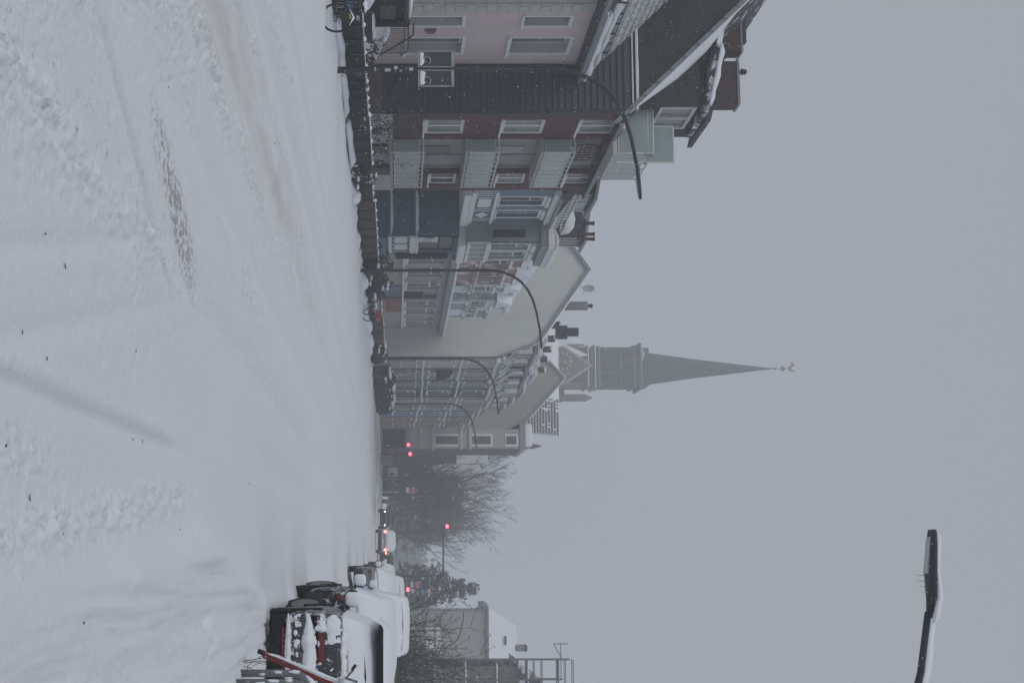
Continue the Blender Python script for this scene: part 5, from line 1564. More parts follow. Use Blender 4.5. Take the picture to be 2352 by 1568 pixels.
def boards(u0, u1):
    rt = thing('edging_stone', 'brown edging stones half buried in snow under the board fence', 'edging', (FX, fy(u0), 0))
    y = fy(u0)
    while y < fy(u1):
        l_ = rnd.uniform(0.5, 0.9)
        MB().box(FX + 0.04, FX + 0.16, y, y + l_, -0.1, rnd.uniform(0.10, 0.18)).build('stone', mat('edging_brown', (0.07, 0.06, 0.056), 0.9, 0.2, 4), rt)
        y += l_ + 0.05
boards(462, 596)
# house number box
cb = thing('utility_cabinet', 'black cabinet numbered 10 with a blue plate and thick snow cap', 'cabinet', (FX, fy(-40), 0))
y0, y1 = fy(-60), fy(21)
MB().box(FX - 0.6, FX + 0.0, y0, y1, -0.1, 0.90).build('body', blackmetal, cb)
zt = 0.90
MB().ridge([(FX - 0.3, y0, zt), (FX - 0.3, y1 + 0.05, zt)], 0.72, 0.26, seed=12, amp=0.15).build('snow_cap', snow, cb, smooth=True)
pl = MB().box(FX + 0.002, FX + 0.014, fy(1), fy(19), 0.42, 0.62).build('blue_plate', mat('sign_blue', (0.02, 0.09, 0.18), 0.5, 0.1, 5), cb)
sq = MB()                                   # white hand lettering on the plate, not legible
for t_ in range(9):
    ya = fy(2.2) + (fy(18) - fy(2.2)) * t_ / 9
    sq.tube([(FX + 0.017, ya + q * 0.012, 0.50 + (0.045 if q % 2 else 0.0) * (1 + 0.5 * math.sin(t_ * 2.1))) for q in range(4)], 0.005, 4)
sq.build('lettering', stw, pl)
# digits "1" and "0"
dg = MB()
yd = fy(6)
dg.tube([(FX + 0.01, yd - 0.10, 0.30), (FX + 0.01, yd, 0.39), (FX + 0.01, yd, 0.20)], 0.012, 5)
yd2 = fy(14)
dg.tube([(FX + 0.01, yd2 + 0.075 * math.cos(t_), 0.295 + 0.10 * math.sin(t_)) for t_ in np.linspace(0, 2 * math.pi, 20)], 0.012, 5)
dg.build('house_number', stw, cb)
# timber shelter behind it
sh = thing('timber_shelter', 'dark brown timber shelter beside the steps of the pink house', 'shed', (-14.6, yx(-30, -14.6), 0))
ys0, ys1 = yx(-60, -14.6), yx(50, -14.6)
k = 0
y = ys0
while y < ys1 - 0.05:
    MB().box(-14.62, -14.58, y, y + 0.19, 0, 1.86).build('plank', darkwood, sh)
    y += 0.2
MB().box(-16.2, -14.63, ys0, ys1, 0, 1.84).build('body', darkwood, sh)
MB().box(-16.3, -14.45, ys0, ys1 + 0.05, 1.87, 1.95).build('roof', blackmetal, sh)
MB().ridge([(-15.3, ys0, 1.95), (-15.3, ys1, 1.95)], 1.5, 0.14, seed=3).build('roof_snow', snow, sh, smooth=True)
MB().tube([(-14.5, yx(53, -14.5), 0.9), (-14.5, yx(53, -14.5), 1.98)], 0.11, 9).build('corner_post', darkwood, sh)
MB().box(-14.575, -14.56, yx(10, -14.6), yx(44, -14.6), 1.2, 1.6).build('lattice', mat('grey_lattice', (0.10, 0.10, 0.10), 0.8, 0.4, 20), sh)
# stair railing of the pink house
rl = thing('stair_railing', 'black stair railing with snow on the steps before the pink house', 'railing', (-15.4, yx(57, -15.4), 0))
rx = -15.4
ya, yb = yx(57, rx), yx(122, rx)
rm = MB()
rm.tube([(rx, ya, 1.98), (rx, yb - 0.3, 1.98), (rx, yb + 0.25, 1.75)], 0.022, 6)
rm.tube([(rx, ya, 1.86), (rx, yb - 0.3, 1.86)], 0.015, 6)
rm.tube([(rx, ya, 2.12), (rx, ya + 0.9, 2.12), (rx, ya + 1.2, 1.98), (rx, yb + 0.2, 1.15)], 0.03, 6)
rm.build('handrail', blackmetal, rl)
n_ = 15
for i in range(n_):
    t_ = i / (n_ - 1)
    y = ya + (yb - ya) * t_
    MB().tube([(rx, y, 1.42 - 0.45 * t_), (rx, y, 1.97)], 0.014, 5).build('baluster', blackmetal, rl)
MB().ext([(rx, ya - 0.2, 0), (rx, yb + 0.3, 0), (rx, yb + 0.3, 0.92), (rx, ya - 0.2, 1.38)], (-1.6, 0, 0)).build('steps', snow, rl)
MB().ridge([(rx + 0.1, ya, 1.40), (rx + 0.1, yb, 0.95)], 0.3, 0.1, seed=4, amp=0.6).build('step_snow', snow, rl, smooth=True)

# leaf clumps and bushes
def foliage(mb, c, rx_, ry_, rz_, n, size, seed=0, shell=0.3):
    r_ = random.Random(seed)
    for _ in range(n):
        while True:
            p = Vector((r_.uniform(-1, 1), r_.uniform(-1, 1), r_.uniform(-1, 1)))
            if shell < p.length < 1:
                break
        p = Vector((c[0] + p.x * rx_, c[1] + p.y * ry_, c[2] + p.z * rz_))
        a = Vector((r_.gauss(0, 1), r_.gauss(0, 1), r_.gauss(0, 1))).normalized()
        b = a.orthogonal().normalized()
        s1, s2 = size * r_.uniform(0.6, 1.4), size * r_.uniform(0.4, 0.9)
        mb.quad(p - a * s1, p + b * s2, p + a * s1, p - b * s2)
def twigs(mb, base, n, h, spread, seed, r0=0.02, leaves=None, leafsize=0.05, nleaf=6):
    r_ = random.Random(seed)
    for i in range(n):
        d = Vector((r_.gauss(0, 1) * spread, r_.gauss(0, 1) * spread, 1)).normalized()
        L = h * r_.uniform(0.55, 1.05)
        p = Vector(base) + Vector((r_.gauss(0, 0.15), r_.gauss(0, 0.15), 0))
        pts = [p]
        for k in range(5):
            d = (d + Vector((r_.gauss(0, 0.14), r_.gauss(0, 0.14), 0.03))).normalized()
            p = p + d * L / 5
            pts.append(p)
            if k > 0:
                for _ in range(2):
                    sd = (d + Vector((r_.gauss(0, 0.7), r_.gauss(0, 0.7), r_.gauss(0, 0.3)))).normalized()
                    q = p + sd * L * r_.uniform(0.08, 0.22)
                    mb.tube([p, (p + q) / 2 + Vector((r_.gauss(0, .02), 0, r_.gauss(0, .02))), q], [r0 * 0.4, r0 * 0.3, r0 * 0.15], 3, cap=False)
                    if leaves is not None:
                        foliage(leaves, q, leafsize * 2.2, leafsize * 2.2, leafsize * 2.2, nleaf, leafsize, r_.randint(0, 99999), 0.0)
        mb.tube(pts, [r0, r0 * 0.8, r0 * 0.65, r0 * 0.5, r0 * 0.35, r0 * 0.15], 4, cap=False)
def bush(name, label, base, n, h, spread, seed, lm, leafsize=0.05, nleaf=6, group=None, snowy=0, r0=0.02):
    rt = thing(name, label, 'bush', base, group)
    st, lv = MB(), MB()
    twigs(st, base, n, h, spread, seed, r0, lv, leafsize, nleaf)
    st.build('stems', bark, rt)
    lv.build('leaves', lm, rt)
    if snowy:
        sb_ = MB()
        r_ = random.Random(seed + 1)
        for k in range(snowy):
            q = rnd.choice(lv.v)
            sb_.blob((q[0], q[1], q[2]), 0.12 * leafsize / 0.05, 0.12 * leafsize / 0.05, 0.05 * leafsize / 0.05, k, 6, 4)
        sb_.build('leaf_snow', snow, rt, smooth=True, kind='stuff')
    return rt
def gpos(u, X, z=0.0):
    return (X, yx(u, X), z)
bush('garden_bush', 'leafless bush with a few green leaves before the slate gable corner', gpos(300, -14.0), 18, 2.2, 0.32, 11, leafd, 0.045, 3)
bush('garden_bush', 'low dark bush in the gap between the fences', gpos(392, -13.3), 16, 1.1, 0.4, 21, leafd, 0.05, 7, snowy=10)
bush('garden_bush', 'snow dusted bush at the fence under the poster boards', gpos(146, -13.5), 14, 1.2, 0.35, 31, leafd, 0.05, 6, snowy=14)
bush('garden_bush', 'dark bush left of the lamp before the rosy house', gpos(606, -12.9), 20, 1.3, 0.38, 41, leafd, 0.07, 8, snowy=12)
bush('garden_bush', 'snow speckled dark bush right of the lamp before the white house', gpos(645, -13.0), 22, 1.2, 0.42, 43, leafd, 0.07, 8, snowy=18)
def hedge(label, u0, u1, X, h, w, seed, n=900, lm=None, group=None):
    ya, yb = yx(u0, X), yx(u1, X)
    rt = thing('hedge', label, 'hedge', (X, (ya + yb) / 2, 0), group)
    mb = MB()
    r_ = random.Random(seed)
    k = max(2, int((yb - ya) / (w * 0.8)))
    for i in range(k):
        y = ya + (yb - ya) * (i + 0.5) / k
        hh = h * r_.uniform(0.75, 1.1)
        foliage(mb, (X, y, hh * 0.5), w * 0.7, (yb - ya) / k * 0.75, hh * 0.55, n, 0.11, seed + i, 0.35)
    mb.build('foliage', lm or leafd, rt)
    sn = MB()
    for i in range(k * 7):
        y = ya + (yb - ya) * r_.random()
        sn.blob((X + r_.uniform(-0.3, 0.3) * w, y, h * r_.uniform(0.6, 1.02)), 0.25, 0.3, 0.10, i, 8, 5)
    sn.build('hedge_snow', snow, rt, smooth=True, kind='stuff')
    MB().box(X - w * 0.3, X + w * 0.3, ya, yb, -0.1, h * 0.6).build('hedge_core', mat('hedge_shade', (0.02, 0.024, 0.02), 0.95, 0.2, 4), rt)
    return rt
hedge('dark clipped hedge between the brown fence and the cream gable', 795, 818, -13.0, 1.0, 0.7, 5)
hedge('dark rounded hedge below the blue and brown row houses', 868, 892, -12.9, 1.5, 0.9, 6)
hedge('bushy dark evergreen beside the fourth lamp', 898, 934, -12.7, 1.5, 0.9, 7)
hedge('dark hedge behind parked bicycles under the white house', 658, 722, -13.6, 0.65, 0.5, 8)
# planters or bins on the pavement
def bin_(label, u, X, m_, h=1.05, w=0.55):
    x, y, _ = gpos(u, X)
    rt = thing('wheelie_bin', label, 'bin', (x, y, 0), 'bins in the front gardens')
    mb = MB().add([(x - w / 2 * .85, y - w / 2 * .85, 0.05), (x + w / 2 * .85, y - w / 2 * .85, 0.05), (x + w / 2 * .85, y + w / 2 * .85, 0.05), (x - w / 2 * .85, y + w / 2 * .85, 0.05), (x - w / 2, y - w / 2, h - 0.1), (x + w / 2, y - w / 2, h - 0.1), (x + w / 2, y + w / 2, h - 0.1), (x - w / 2, y + w / 2, h - 0.1)],
                  [(3, 2, 1, 0), (4, 5, 6, 7), (0, 1, 5, 4), (1, 2, 6, 5), (2, 3, 7, 6), (3, 0, 4, 7)])
    mb.build('body', m_, rt)
    MB().box(x - w / 2 - .03, x + w / 2 + .05, y - w / 2 - .03, y + w / 2 + .03, h - 0.1, h - 0.02).build('lid', m_, rt, bevel=0.02)
    MB().ridge([(x, y - w / 2, h - 0.02), (x, y + w / 2, h - 0.02)], w, 0.14, seed=u).build('lid_snow', snow, rt, smooth=True)
    for sy in (-1, 1):
        MB().lathe((x - w / 2, y + sy * w * 0.36, 0.1), [(0.1, -0.03), (0.1, 0.03)], 10, axis='y').build('wheel', blackrub, rt)
bin_('black snow capped bin standing beside the stair railing', 62, -13.5, blackmetal)
bin_('dark bin next to the bicycle stand under the beige shopfront', 668, -12.7, blackmetal, 0.95)
bin_('tall dark bin under the mauve grey row house', 853, -12.6, blackmetal, 1.2, 0.7)
MB().blob((FX + 0.25, fy(437), 0.16), 0.3, 0.55, 0.25, 3).build('snow_mound', snow, fD, smooth=True)

# bicycles
def wheel_mb(c, r, n=20, axis='x', t=0.025, spokes=8):
    mb = MB()
    pts = []
    for k in range(n + 1):
        an = 2 * math.pi * k / n
        d = (0, math.cos(an) * r, math.sin(an) * r)
        pts.append((c[0] + d[0], c[1] + d[1], c[2] + d[2]))
    mb.tube(pts, t, 5, cap=False)
    return mb
def bicycle(label, x, y, framem, rz=0.0, box=None, group=None):
    rt = thing('bicycle', label, 'bicycle', (x, y, 0), group)
    R = 0.34
    for dy in (-0.52, 0.52):
        w = wheel_mb((x, y + dy, R), R).build('wheel', blackrub, rt)
        sp = MB()
        for k in range(8):
            an = math.pi * k / 8
            sp.tube([(x, y + dy - R * math.cos(an), R - R * math.sin(an)), (x, y + dy + R * math.cos(an), R + R * math.sin(an))], 0.004, 3, cap=False)
        sp.build('spokes', galv, w)
        MB().ridge([(x, y + dy - 0.2, R + 0.27), (x, y + dy, R + 0.345), (x, y + dy + 0.2, R + 0.27)], 0.06, 0.04, seed=dy).build('tyre_snow', snow, w, smooth=True)
    f = MB()
    A, B, C, D = (x, y + 0.52, R), (x, y + 0.36, 0.80), (x, y - 0.22, 0.78), (x, y - 0.10, 0.30)
    f.tube([A, B, (x, y + 0.33, 0.95)], 0.02, 6)
    f.tube([B, D], 0.022, 6); f.tube([(x, y + 0.35, 0.78), C], 0.02, 6); f.tube([C, D], 0.02, 6)
    f.tube([D, (x, y - 0.52, R)], 0.014, 5); f.tube([C, (x, y - 0.52, R)], 0.012, 5)
    f.build('frame', framem, rt)
    MB().tube([(x - 0.27, y + 0.22, 1.0), (x - 0.1, y + 0.32, 1.02), (x + 0.1, y + 0.32, 1.02), (x + 0.27, y + 0.22, 1.0)], 0.015, 6).build('handlebar', galv, rt)
    MB().ext([(x - 0.07, y - 0.36, 0.88), (x + 0.07, y - 0.36, 0.88), (x + 0.02, y - 0.08, 0.88), (x - 0.02, y - 0.08, 0.88)], (0, 0, 0.05)).build('saddle', blackrub, rt)
    MB().blob((x, y - 0.24, 0.95), 0.08, 0.15, 0.05, 3, 8, 5).build('saddle_snow', snow, rt, smooth=True)
    if box:
        b_ = MB().box(x - 0.2, x + 0.2, y - 0.75, y - 0.40, 0.70, 0.92).build('crate', box, rt)
    if rz:
        rt.rotation_euler = (0, 0, rz)
    return rt
redbox = mat('red_white_crate', (0.33, 0.06, 0.06), 0.6, 0.15, 5)
x_, y_, _ = gpos(702, -12.35)
bicycle('snowy bicycle carrying a red crate below the white house', x_, y_, galv, math.radians(65), redbox, 'parked snowy bicycles')
x_, y_, _ = gpos(684, -12.6)
bicycle('snowy dark bicycle before the beige shopfront, without crate', x_, y_, blackmetal, math.radians(75), None, 'parked snowy bicycles')
x_, y_, _ = gpos(-4, -12.3)
bicycle('dark bicycle half in the picture beside the numbered cabinet', x_, y_ - 0.1, blackmetal, math.radians(80), None, 'parked snowy bicycles')

# ================================================================== CARS
def ring(hw, zb, zt, tum=0.88):
    h = zt - zb
    half = [(hw * 0.86, zb), (hw * 0.97, zb + h * 0.12), (hw, zb + h * 0.40), (hw * 0.985, zb + h * 0.72), (hw * 0.95, zb + h * 0.90), (hw * tum, zt), (hw * 0.45, zt + 0.02)]
    return [(-a, b) for a, b in half] + [(0, zt + 0.025)] + [(a, b) for a, b in half[::-1]]
def loft(stations, rings):
    mb = MB()
    n = len(rings[0])
    vs_ = []
    for (y, rg) in zip(stations, rings):
        vs_ += [(a, y, b) for a, b in rg]
    fs_ = [(i * n + k, i * n + k + 1, (i + 1) * n + k + 1, (i + 1) * n + k) for i in range(len(rings) - 1) for k in range(n - 1)]
    fs_ += [(i * n + n - 1, i * n, (i + 1) * n, (i + 1) * n + n - 1) for i in range(len(rings) - 1)]
    fs_ += [tuple(range(n)), tuple(range((len(rings) - 1) * n, len(rings) * n))[::-1]]
    return mb.add(vs_, fs_)
def gring(wb, zb, wr, zr):
    half = [(wb, zb), (wb * 0.99, zb + (zr - zb) * 0.1), (wb + (wr - wb) * 0.55, zb + (zr - zb) * 0.55), (wr * 1.02, zr - 0.07), (wr * 0.9, zr - 0.012), (wr * 0.5, zr + 0.012)]
    return [(-a, b) for a, b in half] + [(0, zr + 0.02)] + [(a, b) for a, b in half[::-1]]
def moved(o, subs=0):
    for p in o.data.polygons:
        p.use_smooth = True
    if subs:
        s_ = o.modifiers.new('smooth', 'SUBSURF')
        s_.levels = s_.render_levels = subs
    return o
def car(label, x, y, z, W=1.78, L=4.3, H=1.48, kind='hatch', paint=None, snowy=0.0, lights=None, face=1, group=None, name='parked_car', steer=0.0, sidesnow=True):
    """car standing along the street, rear at local y = 0; face -1 turns it round"""
    rt = thing(name, label, 'car', (0, 0, 0), group)
    paint = paint or paintdark
    hw = W / 2
    if kind == 'van':
        bs = [0, 0.06, 0.3, L * 0.5, L * 0.78, L * 0.93, L]
        bt = [0.98, 1.0, 1.02, 1.02, 1.02, 0.98, 0.80]
        gs = [0.02, 0.10, 0.35, L * 0.55, L * 0.70, L * 0.92]
        gz_ = [1.0, H - 0.10, H, H, H - 0.03, 1.02]
    else:
        bs = [0, 0.05, 0.25, L * 0.35, L * 0.70, L * 0.92, L * 0.985, L]
        bt = [0.80, 0.88, 0.94, 0.94, 0.92, 0.76, 0.66, 0.58]
        gs = [0.12, 0.28, 0.62, L * 0.35, L * 0.55, L * 0.76]
        gz_ = [0.95, 1.18, H - 0.03, H, H - 0.02, 0.94]
    bw = [hw * 0.93, hw * 0.96, hw * 0.99, hw, hw, hw * 0.95, hw * 0.88, hw * 0.83][:len(bs)]
    if len(bs) == 7:
        bw = [hw * 0.96, hw * 0.98, hw, hw, hw * 0.99, hw * 0.94, hw * 0.85]
    rg = [ring(w, 0.20, t) for w, t in zip(bw, bt)]
    body = moved(loft(bs, rg).build('body', paint, rt), 1)
    gg = []
    PT = (0.84, 0.94, 1.0, 1.0, 0.99, 0.92) if kind != 'van' else (0.93, 0.97, 1, 1, 1, 0.93)
    for s_, zt in zip(gs, gz_):
        t_ = (zt - 0.9) / (H - 0.9)
        gg.append(gring(hw * 0.93 * PT[len(gg)], 0.88, hw * (0.90 - 0.20 * max(0, min(1, t_))), zt))
    gh = moved(loft(gs, gg).build('windows', glassd, rt), 1)
    # roof panel
    rstat = gs[1:5]
    rr_ = []
    for s_, zt in zip(rstat, gz_[1:5]):
        wr = hw * 0.70
        rr_.append([(-wr * 1.03, zt - 0.08), (-wr * 0.9, zt + 0.004), (-wr * 0.5, zt + 0.03), (0, zt + 0.04), (wr * 0.5, zt + 0.03), (wr * 0.9, zt + 0.004), (wr * 1.03, zt - 0.08)])
    if len(rr_) >= 2:
        moved(loft(rstat, rr_).build('roof', paint, rt), 1)
    for sx in (-1, 1):
        for k, wy in enumerate((0.80, L - 0.82)):
            Rw = 0.315
            wx = sx * (hw - 0.10)
            w = MB().lathe((wx, wy, Rw), [(Rw * 0.9, -0.10), (Rw, -0.075), (Rw, 0.075), (Rw * 0.9, 0.10)], 20, axis='x').build('wheel', blackrub, rt)
            MB().lathe((wx + sx * 0.09, wy, Rw), [(0.20, -0.02), (0.19, 0.02), (0.05, 0.03)], 14, axis='x').build('rim', galv, w)
            if k == 1 and steer:
                w.data = w.data
                c_ = Vector((wx, wy, 0))
                M = Matrix.Translation(c_) @ Matrix.Rotation(steer, 4, 'Z') @ Matrix.Translation(-c_)
                w.data.transform(M)
                w.children[0].data.transform(M)
            # dark wheel arch
            pts = [(sx * (hw + 0.004), wy + (Rw + 0.05) * math.cos(a), Rw + (Rw + 0.05) * math.sin(a)) for a in np.linspace(0, math.pi, 14)]
            MB().ext(pts, (-sx * 0.03, 0, 0)).build('wheel_arch', blackrub, rt)
        mx = sx * (hw + 0.09)
        my = L * 0.66
        mo = MB().blob((mx + 0.0, my, 0.99), 0.125, 0.08, 0.105, 2, 14, 10, 0.05).build('mirror', blackmetal if paint is not paintwhite else paint, rt, smooth=True)
        MB().box(min(mx, sx * hw * 0.92), max(mx, sx * hw * 0.92), my - 0.03, my + 0.03, 0.90, 0.94).build('mirror_arm', blackmetal, mo)
        if snowy:
            MB().box(mx - 0.085, mx + 0.11, my - 0.11, my + 0.05, 0.90, 1.10).build('mirror_snow', snow, mo, smooth=True, bevel=0.06).modifiers['bevel'].__setattr__('segments', 5)
        # lamps
        MB().box(sx * hw * 0.80 - (0.085 if lights else 0.05), sx * hw * 0.80 + (0.085 if lights else 0.05), -0.03, 0.08, 0.70, 0.86 if lights else 0.80).build('tail_light', lamp_tail if lights == 'on' else mat('dusted_red_lens', (0.14, 0.02, 0.022), 0.4, 0.6, 14), rt, bevel=0.02)
        MB().box(sx * hw * 0.70 - 0.06, sx * hw * 0.70 + 0.06, L - 0.16, L + 0.0, 0.58, 0.67).build('headlight', lamp_white if lights else mat('headlight_glass', (0.3, 0.31, 0.32), 0.2, 0.1, 9), rt, bevel=0.02)
    MB().box(-hw * 0.9, hw * 0.9, -0.06, 0.16, 0.22, 0.50).build('rear_bumper', blackmetal if kind != 'van' else paint, rt, bevel=0.05)
    MB().box(-hw * 0.82, hw * 0.82, L - 0.14, L + 0.05, 0.22, 0.46).build('front_bumper', blackmetal, rt, bevel=0.05)
    pl_ = MB().box(-0.26, 0.26, -0.045, -0.02, 0.56, 0.67).build('number_plate', platew, rt)
    MB().box(-0.26, -0.21, -0.049, -0.044, 0.56, 0.67).build('plate_band', plateb, pl_)
    if snowy:
        sn = []
        st_ = gs
        for s_, zt in zip(st_, gz_):
            t_ = max(0, min(1, (zt - 0.9) / (H - 0.9)))
            lowz = 0.90 if sidesnow else zt - 0.18
            sn.append(gring(hw * 0.955 * PT[len(sn)] + 0.01, lowz, hw * (0.92 - 0.19 * t_) + 0.02, zt + snowy * (0.35 + 0.65 * t_)))
        ys = [s_ - snowy * 0.45 for s_ in st_[:2]] + list(st_[2:4]) + [s_ + snowy * 0.3 for s_ in st_[4:]]
        so = moved(loft(ys, sn).build('snow_cover', snow, rt), 2)
        dv = so.modifiers.new('uneven', 'DISPLACE')
        tx = bpy.data.textures.get('snow_lumps') or bpy.data.textures.new('snow_lumps', 'CLOUDS')
        tx.noise_scale = 0.5
        dv.texture = tx
        dv.strength = 0.07
        dv.mid_level = 0.5
        hs = [L * 0.72, L * 0.80, L * 0.92, L * 0.99]
        hz = [0.96, 0.90, 0.80, 0.66]
        hr = [[(-hw * 0.86, z_ - 0.04), (-hw * 0.8, z_ + snowy * 0.7), (0, z_ + snowy), (hw * 0.8, z_ + snowy * 0.7), (hw * 0.86, z_ - 0.04)] for z_ in hz]
        moved(loft(hs, hr).build('bonnet_snow', snow, rt), 1)
    rt.location = (x, y, z)
    if face < 0:
        rt.rotation_euler = (0, 0, math.pi)
    return rt
# near car, seen from behind, its left half in the picture
NX, NY = 1.36, 19.3
gN = 0.02
carN = car('near dark grey car under thick snow behind the red bicycle', NX, NY, gN, 1.80, 4.2, 1.40, 'hatch', bodydark, 0.05, steer=math.radians(18))
hw = 0.9
# its rear: black valance, reflector, ledges of snow, light strip, dark tailgate, spoiler
for o in list(carN.children):
    if o.name.startswith(('rear_bumper', 'number_plate', 'tail_light')):
        for c_ in list(o.children):
            bpy.data.objects.remove(c_)
        bpy.data.objects.remove(o)
def nb(name, x0, x1, y0, y1, z0, z1, m_, bev=0.0, par=None):
    o = MB().box(x0, x1, y0, y1, z0, z1)
    o = o.build(name, m_, None, bevel=bev)
    o.parent = par or carN
    return o
nb('valance', -0.84, 0.84, -0.06, 0.25, 0.10, 0.27, blackrub, 0.05)
nb('reflector', -0.70, 0.70, -0.075, -0.055, 0.235, 0.255, redplastic)
bp_ = nb('rear_bumper', -0.885, 0.885, -0.12, 0.30, 0.27, 0.62, bodydark, 0.14)
tg = nb('tailgate', -0.80, 0.80, -0.03, 0.25, 0.60, 0.93, mat_two('tailgate_paint_with_stuck_snow', (0.032, 0.036, 0.040), SNOWC, 13.0, 0.60, 0.66, 0.5), 0.05)
tlr = nb('tail_light', -0.84, -0.28, -0.055, 0.1, 0.66, 0.735, mat('dusted_red_lens', (0.14, 0.02, 0.022), 0.4, 0.6, 14), 0.015)
tlr2 = nb('tail_light', 0.28, 0.84, -0.055, 0.1, 0.66, 0.735, MATS['dusted_red_lens'], 0.015)
plt = nb('number_plate', -0.26, 0.26, -0.075, -0.03, 0.55, 0.66, platew)
nb('plate_band', -0.26, -0.215, -0.079, -0.074, 0.55, 0.66, plateb, 0, plt)
for k in range(6):
    nb('plate_character', -0.18 + 0.07 * k, -0.145 + 0.07 * k, -0.079, -0.074, 0.575, 0.635, blackmetal, 0, plt)
for k in range(3):
    nb('badge', -0.30 + 0.028 * k, -0.288 + 0.028 * k, -0.034, -0.029, 0.775, 0.80, galv, 0, tg)
spo = MB().add([(-0.66, 0.33, 1.37), (0.66, 0.33, 1.37), (0.70, 0.75, 1.38), (-0.70, 0.75, 1.38), (-0.66, 0.33, 1.43), (0.66, 0.33, 1.43), (0.70, 0.75, 1.44), (-0.70, 0.75, 1.44)], [(3, 2, 1, 0), (4, 5, 6, 7), (0, 1, 5, 4), (1, 2, 6, 5), (2, 3, 7, 6), (3, 0, 4, 7)]).build('spoiler', blackrub)
spo.parent = carN
def snowslab(name, pts_fn, nx, nz, parent):
    pts = [pts_fn(i / (nx - 1), j / (nz - 1)) for i in range(nx) for j in range(nz)]
    o = MB().grid(pts, nx, nz).build(name, snow, None, smooth=True)
    o.parent = parent
    return o
def heap(y0, z0, w, h, seed, x0=-0.86, x1=0.86, name='bumper_snow'):
    """ragged bank of snow stuck on an upright face"""
    def fn(a, b):
        x = x0 + (x1 - x0) * a
        q = 1 + 0.9 * mnoise.noise(Vector((x * 3.2, seed, 0))) + 0.5 * mnoise.noise(Vector((x * 8, seed, 4)))
        rag = 0.9 * mnoise.noise(Vector((x * 16, seed + (0 if b < 0.5 else 7), 2))) + 0.7 * mnoise.noise(Vector((x * 40, seed + (0 if b < 0.5 else 7), 9)))
        ed = min(1, 5 * min(a, 1 - a) + 0.2)
        bulge = math.sin(math.pi * b)
        edge = (b - 0.5) * 2
        z = z0 + h * 0.5 * edge * (1 + 0.35 * rag * abs(edge) + 0.25 * (q - 1)) * ed + 0.02 * mnoise.noise(Vector((x * 4, seed, 1)))
        y = y0 + 0.02 - (w * 0.75 * bulge * max(0.25, q) * ed) + 0.012 * mnoise.noise(Vector((x * 14, b * 6, seed))) * bulge
        return (x, y, z)
    return snowslab(name, fn, 90, 13, carN)
heap(-0.12, 0.31, 0.06, 0.08, 1.0)
heap(-0.12, 0.55, 0.10, 0.17, 2.0)
heap(-0.06, 0.70, 0.035, 0.10, 7.0, -0.86, -0.62)
heap(-0.03, 0.83, 0.05, 0.20, 9.0, -0.84, -0.46)
heap(-0.03, 0.83, 0.05, 0.20, 9.5, 0.46, 0.84)
heap(0.03, 0.955, 0.07, 0.10, 12.0, -0.84, 0.84)
for k in range(16):
    xx = rnd.uniform(-0.82, -0.1)
    o = MB().blob((xx, -0.058 if rnd.random() < 0.5 else -0.125, rnd.choice([rnd.uniform(0.36, 0.48), rnd.uniform(0.66, 0.74)])), rnd.uniform(0.015, 0.04), 0.02, rnd.uniform(0.012, 0.035), k, 9, 6, 0.6, 2.5).build('snow_clot', snow, None, smooth=True)
    o.parent = carN
# roof snow as a separate slab above the spoiler
def roof_sn(a, b):
    x = -0.76 + 1.52 * b
    y = 0.30 + 2.3 * a + 0.10 * (2 * b - 1) ** 2
    z = 1.445 + 0.115 * (1 - (2 * b - 1) ** 4) * min(1, 8 * a + 0.35) + 0.012 * mnoise.noise(Vector((x * 3, y * 2, 0)))
    if a == 0 or b in (0, 1) or a == 1:
        z = 1.435 - (0.06 if b in (0, 1) else 0)
    return (x, y, z)
snowslab('roof_snow', roof_sn, 18, 17, carN)
# next cars of the row
car('black wheeled car under snow directly in front of the near car', 1.12, 24.7, 0.0, 1.78, 4.1, 1.46, 'hatch', bodydark, 0.15, steer=math.radians(12))
vanW = car('boxy white van under an even snow blanket, third in the parked row', 1.40, 41.0, 0.0, 1.92, 4.5, 1.86, 'van', paintwhite, 0.10)
car('pale snowed-in car facing us with a cleared dark side window', 0.72, 54.0, 0.0, 1.76, 4.2, 1.46, 'hatch', mat('pale_grey_paint', (0.28, 0.30, 0.31), 0.4, 0.2, 5), 0.12, face=1)
car('white snow covered van farthest up the parked row', 0.98, 66.0, 0.0, 1.9, 4.6, 1.86, 'van', paintwhite, 0.10)
car('dark snow dusted car parked beyond the last van', 0.55, 80.0, 0.0, 1.75, 4.2, 1.46, 'hatch', bodydark, 0.10)
car('farthest dark car of the parked row', 0.35, 94.0, 0.0, 1.75, 4.2, 1.46, 'hatch', bodydark, 0.10)
# traffic waiting at the crossing
def on_road(u, s):                           # s: picture units per metre
    d = FPX / s
    return (d * (-SN + _t(u) * CS), d * (CS + _t(u) * SN))
qx, qy = on_road(1241, 28.7)
wc = car('white hatchback braking on the road with both tail lights lit', qx, qy, 0.0, 1.82, 4.2, 1.56, 'hatch', paintwhite, 0.06, lights='on', name='moving_car', sidesnow=False)
qx, qy = on_road(1272, 27.0)
car('dark car with one lit tail light beside the white hatchback', qx + 0.55, qy + 5.5, 0.0, 1.75, 4.2, 1.46, 'hatch', paintdark, 0.0, lights='on', name='moving_car')
qx, qy = on_road(1190, 25)
car('dark oncoming car left of the white hatchback with headlights lit', qx, qy + 4, 0.0, 1.75, 4.2, 1.42, 'hatch', paintdark, 0.0, lights='on', face=-1, name='moving_car')
qx, qy = on_road(1287, 17)
car('faint car far up the road, only its headlight showing', qx, qy, 0.0, 1.7, 4.2, 1.42, 'hatch', paintdark, 0.0, lights='on', face=-1, name='moving_car')

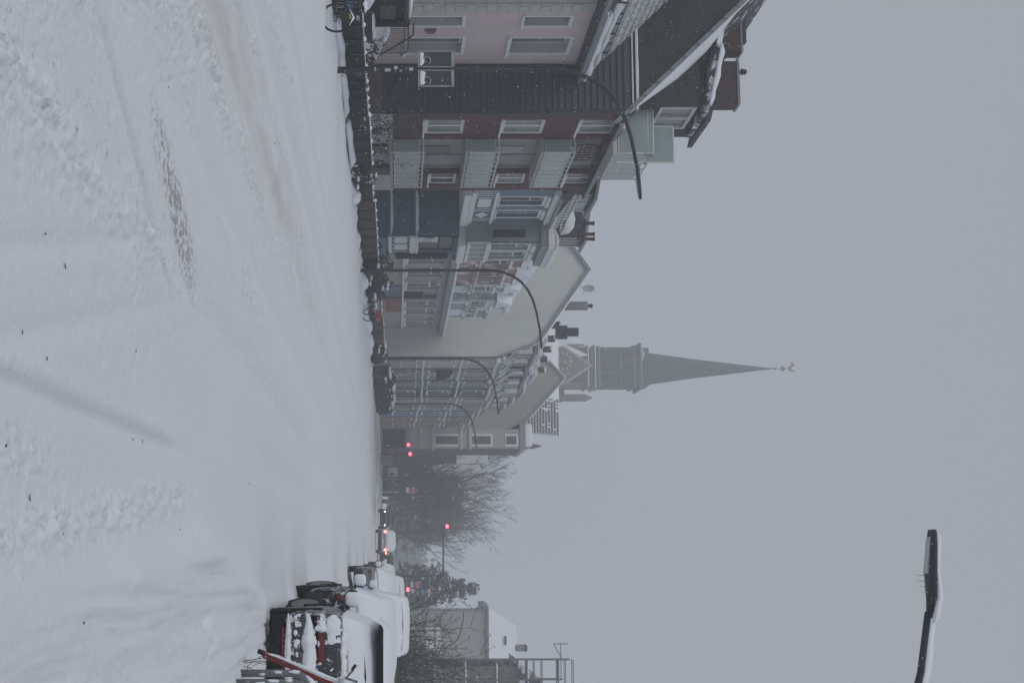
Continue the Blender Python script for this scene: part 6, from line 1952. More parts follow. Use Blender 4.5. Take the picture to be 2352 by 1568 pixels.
# ================================================================== BICYCLE AND STANDS IN FRONT
bx, by = 1.12, 16.6
bk = thing('red_bicycle', 'red bicycle frame under snow leaning at the grey stands, front wheel missing', 'bicycle', (bx, by, 0))
def P(u, x, dy=0.0):
    Y = by + dy
    return Vector((xy(u, Y), Y, zxy(x, u, Y)))
fk = MB()
fork = [P(1499, 606), P(1512, 640), P(1535, 690), P(1552, 728), P(1568, 770)]
fk.tube(fork, [0.024, 0.026, 0.026, 0.026, 0.03], 8)
fork2 = [p + Vector((0.03, 0.11, -0.02)) for p in fork[:4]]
fk.tube(fork2 + [fork[4]], 0.02, 7)
fk.build('fork', redm, bk, smooth=True)
MB().tube([P(1494, 592), P(1499, 607)], 0.026, 8).build('dropout', blackmetal, bk, smooth=True)
MB().ridge([p + Vector((0, 0, 0.02)) for p in fork], 0.075, 0.075, seed=3, amp=0.4, freq=4, step=0.04).build('fork_snow', snow, bk, smooth=True)
sn2 = MB()
sn2.ridge([fork[1] + Vector((0.0, -0.01, 0.03)), fork[2] + Vector((-0.01, -0.01, 0.045)), fork[3] + Vector((-0.01, 0, 0.05)), fork[4] + Vector((-0.01, 0, 0.05))], 0.09, 0.06, seed=8, amp=0.6, freq=4, step=0.04)
sn2.build('fork_drift', snow, bk, smooth=True)
top = fork[4]
hb = MB()
hb.tube([top, top + Vector((0.05, 0.02, 0.18))], 0.022, 8)
hb.tube([top + Vector((0.05, 0.02, 0.20)), top + Vector((-0.02, -0.05, 0.22)), P(1556, 795, -0.1), P(1541, 808, -0.1), P(1535, 812, -0.1)], 0.013, 8)
hb.build('handlebar', galv, bk, smooth=True)
gp0, gp1 = P(1538, 809, -0.1), P(1526, 818, -0.1)
g_ = MB().tube([gp0, gp1], 0.019, 8).build('grip', blackrub, bk, smooth=True)
MB().ridge([gp0 + Vector((0, 0, 0.012)), gp1 + Vector((0, 0, 0.012))], 0.05, 0.05, seed=1, step=0.02).build('grip_snow', snow, g_, smooth=True)
fm = MB()
ht = top
fm.tube([ht + Vector((0.02, 0, -0.08)), ht + Vector((0.55, 0.1, -0.5)), ht + Vector((0.62, 0.1, -0.55))], 0.022, 8)
fm.tube([ht + Vector((0.03, 0, 0.0)), ht + Vector((0.60, 0.1, -0.12))], 0.018, 8)
fm.tube([ht + Vector((0.60, 0.1, 0.05)), ht + Vector((0.60, 0.1, -0.55))], 0.018, 8)
fm.tube([ht + Vector((0.60, 0.1, -0.55)), ht + Vector((1.02, 0.15, -0.55))], 0.012, 6)
fm.build('frame', redm, bk, smooth=True)
rwc = ht + Vector((1.02, 0.15, -0.55))
wb_ = MB()
pts = [(rwc.x + 0.33 * math.cos(a), rwc.y, rwc.z + 0.33 * math.sin(a)) for a in np.linspace(0, 2 * math.pi, 25)]
wb_.tube(pts, 0.022, 6, cap=False)
wb_.build('rear_wheel', blackrub, bk)
MB().blob(tuple(ht + Vector((0.58, 0.1, 0.12))), 0.14, 0.09, 0.06, 4, 10, 6).build('saddle_snow', snow, bk, smooth=True)
MB().ridge([ht + Vector((-0.06, -0.05, 0.05)), ht + Vector((0.1, -0.02, 0.10))], 0.14, 0.12, seed=5, step=0.04).build('head_snow', snow, bk, smooth=True)
cab = MB()
cab.tube([P(1552, 745), P(1556, 760), P(1563, 772), P(1570, 776)], 0.005, 5)
cab.build('brake_cable', blackrub, bk)
def stand(label, u, dy):
    Y = by + dy
    x0 = xy(u, Y)
    rt = thing('bicycle_stand', label, 'bicycle stand', (x0, Y, 0), 'grey tubular bicycle stands')
    zt = zxy(712, u, Y)
    pts = [(x0, Y, -0.2), (x0, Y, zt - 0.16), (x0 + 0.03, Y, zt - 0.07), (x0 + 0.09, Y, zt - 0.015), (x0 + 0.2, Y + 0.01, zt), (x0 + 0.62, Y + 0.02, zt), (x0 + 0.73, Y + 0.02, zt - 0.05), (x0 + 0.78, Y + 0.02, zt - 0.16), (x0 + 0.78, Y + 0.02, -0.2)]
    MB().tube(pts, 0.038, 10).build('hoop', galv, rt, smooth=True)
    MB().ridge([(x0 + 0.02, Y, zt - 0.05), (x0 + 0.10, Y, zt + 0.01), (x0 + 0.2, Y, zt + 0.03), (x0 + 0.6, Y, zt + 0.03)], 0.08, 0.05, seed=u, step=0.04).build('hoop_snow', snow, rt, smooth=True)
    st = MB()
    for zz in (0.30, 0.43, 0.60):
        st.blob((x0 - 0.012 + rnd.uniform(-0.02, 0.02), Y - 0.034, zz + rnd.uniform(-0.03, 0.03)), rnd.uniform(0.012, 0.022), 0.01, rnd.uniform(0.03, 0.06), zz * 10, 8, 6, 0.6, 3)
    st.build('stuck_snow', snow, rt, smooth=True)
stand('grey steel bicycle stand hoop in front of the red bicycle', 1545, -0.5)
stand('grey steel bicycle stand hoop at the very edge beside the first hoop', 1567, -1.0)
MB_stem = MB()
twigs(MB_stem, (xy(1512, by), by, gz1(xy(1512, by), by)), 8, 0.55, 0.5, 77, 0.004)
tag(MB_stem.build('dry_weeds', mat('dry_stalk', (0.10, 0.075, 0.06), 0.9, 0.2, 9)), 'thin dry weeds poking out of the snow at the bicycle fork', 'weeds')

# ================================================================== CROSSING: SIGNALS AND SIGNS
YJ = 162.0
def JP(u, x, Y=YJ):
    return Vector((xy(u, Y), Y, zxy(x, u, Y)))
def signal(label, u, xlamp, Y=YJ, pole=True, lampm=None, facing=1):
    p = JP(u, xlamp, Y)
    rt = thing('traffic_light', label, 'traffic light', (p.x, Y, 0), 'traffic lights at the crossing')
    MB().box(p.x - 0.16, p.x + 0.16, Y - 0.05, Y + 0.2, p.z - 0.72, p.z + 0.22).build('housing', blackmetal, rt, bevel=0.03)
    for k, m_ in enumerate((lampm or lamp_red, mat('dead_amber', (0.06, 0.045, 0.02), 0.4, 0.1, 5), mat('dead_green', (0.02, 0.05, 0.04), 0.4, 0.1, 5))):
        MB().lathe((p.x, Y - 0.06, p.z - 0.25 * k), [(0.17 if k == 0 else 0.13, 0.01), (0.17 if k == 0 else 0.13, -0.02), (0.08, -0.035)], 14, axis='y').build('lamp', m_, rt)
        MB().tube([(p.x - 0.13, Y - 0.2, p.z - 0.25 * k), (p.x - 0.09, Y - 0.2, p.z + 0.09 - 0.25 * k), (p.x, Y - 0.2, p.z + 0.13 - 0.25 * k), (p.x + 0.09, Y - 0.2, p.z + 0.09 - 0.25 * k), (p.x + 0.13, Y - 0.2, p.z - 0.25 * k)], 0.015, 4).build('visor', blackmetal, rt)
    if pole:
        MB().tube([(p.x, Y + 0.12, -0.2), (p.x, Y + 0.12, p.z + 0.25)], 0.06, 8).build('pole', polemet, rt)
    return rt
signal('red traffic light at the corner bay of the tan house', 1021, 938)
signal('red traffic light right of the tan house corner, before the brown building', 1042, 942, 158)
signal('red traffic light low behind the parked vans beside round signs', 1353, 937, 150)
g = signal('red overhead traffic light hanging on a long mast arm over the road', 1208, 1027, 160, pole=False)
# mast arm (belongs to the overhead signal)
pa, pb_ = JP(1208, 1018, 160.2), JP(1322, 1018, 160.2)
mr = MB()
mr.tube([(pa.x, 160.2, pa.z), (pb_.x, 160.2, pb_.z)], [0.07, 0.10], 8)
mr.tube([(pb_.x, 160.2, -0.2), (pb_.x, 160.2, pb_.z + 0.1)], 0.12, 8)
mr.build('mast_arm', polemet, g)

def round_sign(name, label, u, x, r, Y, face_m, draw, pole=True):
    p = JP(u, x, Y)
    rt = thing(name, label, 'sign', (p.x, Y, 0))
    d = MB().lathe((p.x, Y, p.z), [(r, 0.03), (r, 0.0)], 24, axis='y').build('plate', face_m, rt)
    draw(p, Y, d, rt)
    if pole:
        MB().tube([(p.x, Y + 0.06, -0.2), (p.x, Y + 0.06, p.z + r + 0.05)], 0.035, 6).build('pole', galv, rt)
    return rt
signred = mat('sign_red', (0.33, 0.03, 0.035), 0.5, 0.05, 5)
signwhite = mat('sign_white', (0.62, 0.63, 0.63), 0.5, 0.05, 5)
signblue = mat('sign_deep_blue', (0.015, 0.09, 0.30), 0.5, 0.05, 5)
signblack = mat('sign_black', (0.02, 0.02, 0.022), 0.5, 0.05, 5)
def no_entry(p, Y, d, rt):
    MB().lathe((p.x, Y, p.z), [(0.33, 0.028), (0.33, 0.008)], 24, axis='y').build('rim', signwhite, d)
    MB().box(p.x - 0.22, p.x + 0.22, Y - 0.02, Y - 0.008, p.z - 0.05, p.z + 0.05).build('bar', signwhite, d)
    MB().box(p.x - 0.3, p.x + 0.3, Y - 0.01, Y + 0.01, p.z - 0.72, p.z - 0.42).build('supplementary_plate', signwhite, rt)
round_sign('no_entry_sign', 'red round no entry sign with white plate, among the conifer branches', 1342, 959, 0.29, 163, signred, no_entry)
round_sign('no_entry_sign', 'red round no entry sign with white plate, left before the dark hedge', 1125, 949, 0.29, 163, signred, no_entry)
def arrows(p, Y, d, rt):
    MB().box(p.x - 0.03, p.x + 0.03, Y - 0.014, Y - 0.006, p.z - 0.18, p.z + 0.1).build('arrow_shaft', signwhite, d)
    MB().ext([(p.x - 0.1, Y - 0.006, p.z + 0.08), (p.x + 0.1, Y - 0.006, p.z + 0.08), (p.x, Y - 0.006, p.z + 0.2)], (0, -0.008, 0)).build('arrow_head', signwhite, d)
    MB().tube([(p.x, Y - 0.012, p.z - 0.1), (p.x + 0.12, Y - 0.012, p.z - 0.02), (p.x + 0.16, Y - 0.012, p.z + 0.1)], 0.025, 5).build('arrow_branch', signwhite, d)
round_sign('blue_direction_sign', 'blue round sign with white arrows beside the no entry sign', 1357, 969, 0.29, 160, signblue, arrows)
ps = JP(1356, 986, 160)
ys_ = thing('give_way_sign', 'white give way triangle with red border above the blue sign', 'sign', (ps.x, 160, 0))
r_ = 0.42
tri = lambda r, y: [(ps.x - r, y, ps.z + r * 0.55), (ps.x + r, y, ps.z + r * 0.55), (ps.x, y, ps.z - r * 1.1)]
MB().ext(tri(r_, 160), (0, 0.03, 0)).build('border', signred, ys_)
MB().ext(tri(r_ * 0.68, 159.99), (0, 0.005, 0)).build('field', signwhite, ys_)
MB().box(ps.x - 0.2, ps.x + 0.2, 159.99, 160.01, zxy(949, 1356, 160) - 0.2, zxy(949, 1356, 160) + 0.12).build('supplementary_plate', signwhite, ys_)
MB().tube([(ps.x, 160.06, -0.2), (ps.x, 160.06, ps.z + 0.2)], 0.035, 6).build('pole', galv, ys_)
# white direction board with black T arrow
YD_ = 74.0
a, b = JP(1440, 978, YD_), JP(1491, 1012, YD_)
bd = thing('direction_board', 'white board with black T arrow and red ring in front of the bare shrub', 'sign', (a.x, YD_, 0))
MB().box(a.x, b.x, YD_, YD_ + 0.04, a.z, b.z).build('board', signwhite, bd)
cx_, w_, h_ = (a.x + b.x) / 2, b.x - a.x, b.z - a.z
yf = YD_ - 0.012
for (x0, x1, z0, z1, nm) in ((a.x + w_ * 0.55, a.x + w_ * 0.60, a.z + h_ * 0.14, a.z + h_ * 0.6, 'arrow_stem'), (a.x + w_ * 0.48, a.x + w_ * 0.80, a.z + h_ * 0.58, a.z + h_ * 0.66, 'arrow_bar'), (a.x + w_ * 0.20, a.x + w_ * 0.27, a.z + h_ * 0.58, a.z + h_ * 0.64, 'arrow_bar')):
    MB().box(x0, x1, yf, YD_ - 0.004, z0, z1).build(nm, signblack, bd)
MB().ext([(a.x + w_ * 0.79, YD_ - 0.004, a.z + h_ * 0.52), (a.x + w_ * 0.91, YD_ - 0.004, a.z + h_ * 0.62), (a.x + w_ * 0.79, YD_ - 0.004, a.z + h_ * 0.72)], (0, -0.008, 0)).build('arrow_head', signblack, bd)
MB().ext([(a.x + w_ * 0.21, YD_ - 0.004, a.z + h_ * 0.52), (a.x + w_ * 0.10, YD_ - 0.004, a.z + h_ * 0.61), (a.x + w_ * 0.21, YD_ - 0.004, a.z + h_ * 0.70)], (0, -0.008, 0)).build('arrow_head', signblack, bd)
MB().tube([(a.x + w_ * 0.37 + w_ * 0.07 * math.cos(t_), YD_ - 0.012, a.z + h_ * 0.62 + h_ * 0.11 * math.sin(t_)) for t_ in np.linspace(0, 2 * math.pi, 20)], 0.012, 5).build('limit_ring', mat('faded_red', (0.35, 0.13, 0.13), 0.6, 0.1, 5), bd)
for sx in (0.15, 0.85):
    MB().tube([(a.x + w_ * sx, YD_ + 0.08, -0.3), (a.x + w_ * sx, YD_ + 0.08, b.z)], 0.035, 6).build('post', galv, bd)

# ================================================================== TREES
def tree_branches(mb, p, d, L, r, depth, rng, up=0.05, spread=0.5, kids=3, minr=0.012):
    pts, rs = [p], [r]
    n = 4
    for k in range(n):
        d = (d + Vector((rng.gauss(0, 0.11), rng.gauss(0, 0.11), rng.gauss(0, 0.05) + up))).normalized()
        p = p + d * L / n
        pts.append(p)
        rs.append(max(minr, r * (1 - 0.42 * (k + 1) / n)))
    mb.tube(pts, rs, 5 if depth > 2 else 3, cap=False)
    if depth <= 0:
        return
    for k in range(kids):
        i = n if k == 0 else rng.randint(1, n)
        ax = Vector((rng.gauss(0, 1), rng.gauss(0, 1), rng.gauss(0, 0.5)))
        nd = (d + ax.normalized() * spread * (0.45 if k == 0 else 1.0)).normalized()
        tree_branches(mb, pts[i], nd, L * rng.uniform(0.60, 0.80), rs[i] * (0.85 if k == 0 else 0.6), depth - 1, rng, up, spread, kids, minr)
def bare_tree(label, x, y, h, seed, trunk_r, depth=6, spread=0.5, z0=-0.3, first=0.32, kids=3, cat='tree', minr=0.012, lean=(0, 0)):
    rt = thing('bare_tree', label, cat, (x, y, 0))
    rng = random.Random(seed)
    tb = MB()
    zt = z0 + h * first * 0.75
    tb.tube([(x, y, z0), (x + 0.05, y, z0 + h * first * 0.4), (x + lean[0] * 0.3, y + lean[1] * 0.3, zt)], [trunk_r * 1.3, trunk_r, trunk_r * 0.9], 9)
    tb.build('trunk', farbark, rt, smooth=True)
    cr = MB()
    for k in range(5):
        an = 2 * math.pi * k / 5 + rng.random()
        d = Vector((math.cos(an) * 0.42 + lean[0] * 0.1, math.sin(an) * 0.42, 0.9)).normalized()
        tree_branches(cr, Vector((x + lean[0] * 0.3, y + lean[1] * 0.3, zt - 0.05)), d, h * 0.27, trunk_r * 0.6, depth - 1, rng, 0.04, spread, kids, minr)
    cr.build('crown', farbark, rt)
    return rt
YTREE = 198.0
bare_tree('large bare tree spreading behind the overhead traffic light', xy(1120, YTREE), YTREE, 18.5, 5, 0.42, 6, 0.66, minr=0.016)
bare_tree('second bare tree with drooping twigs beside the large one', xy(1180, YTREE + 6), YTREE + 6, 16.0, 9, 0.36, 6, 0.68, minr=0.016)
bare_tree('low bare tree in front of the evergreens, nearer the hall', xy(1098, YTREE - 14), YTREE - 14, 11.0, 21, 0.22, 6, 0.55, minr=0.016)
bare_tree('low bare tree in front of the broad evergreen', xy(1150, YTREE - 15), YTREE - 15, 10.0, 23, 0.22, 6, 0.6, minr=0.016)
bare_tree('smaller bare tree leaning over the road at the crossing', xy(1228, YTREE - 4), YTREE - 4, 11.5, 15, 0.25, 5, 0.55, minr=0.02)
def evergreen(label, x, y, h, w, seed, n, size, lm=None, snowpatch=12, cat='tree', conic=0.55):
    rt = thing('evergreen_tree', label, cat, (x, y, 0))
    MB().tube([(x, y, -0.3), (x, y, h * 0.4), (x, y, h * 0.95)], [0.25, 0.18, 0.03], 7).build('trunk', bark, rt)
    mb, lim = MB(), MB()
    rng = random.Random(seed)
    sn = MB()
    for k in range(n):
        t = rng.random() ** 0.8
        z = h * (0.06 + 0.92 * t)
        rad = w * (1 - conic * t ** 1.3) * (0.30 + 0.70 * rng.random()) * (1.0 if t < 0.9 else 0.5)
        an = rng.uniform(0, 2 * math.pi)
        c = (x + rad * math.cos(an), y + rad * math.sin(an), z + rng.gauss(0, 0.15))
        if k % 4 == 0:
            lim.tube([(x, y, z - 0.25 * rad), ((x + c[0]) / 2, (y + c[1]) / 2, z), c], [0.05, 0.035, 0.015], 3, cap=False)
        foliage(mb, c, w * 0.19, w * 0.19, w * 0.12, 17, size * 0.8, rng.randint(0, 1 << 30), 0.0)
        if rng.random() < snowpatch / 100:
            sn.blob((c[0], c[1] - 0.05, c[2] + w * 0.08), w * 0.12, w * 0.12, w * 0.045, k, 7, 5, 0.5)
    lim.build('limbs', bark, rt)
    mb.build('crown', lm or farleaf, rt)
    if sn.v:
        sn.build('crown_snow', snow, rt, smooth=True, kind='stuff')
    return rt
evergreen('broad dark evergreen under the large bare tree', xy(1135, 190), 190, 9.8, 3.4, 3, 170, 0.22, snowpatch=5)
evergreen('dark evergreen next to the broad one, nearer the brown building', xy(1106, 194), 194, 8.0, 2.2, 4, 80, 0.22, snowpatch=6)
evergreen('dark evergreen beside the road beyond the white hatchback', xy(1180, 196), 196, 10.0, 3.6, 6, 160, 0.22, snowpatch=4)
evergreen('fading dark evergreen leaning towards the road', xy(1222, 205), 205, 8.0, 3.2, 8, 120, 0.22, snowpatch=3)
evergreen('conifer with snow on its branches behind the round signs', xy(1352, 166), 166, 10.2, 2.3, 12, 220, 0.20, snowpatch=22, conic=0.75)
evergreen('lower snowy conifer beside the taller one, nearer the road', xy(1326, 170), 170, 7.2, 1.9, 13, 140, 0.20, snowpatch=20)
evergreen('bushy dark evergreen at the foot of the pale blind house', xy(1372, 168), 168, 6.0, 2.2, 14, 130, 0.2, snowpatch=10)
# far wood fading out behind the road
fw = MB()
rng = random.Random(44)
for k in range(70):
    u_ = rng.uniform(1150, 1335)
    Y = rng.uniform(330, 560)
    c = (xy(u_, Y), Y, rng.uniform(1, 9))
    foliage(fw, c, 4, 4, 4, 60, 0.8, k, 0.0)
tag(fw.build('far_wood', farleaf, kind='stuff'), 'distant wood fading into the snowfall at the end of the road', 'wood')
# bare shrubs with withered leaves on the parking side
def shrub(label, u, Y, n, h, sp, seed, leafsize=0.05, nleaf=2, r0=0.034):
    return bush('bare_shrub', label, (xy(u, Y), Y, 0.0), n, h, sp, seed, leafb, leafsize, nleaf, 'bare shrubs behind the parked cars', 0, r0)
shrub('tall bare shrub with withered leaves reaching over the direction board', 1500, 66, 34, 5.4, 0.36, 3)
shrub('spreading bare shrub behind the direction board', 1452, 76, 34, 5.0, 0.44, 4)
shrub('dense low bare shrub at the foot of the scaffold', 1545, 60, 34, 3.8, 0.42, 5, 0.045, 3)
shrub('leaning bare shrub nearest the picture edge', 1572, 56, 26, 3.6, 0.42, 6, 0.045, 3)
hedge_y = 62
rtH = thing('evergreen_hedge', 'dark hedge below the shrubs behind the boxy white van', 'hedge', (xy(1530, 64), 64, 0))
mb = MB()
for k in range(10):
    u_ = 1440 + k * 20
    foliage(mb, (xy(u_, 68), 68 + rnd.uniform(-1, 1), 1.1), 0.7, 0.7, 1.0, 420, 0.08, k, 0.2)
mb.build('foliage', leafd, rtH)

# ================================================================== HOUSES ON THE PARKING SIDE
YR = 150.0
h7 = thing('pale_blind_house', 'pale windowless house with snow covered hipped roof and dark chimney', 'house', (xy(1470, YR), YR, 0))
x0, x1 = xy(1401, YR), xy(1660, YR)
ze7 = zxy(1122, 1440, YR); zr7 = zxy(1186, 1480, YR)
MB().box(x0, x1, YR, YR + 9, -0.3, ze7).build('wall', mat('pale_grey_render', (0.34, 0.345, 0.335), 0.95, 0.06, 0.6), h7)
MB().add([(x0 - 0.25, YR - 0.3, ze7), (x1, YR - 0.3, ze7), (x1, YR + 9, ze7), (x0 - 0.25, YR + 9, ze7), (xy(1436, YR + 4), YR + 4.5, zr7 + 0.35), (x1 - 1, YR + 4.5, zr7 + 0.35)], [(0, 1, 5, 4), (1, 2, 5), (2, 3, 4, 5), (3, 0, 4)]).build('roof', snow, h7)
MB().box(x0 - 0.3, x1, YR - 0.4, YR - 0.3, ze7 - 0.15, ze7 + 0.02).build('gutter', zinc, h7)
sk0, sk1 = xy(1459, YR + 2.4), xy(1480, YR + 2.4)
zsk = ze7 + (zr7 - ze7) * 0.62
MB().ext([(sk0, YR + 2.0, zsk), (sk1, YR + 2.0, zsk), (sk1, YR + 2.15, zsk + 0.11), (sk0, YR + 2.15, zsk + 0.11)], (0, -0.10, 0.10)).build('skylight', glassd, h7)
cxh = xy(1487, YR + 4.5)
MB().tube([(cxh, YR + 4.5, zr7 - 0.6), (cxh, YR + 4.5, zxy(1206, 1487, YR + 4.5))], 0.33, 9).build('chimney', mat('grey_chimney', (0.2, 0.195, 0.19)), h7)
MB().lathe((cxh, YR + 4.5, zxy(1204, 1487, YR + 4.5)), [(0.36, 0), (0.36, 0.15), (0.2, 0.3)], 9).build('chimney_cap', blackmetal, h7)
MB().tube([(x0 - 0.05, YR - 0.08, 0.2), (x0 - 0.05, YR - 0.08, ze7 - 0.2)], 0.09, 6).build('downpipe', zinc, h7)
MB().lathe((xy(1394, YR), YR + 1, ze7 - 0.9), [(0.55, 0), (0.6, 0.5), (0.3, 0.9)], 10).build('snowed_flue', zinc, h7)
h8 = thing('low_grey_house', 'low grey building left of the pale blind house', 'house', (xy(1390, 172), 172, 0))
MB().box(xy(1378, 172), xy(1412, 172), 172, 180, -0.3, zxy(980, 1390, 172)).build('wall', greyr, h8)
MB().ext([(xy(1376, 172), 171.8, zxy(980, 1390, 172)), (xy(1414, 172), 171.8, zxy(980, 1390, 172)), (xy(1414, 172), 171.8, zxy(1010, 1390, 172)), (xy(1384, 172), 171.8, zxy(1010, 1390, 172))], (0, 8, 0)).build('roof', snow, h8)
# scaffolded building at the edge
YSC = 104.0
h9 = thing('dark_house', 'dark house behind the scaffold at the picture edge', 'house', (xy(1600, YSC + 3), YSC + 3, 0))
xa, xb_ = xy(1528, YSC + 3), xy(1760, YSC + 3)
zw9 = zxy(1190, 1540, YSC + 3)
wall_mb(cross_fr(YSC + 3), xa, xb_, -0.3, zw9, [(xa + 0.7, xa + 1.6, 1.2, 2.6), (xa + 2.4, xa + 3.3, 1.2, 2.6), (xa + 0.7, xa + 1.6, 4.2, 5.7), (xa + 2.4, xa + 3.3, 4.2, 5.7), (xa + 0.7, xa + 1.6, 7.0, 8.4), (xa + 2.4, xa + 3.3, 7.0, 8.4)], 0.2).build('wall', mat('ochre_grey_render', (0.20, 0.19, 0.155), 0.9, 0.2, 1.5), h9)
for a in (0.7, 2.4):
    for (c_, d_) in ((1.2, 2.6), (4.2, 5.7), (7.0, 8.4)):
        window(h9, cross_fr(YSC + 3), xa + a, xa + a + 0.9, c_, d_, cols=2, pane=glassd)
MB().ext([(xa - 0.4, YSC + 2.7, zw9), (xb_, YSC + 2.7, zw9), (xb_, YSC + 2.7, zw9 + 2.4), (xa + 1.6, YSC + 2.7, zw9 + 2.4)], (0, 9, 0)).build('roof', snowtile, h9)
MB().box(xa, xb_, YSC + 3.25, YSC + 11, -0.3, zw9 - 0.01).build('house_body', darkwood, h9)
sf = thing('scaffold', 'tubular steel scaffold rising above the dark house at the picture edge', 'scaffold', (xy(1540, YSC), YSC, 0))
sc = MB()
sxs = [xy(1514, YSC) + 1.25 * k for k in range(5)]
ztop = zxy(1292, 1520, YSC)
levels = [2.0 * k for k in range(1, 7)]
for k, sx in enumerate(sxs):
    for yy in (YSC, YSC + 0.9):
        sc.tube([(sx, yy, -0.3), (sx, yy, ztop + (0.5 if k == 0 else 0))], 0.045, 6)
sc.build('standards', galv, sf)
for zl in levels:
    lv = MB()
    for yy in (YSC, YSC + 0.9):
        for dz in (0.0, 0.5, 1.0):
            lv.tube([(sxs[0], yy, zl + dz), (sxs[-1], yy, zl + dz)], 0.03, 5)
    for sx in sxs:
        lv.tube([(sx, YSC, zl), (sx, YSC + 0.9, zl)], 0.03, 5)
    lv.build('guard_rails', galv, sf)
    MB().box(sxs[0], sxs[-1], YSC + 0.05, YSC + 0.85, zl + 0.03, zl + 0.08).build('deck', mat('scaffold_board', (0.14, 0.12, 0.08), 0.9, 0.2, 3), sf)
    MB().ridge([(sxs[0], YSC + 0.4, zl + 0.08), (sxs[-1], YSC + 0.4, zl + 0.08)], 0.7, 0.1, seed=zl).build('deck_snow', snow, sf, smooth=True)
br = MB()
for k in range(0, 6, 1):
    z0 = 2.0 * k
    br.tube([(sxs[k % 4], YSC - 0.05, z0), (sxs[k % 4 + 1], YSC - 0.05, z0 + 2.0)], 0.03, 5)
br.tube([(sxs[0], YSC, ztop), (sxs[0] - 1.0, YSC, ztop - 0.55)], 0.03, 5)
br.tube([(sxs[0] - 1.0, YSC, ztop - 0.6), (sxs[0] - 1.0, YSC, ztop + 0.4)], 0.03, 5)
br.tube([(sxs[0] - 1.05, YSC, ztop - 0.1), (sxs[1], YSC, ztop - 0.1)], 0.03, 5)
br.build('braces', galv, sf, kind='stuff')

# ================================================================== BEYOND THE CROSSING, LEFT
YK = 196.0
h10 = thing('brown_brick_hall', 'dark brown brick building with a snowy roof beyond the tan corner house', 'building', (xy(1060, YK), YK, 0))
xa, xb_ = xy(1022, YK), xy(1100, YK)
zk = zxy(1048, 1050, YK)
wall_mb(cross_fr(YK), xa, xb_, -0.3, zk, [(xy(1068, YK), xy(1078, YK), zxy(975, 1070, YK), zxy(1000, 1070, YK))], 0.3).build('wall', lbrick, h10)
window(h10, cross_fr(YK), xy(1068, YK), xy(1078, YK), zxy(975, 1070, YK), zxy(1000, 1070, YK), cols=2, pane=glassd)
MB().box(xa, xb_, YK + 0.35, YK + 12, -0.3, zk - 0.02).build('body', lbrick, h10)
MB().ext([(xa, YK - 0.3, zk), (xy(1066, YK), YK - 0.3, zk), (xy(1062, YK), YK - 0.3, zxy(1120, 1050, YK)), (xa, YK - 0.3, zxy(1120, 1050, YK))], (0, 12, 0)).build('roof', snow, h10)
MB().ext([(xy(1066, YK), YK - 0.2, zxy(995, 1075, YK)), (xb_, YK - 0.2, zxy(985, 1075, YK)), (xy(1085, YK), YK - 0.2, zxy(1110, 1075, YK)), (xy(1066, YK), YK - 0.2, zxy(1100, 1075, YK))], (0, 10, 0)).build('wing_roof', snow, h10)
MB().box(xy(1080, YK), xy(1088, YK), YK + 3, YK + 4, zk, zxy(1085, 1084, YK)).build('chimney', lbrick, h10)
for (ua, ub, xa_, xb2, lab, m_) in ((1041, 1052, 872, 898, 'pale green board beside the traffic light pole', mat('pale_green_board', (0.23, 0.30, 0.27), 0.7, 0.1, 2)), (1053, 1069, 872, 898, 'large pale advertising panel at the crossing', mat('pale_panel', (0.38, 0.39, 0.39), 0.7, 0.1, 2)), (1073, 1093, 892, 913, 'pale billboard with a dark band on posts', signwhite)):
    Yb = 172
    p0, p1 = JP(ua, xa_, Yb), JP(ub, xb2, Yb)
    rt = thing('billboard', lab, 'billboard', (p0.x, Yb, 0))
    MB().box(p0.x, p1.x, Yb, Yb + 0.12, p0.z, p1.z).build('panel', m_, rt)
    if 'band' in lab:
        MB().box(p0.x + 0.6, p0.x + 0.85, Yb - 0.02, Yb - 0.002, p0.z + 0.15, p1.z - 0.3).build('dark_band', blackmetal, rt)
    for q in (p0.x + 0.1, p1.x - 0.1):
        MB().tube([(q, Yb + 0.15, -0.3), (q, Yb + 0.15, p1.z)], 0.05, 6).build('post', galv, rt)

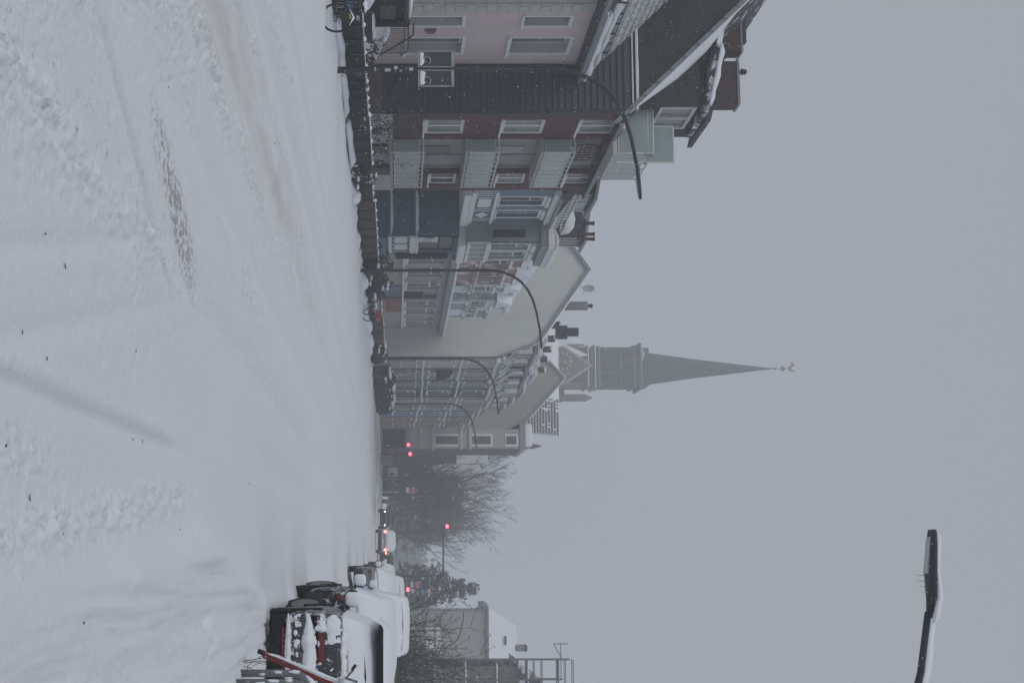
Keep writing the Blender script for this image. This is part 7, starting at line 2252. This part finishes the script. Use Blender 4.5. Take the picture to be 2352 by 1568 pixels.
# ================================================================== LITTER ON THE SNOW
litter = [(140, 610, .035), (158, 298, .02), (98, 537, .025), (690, 545, .06), (626, 330, .06), (306, 807, .02), (4, 1024, .035), (60, 1142, .035), (148, 1430, .03), (462, 1318, .02), (305, 1008, .03), (332, 1014, .03), (130, 1225, .02), (54, 762, .02), (100, 823, .02), (575, 1110, .03), (395, 1215, .02), (690, 560, .05), (388, 200, .02)]
for k, (x, u, s_) in enumerate(litter):
    d = CAM_H * FPX / (908 - x)
    X, Y = d * (-SN + _t(u) * CS), d * (CS + _t(u) * SN)
    z = gz1(X, Y)
    mb = MB()
    an = rnd.uniform(0, math.pi)
    c_, q_ = math.cos(an), math.sin(an)
    pr = [(-1, 0, 0.3), (-0.3, 0.32, 0.0), (0.5, 0.26, 0.15), (1, 0.0, 0.45), (0.4, -0.28, 0.1), (-0.4, -0.3, 0.2)]
    s_ *= 0.5
    mb.ext([(X + s_ * (a * c_ - b * q_), Y + s_ * (a * q_ + b * c_), z + 0.003 + 0.5 * s_ * e) for a, b, e in pr], (0, 0, 0.003))
    tag(mb.build('dead_leaf', dirtbits), 'small brown dead leaf lying on the snow of the road', 'leaf', 'dead leaves scattered on the snow')

# ================================================================== AIR
hz = MB().box(-1400, 1400, -1400, 1400, -1.5, czz(1835) + 3)
hm = bpy.data.materials.new('snow_haze')
hm.use_nodes = True
hn = hm.node_tree.nodes
hn.clear()
ho_ = hn.new('ShaderNodeOutputMaterial')
pv = hn.new('ShaderNodeVolumePrincipled')
pv.inputs['Color'].default_value = (0.93, 0.95, 0.98, 1)
pv.inputs['Density'].default_value = 0.0020
pv.inputs['Anisotropy'].default_value = 0.2
hm.node_tree.links.new(pv.outputs[0], ho_.inputs['Volume'])
hzo = hz.build('haze', hm, kind='stuff')
hzo['label'] = 'pale air full of falling snow'
# flakes of the snowfall
fl = MB()
rng = random.Random(99)
for k in range(42000):
    Y = 9 + 56 * rng.random() ** 0.8
    X = rng.uniform(-0.42, 0.16) * (Y + 3)
    Z = rng.uniform(0.1, 1.6 + 0.42 * Y)
    s_ = rng.uniform(0.0025, 0.0055)
    a = Vector((rng.gauss(0, 1), rng.gauss(0, 1), rng.gauss(0, 1))).normalized() * s_
    b = a.orthogonal().normalized() * s_
    c = a.cross(b).normalized() * s_
    p = Vector((X, Y, Z))
    fl.add([p + a, p + b, p - a, p - b, p + c, p - c], [(0, 1, 4), (1, 2, 4), (2, 3, 4), (3, 0, 4), (1, 0, 5), (2, 1, 5), (3, 2, 5), (0, 3, 5)])
flo = fl.build('falling_snow', snow, kind='stuff')
flo['label'] = 'snowflakes drifting through the air over the street'
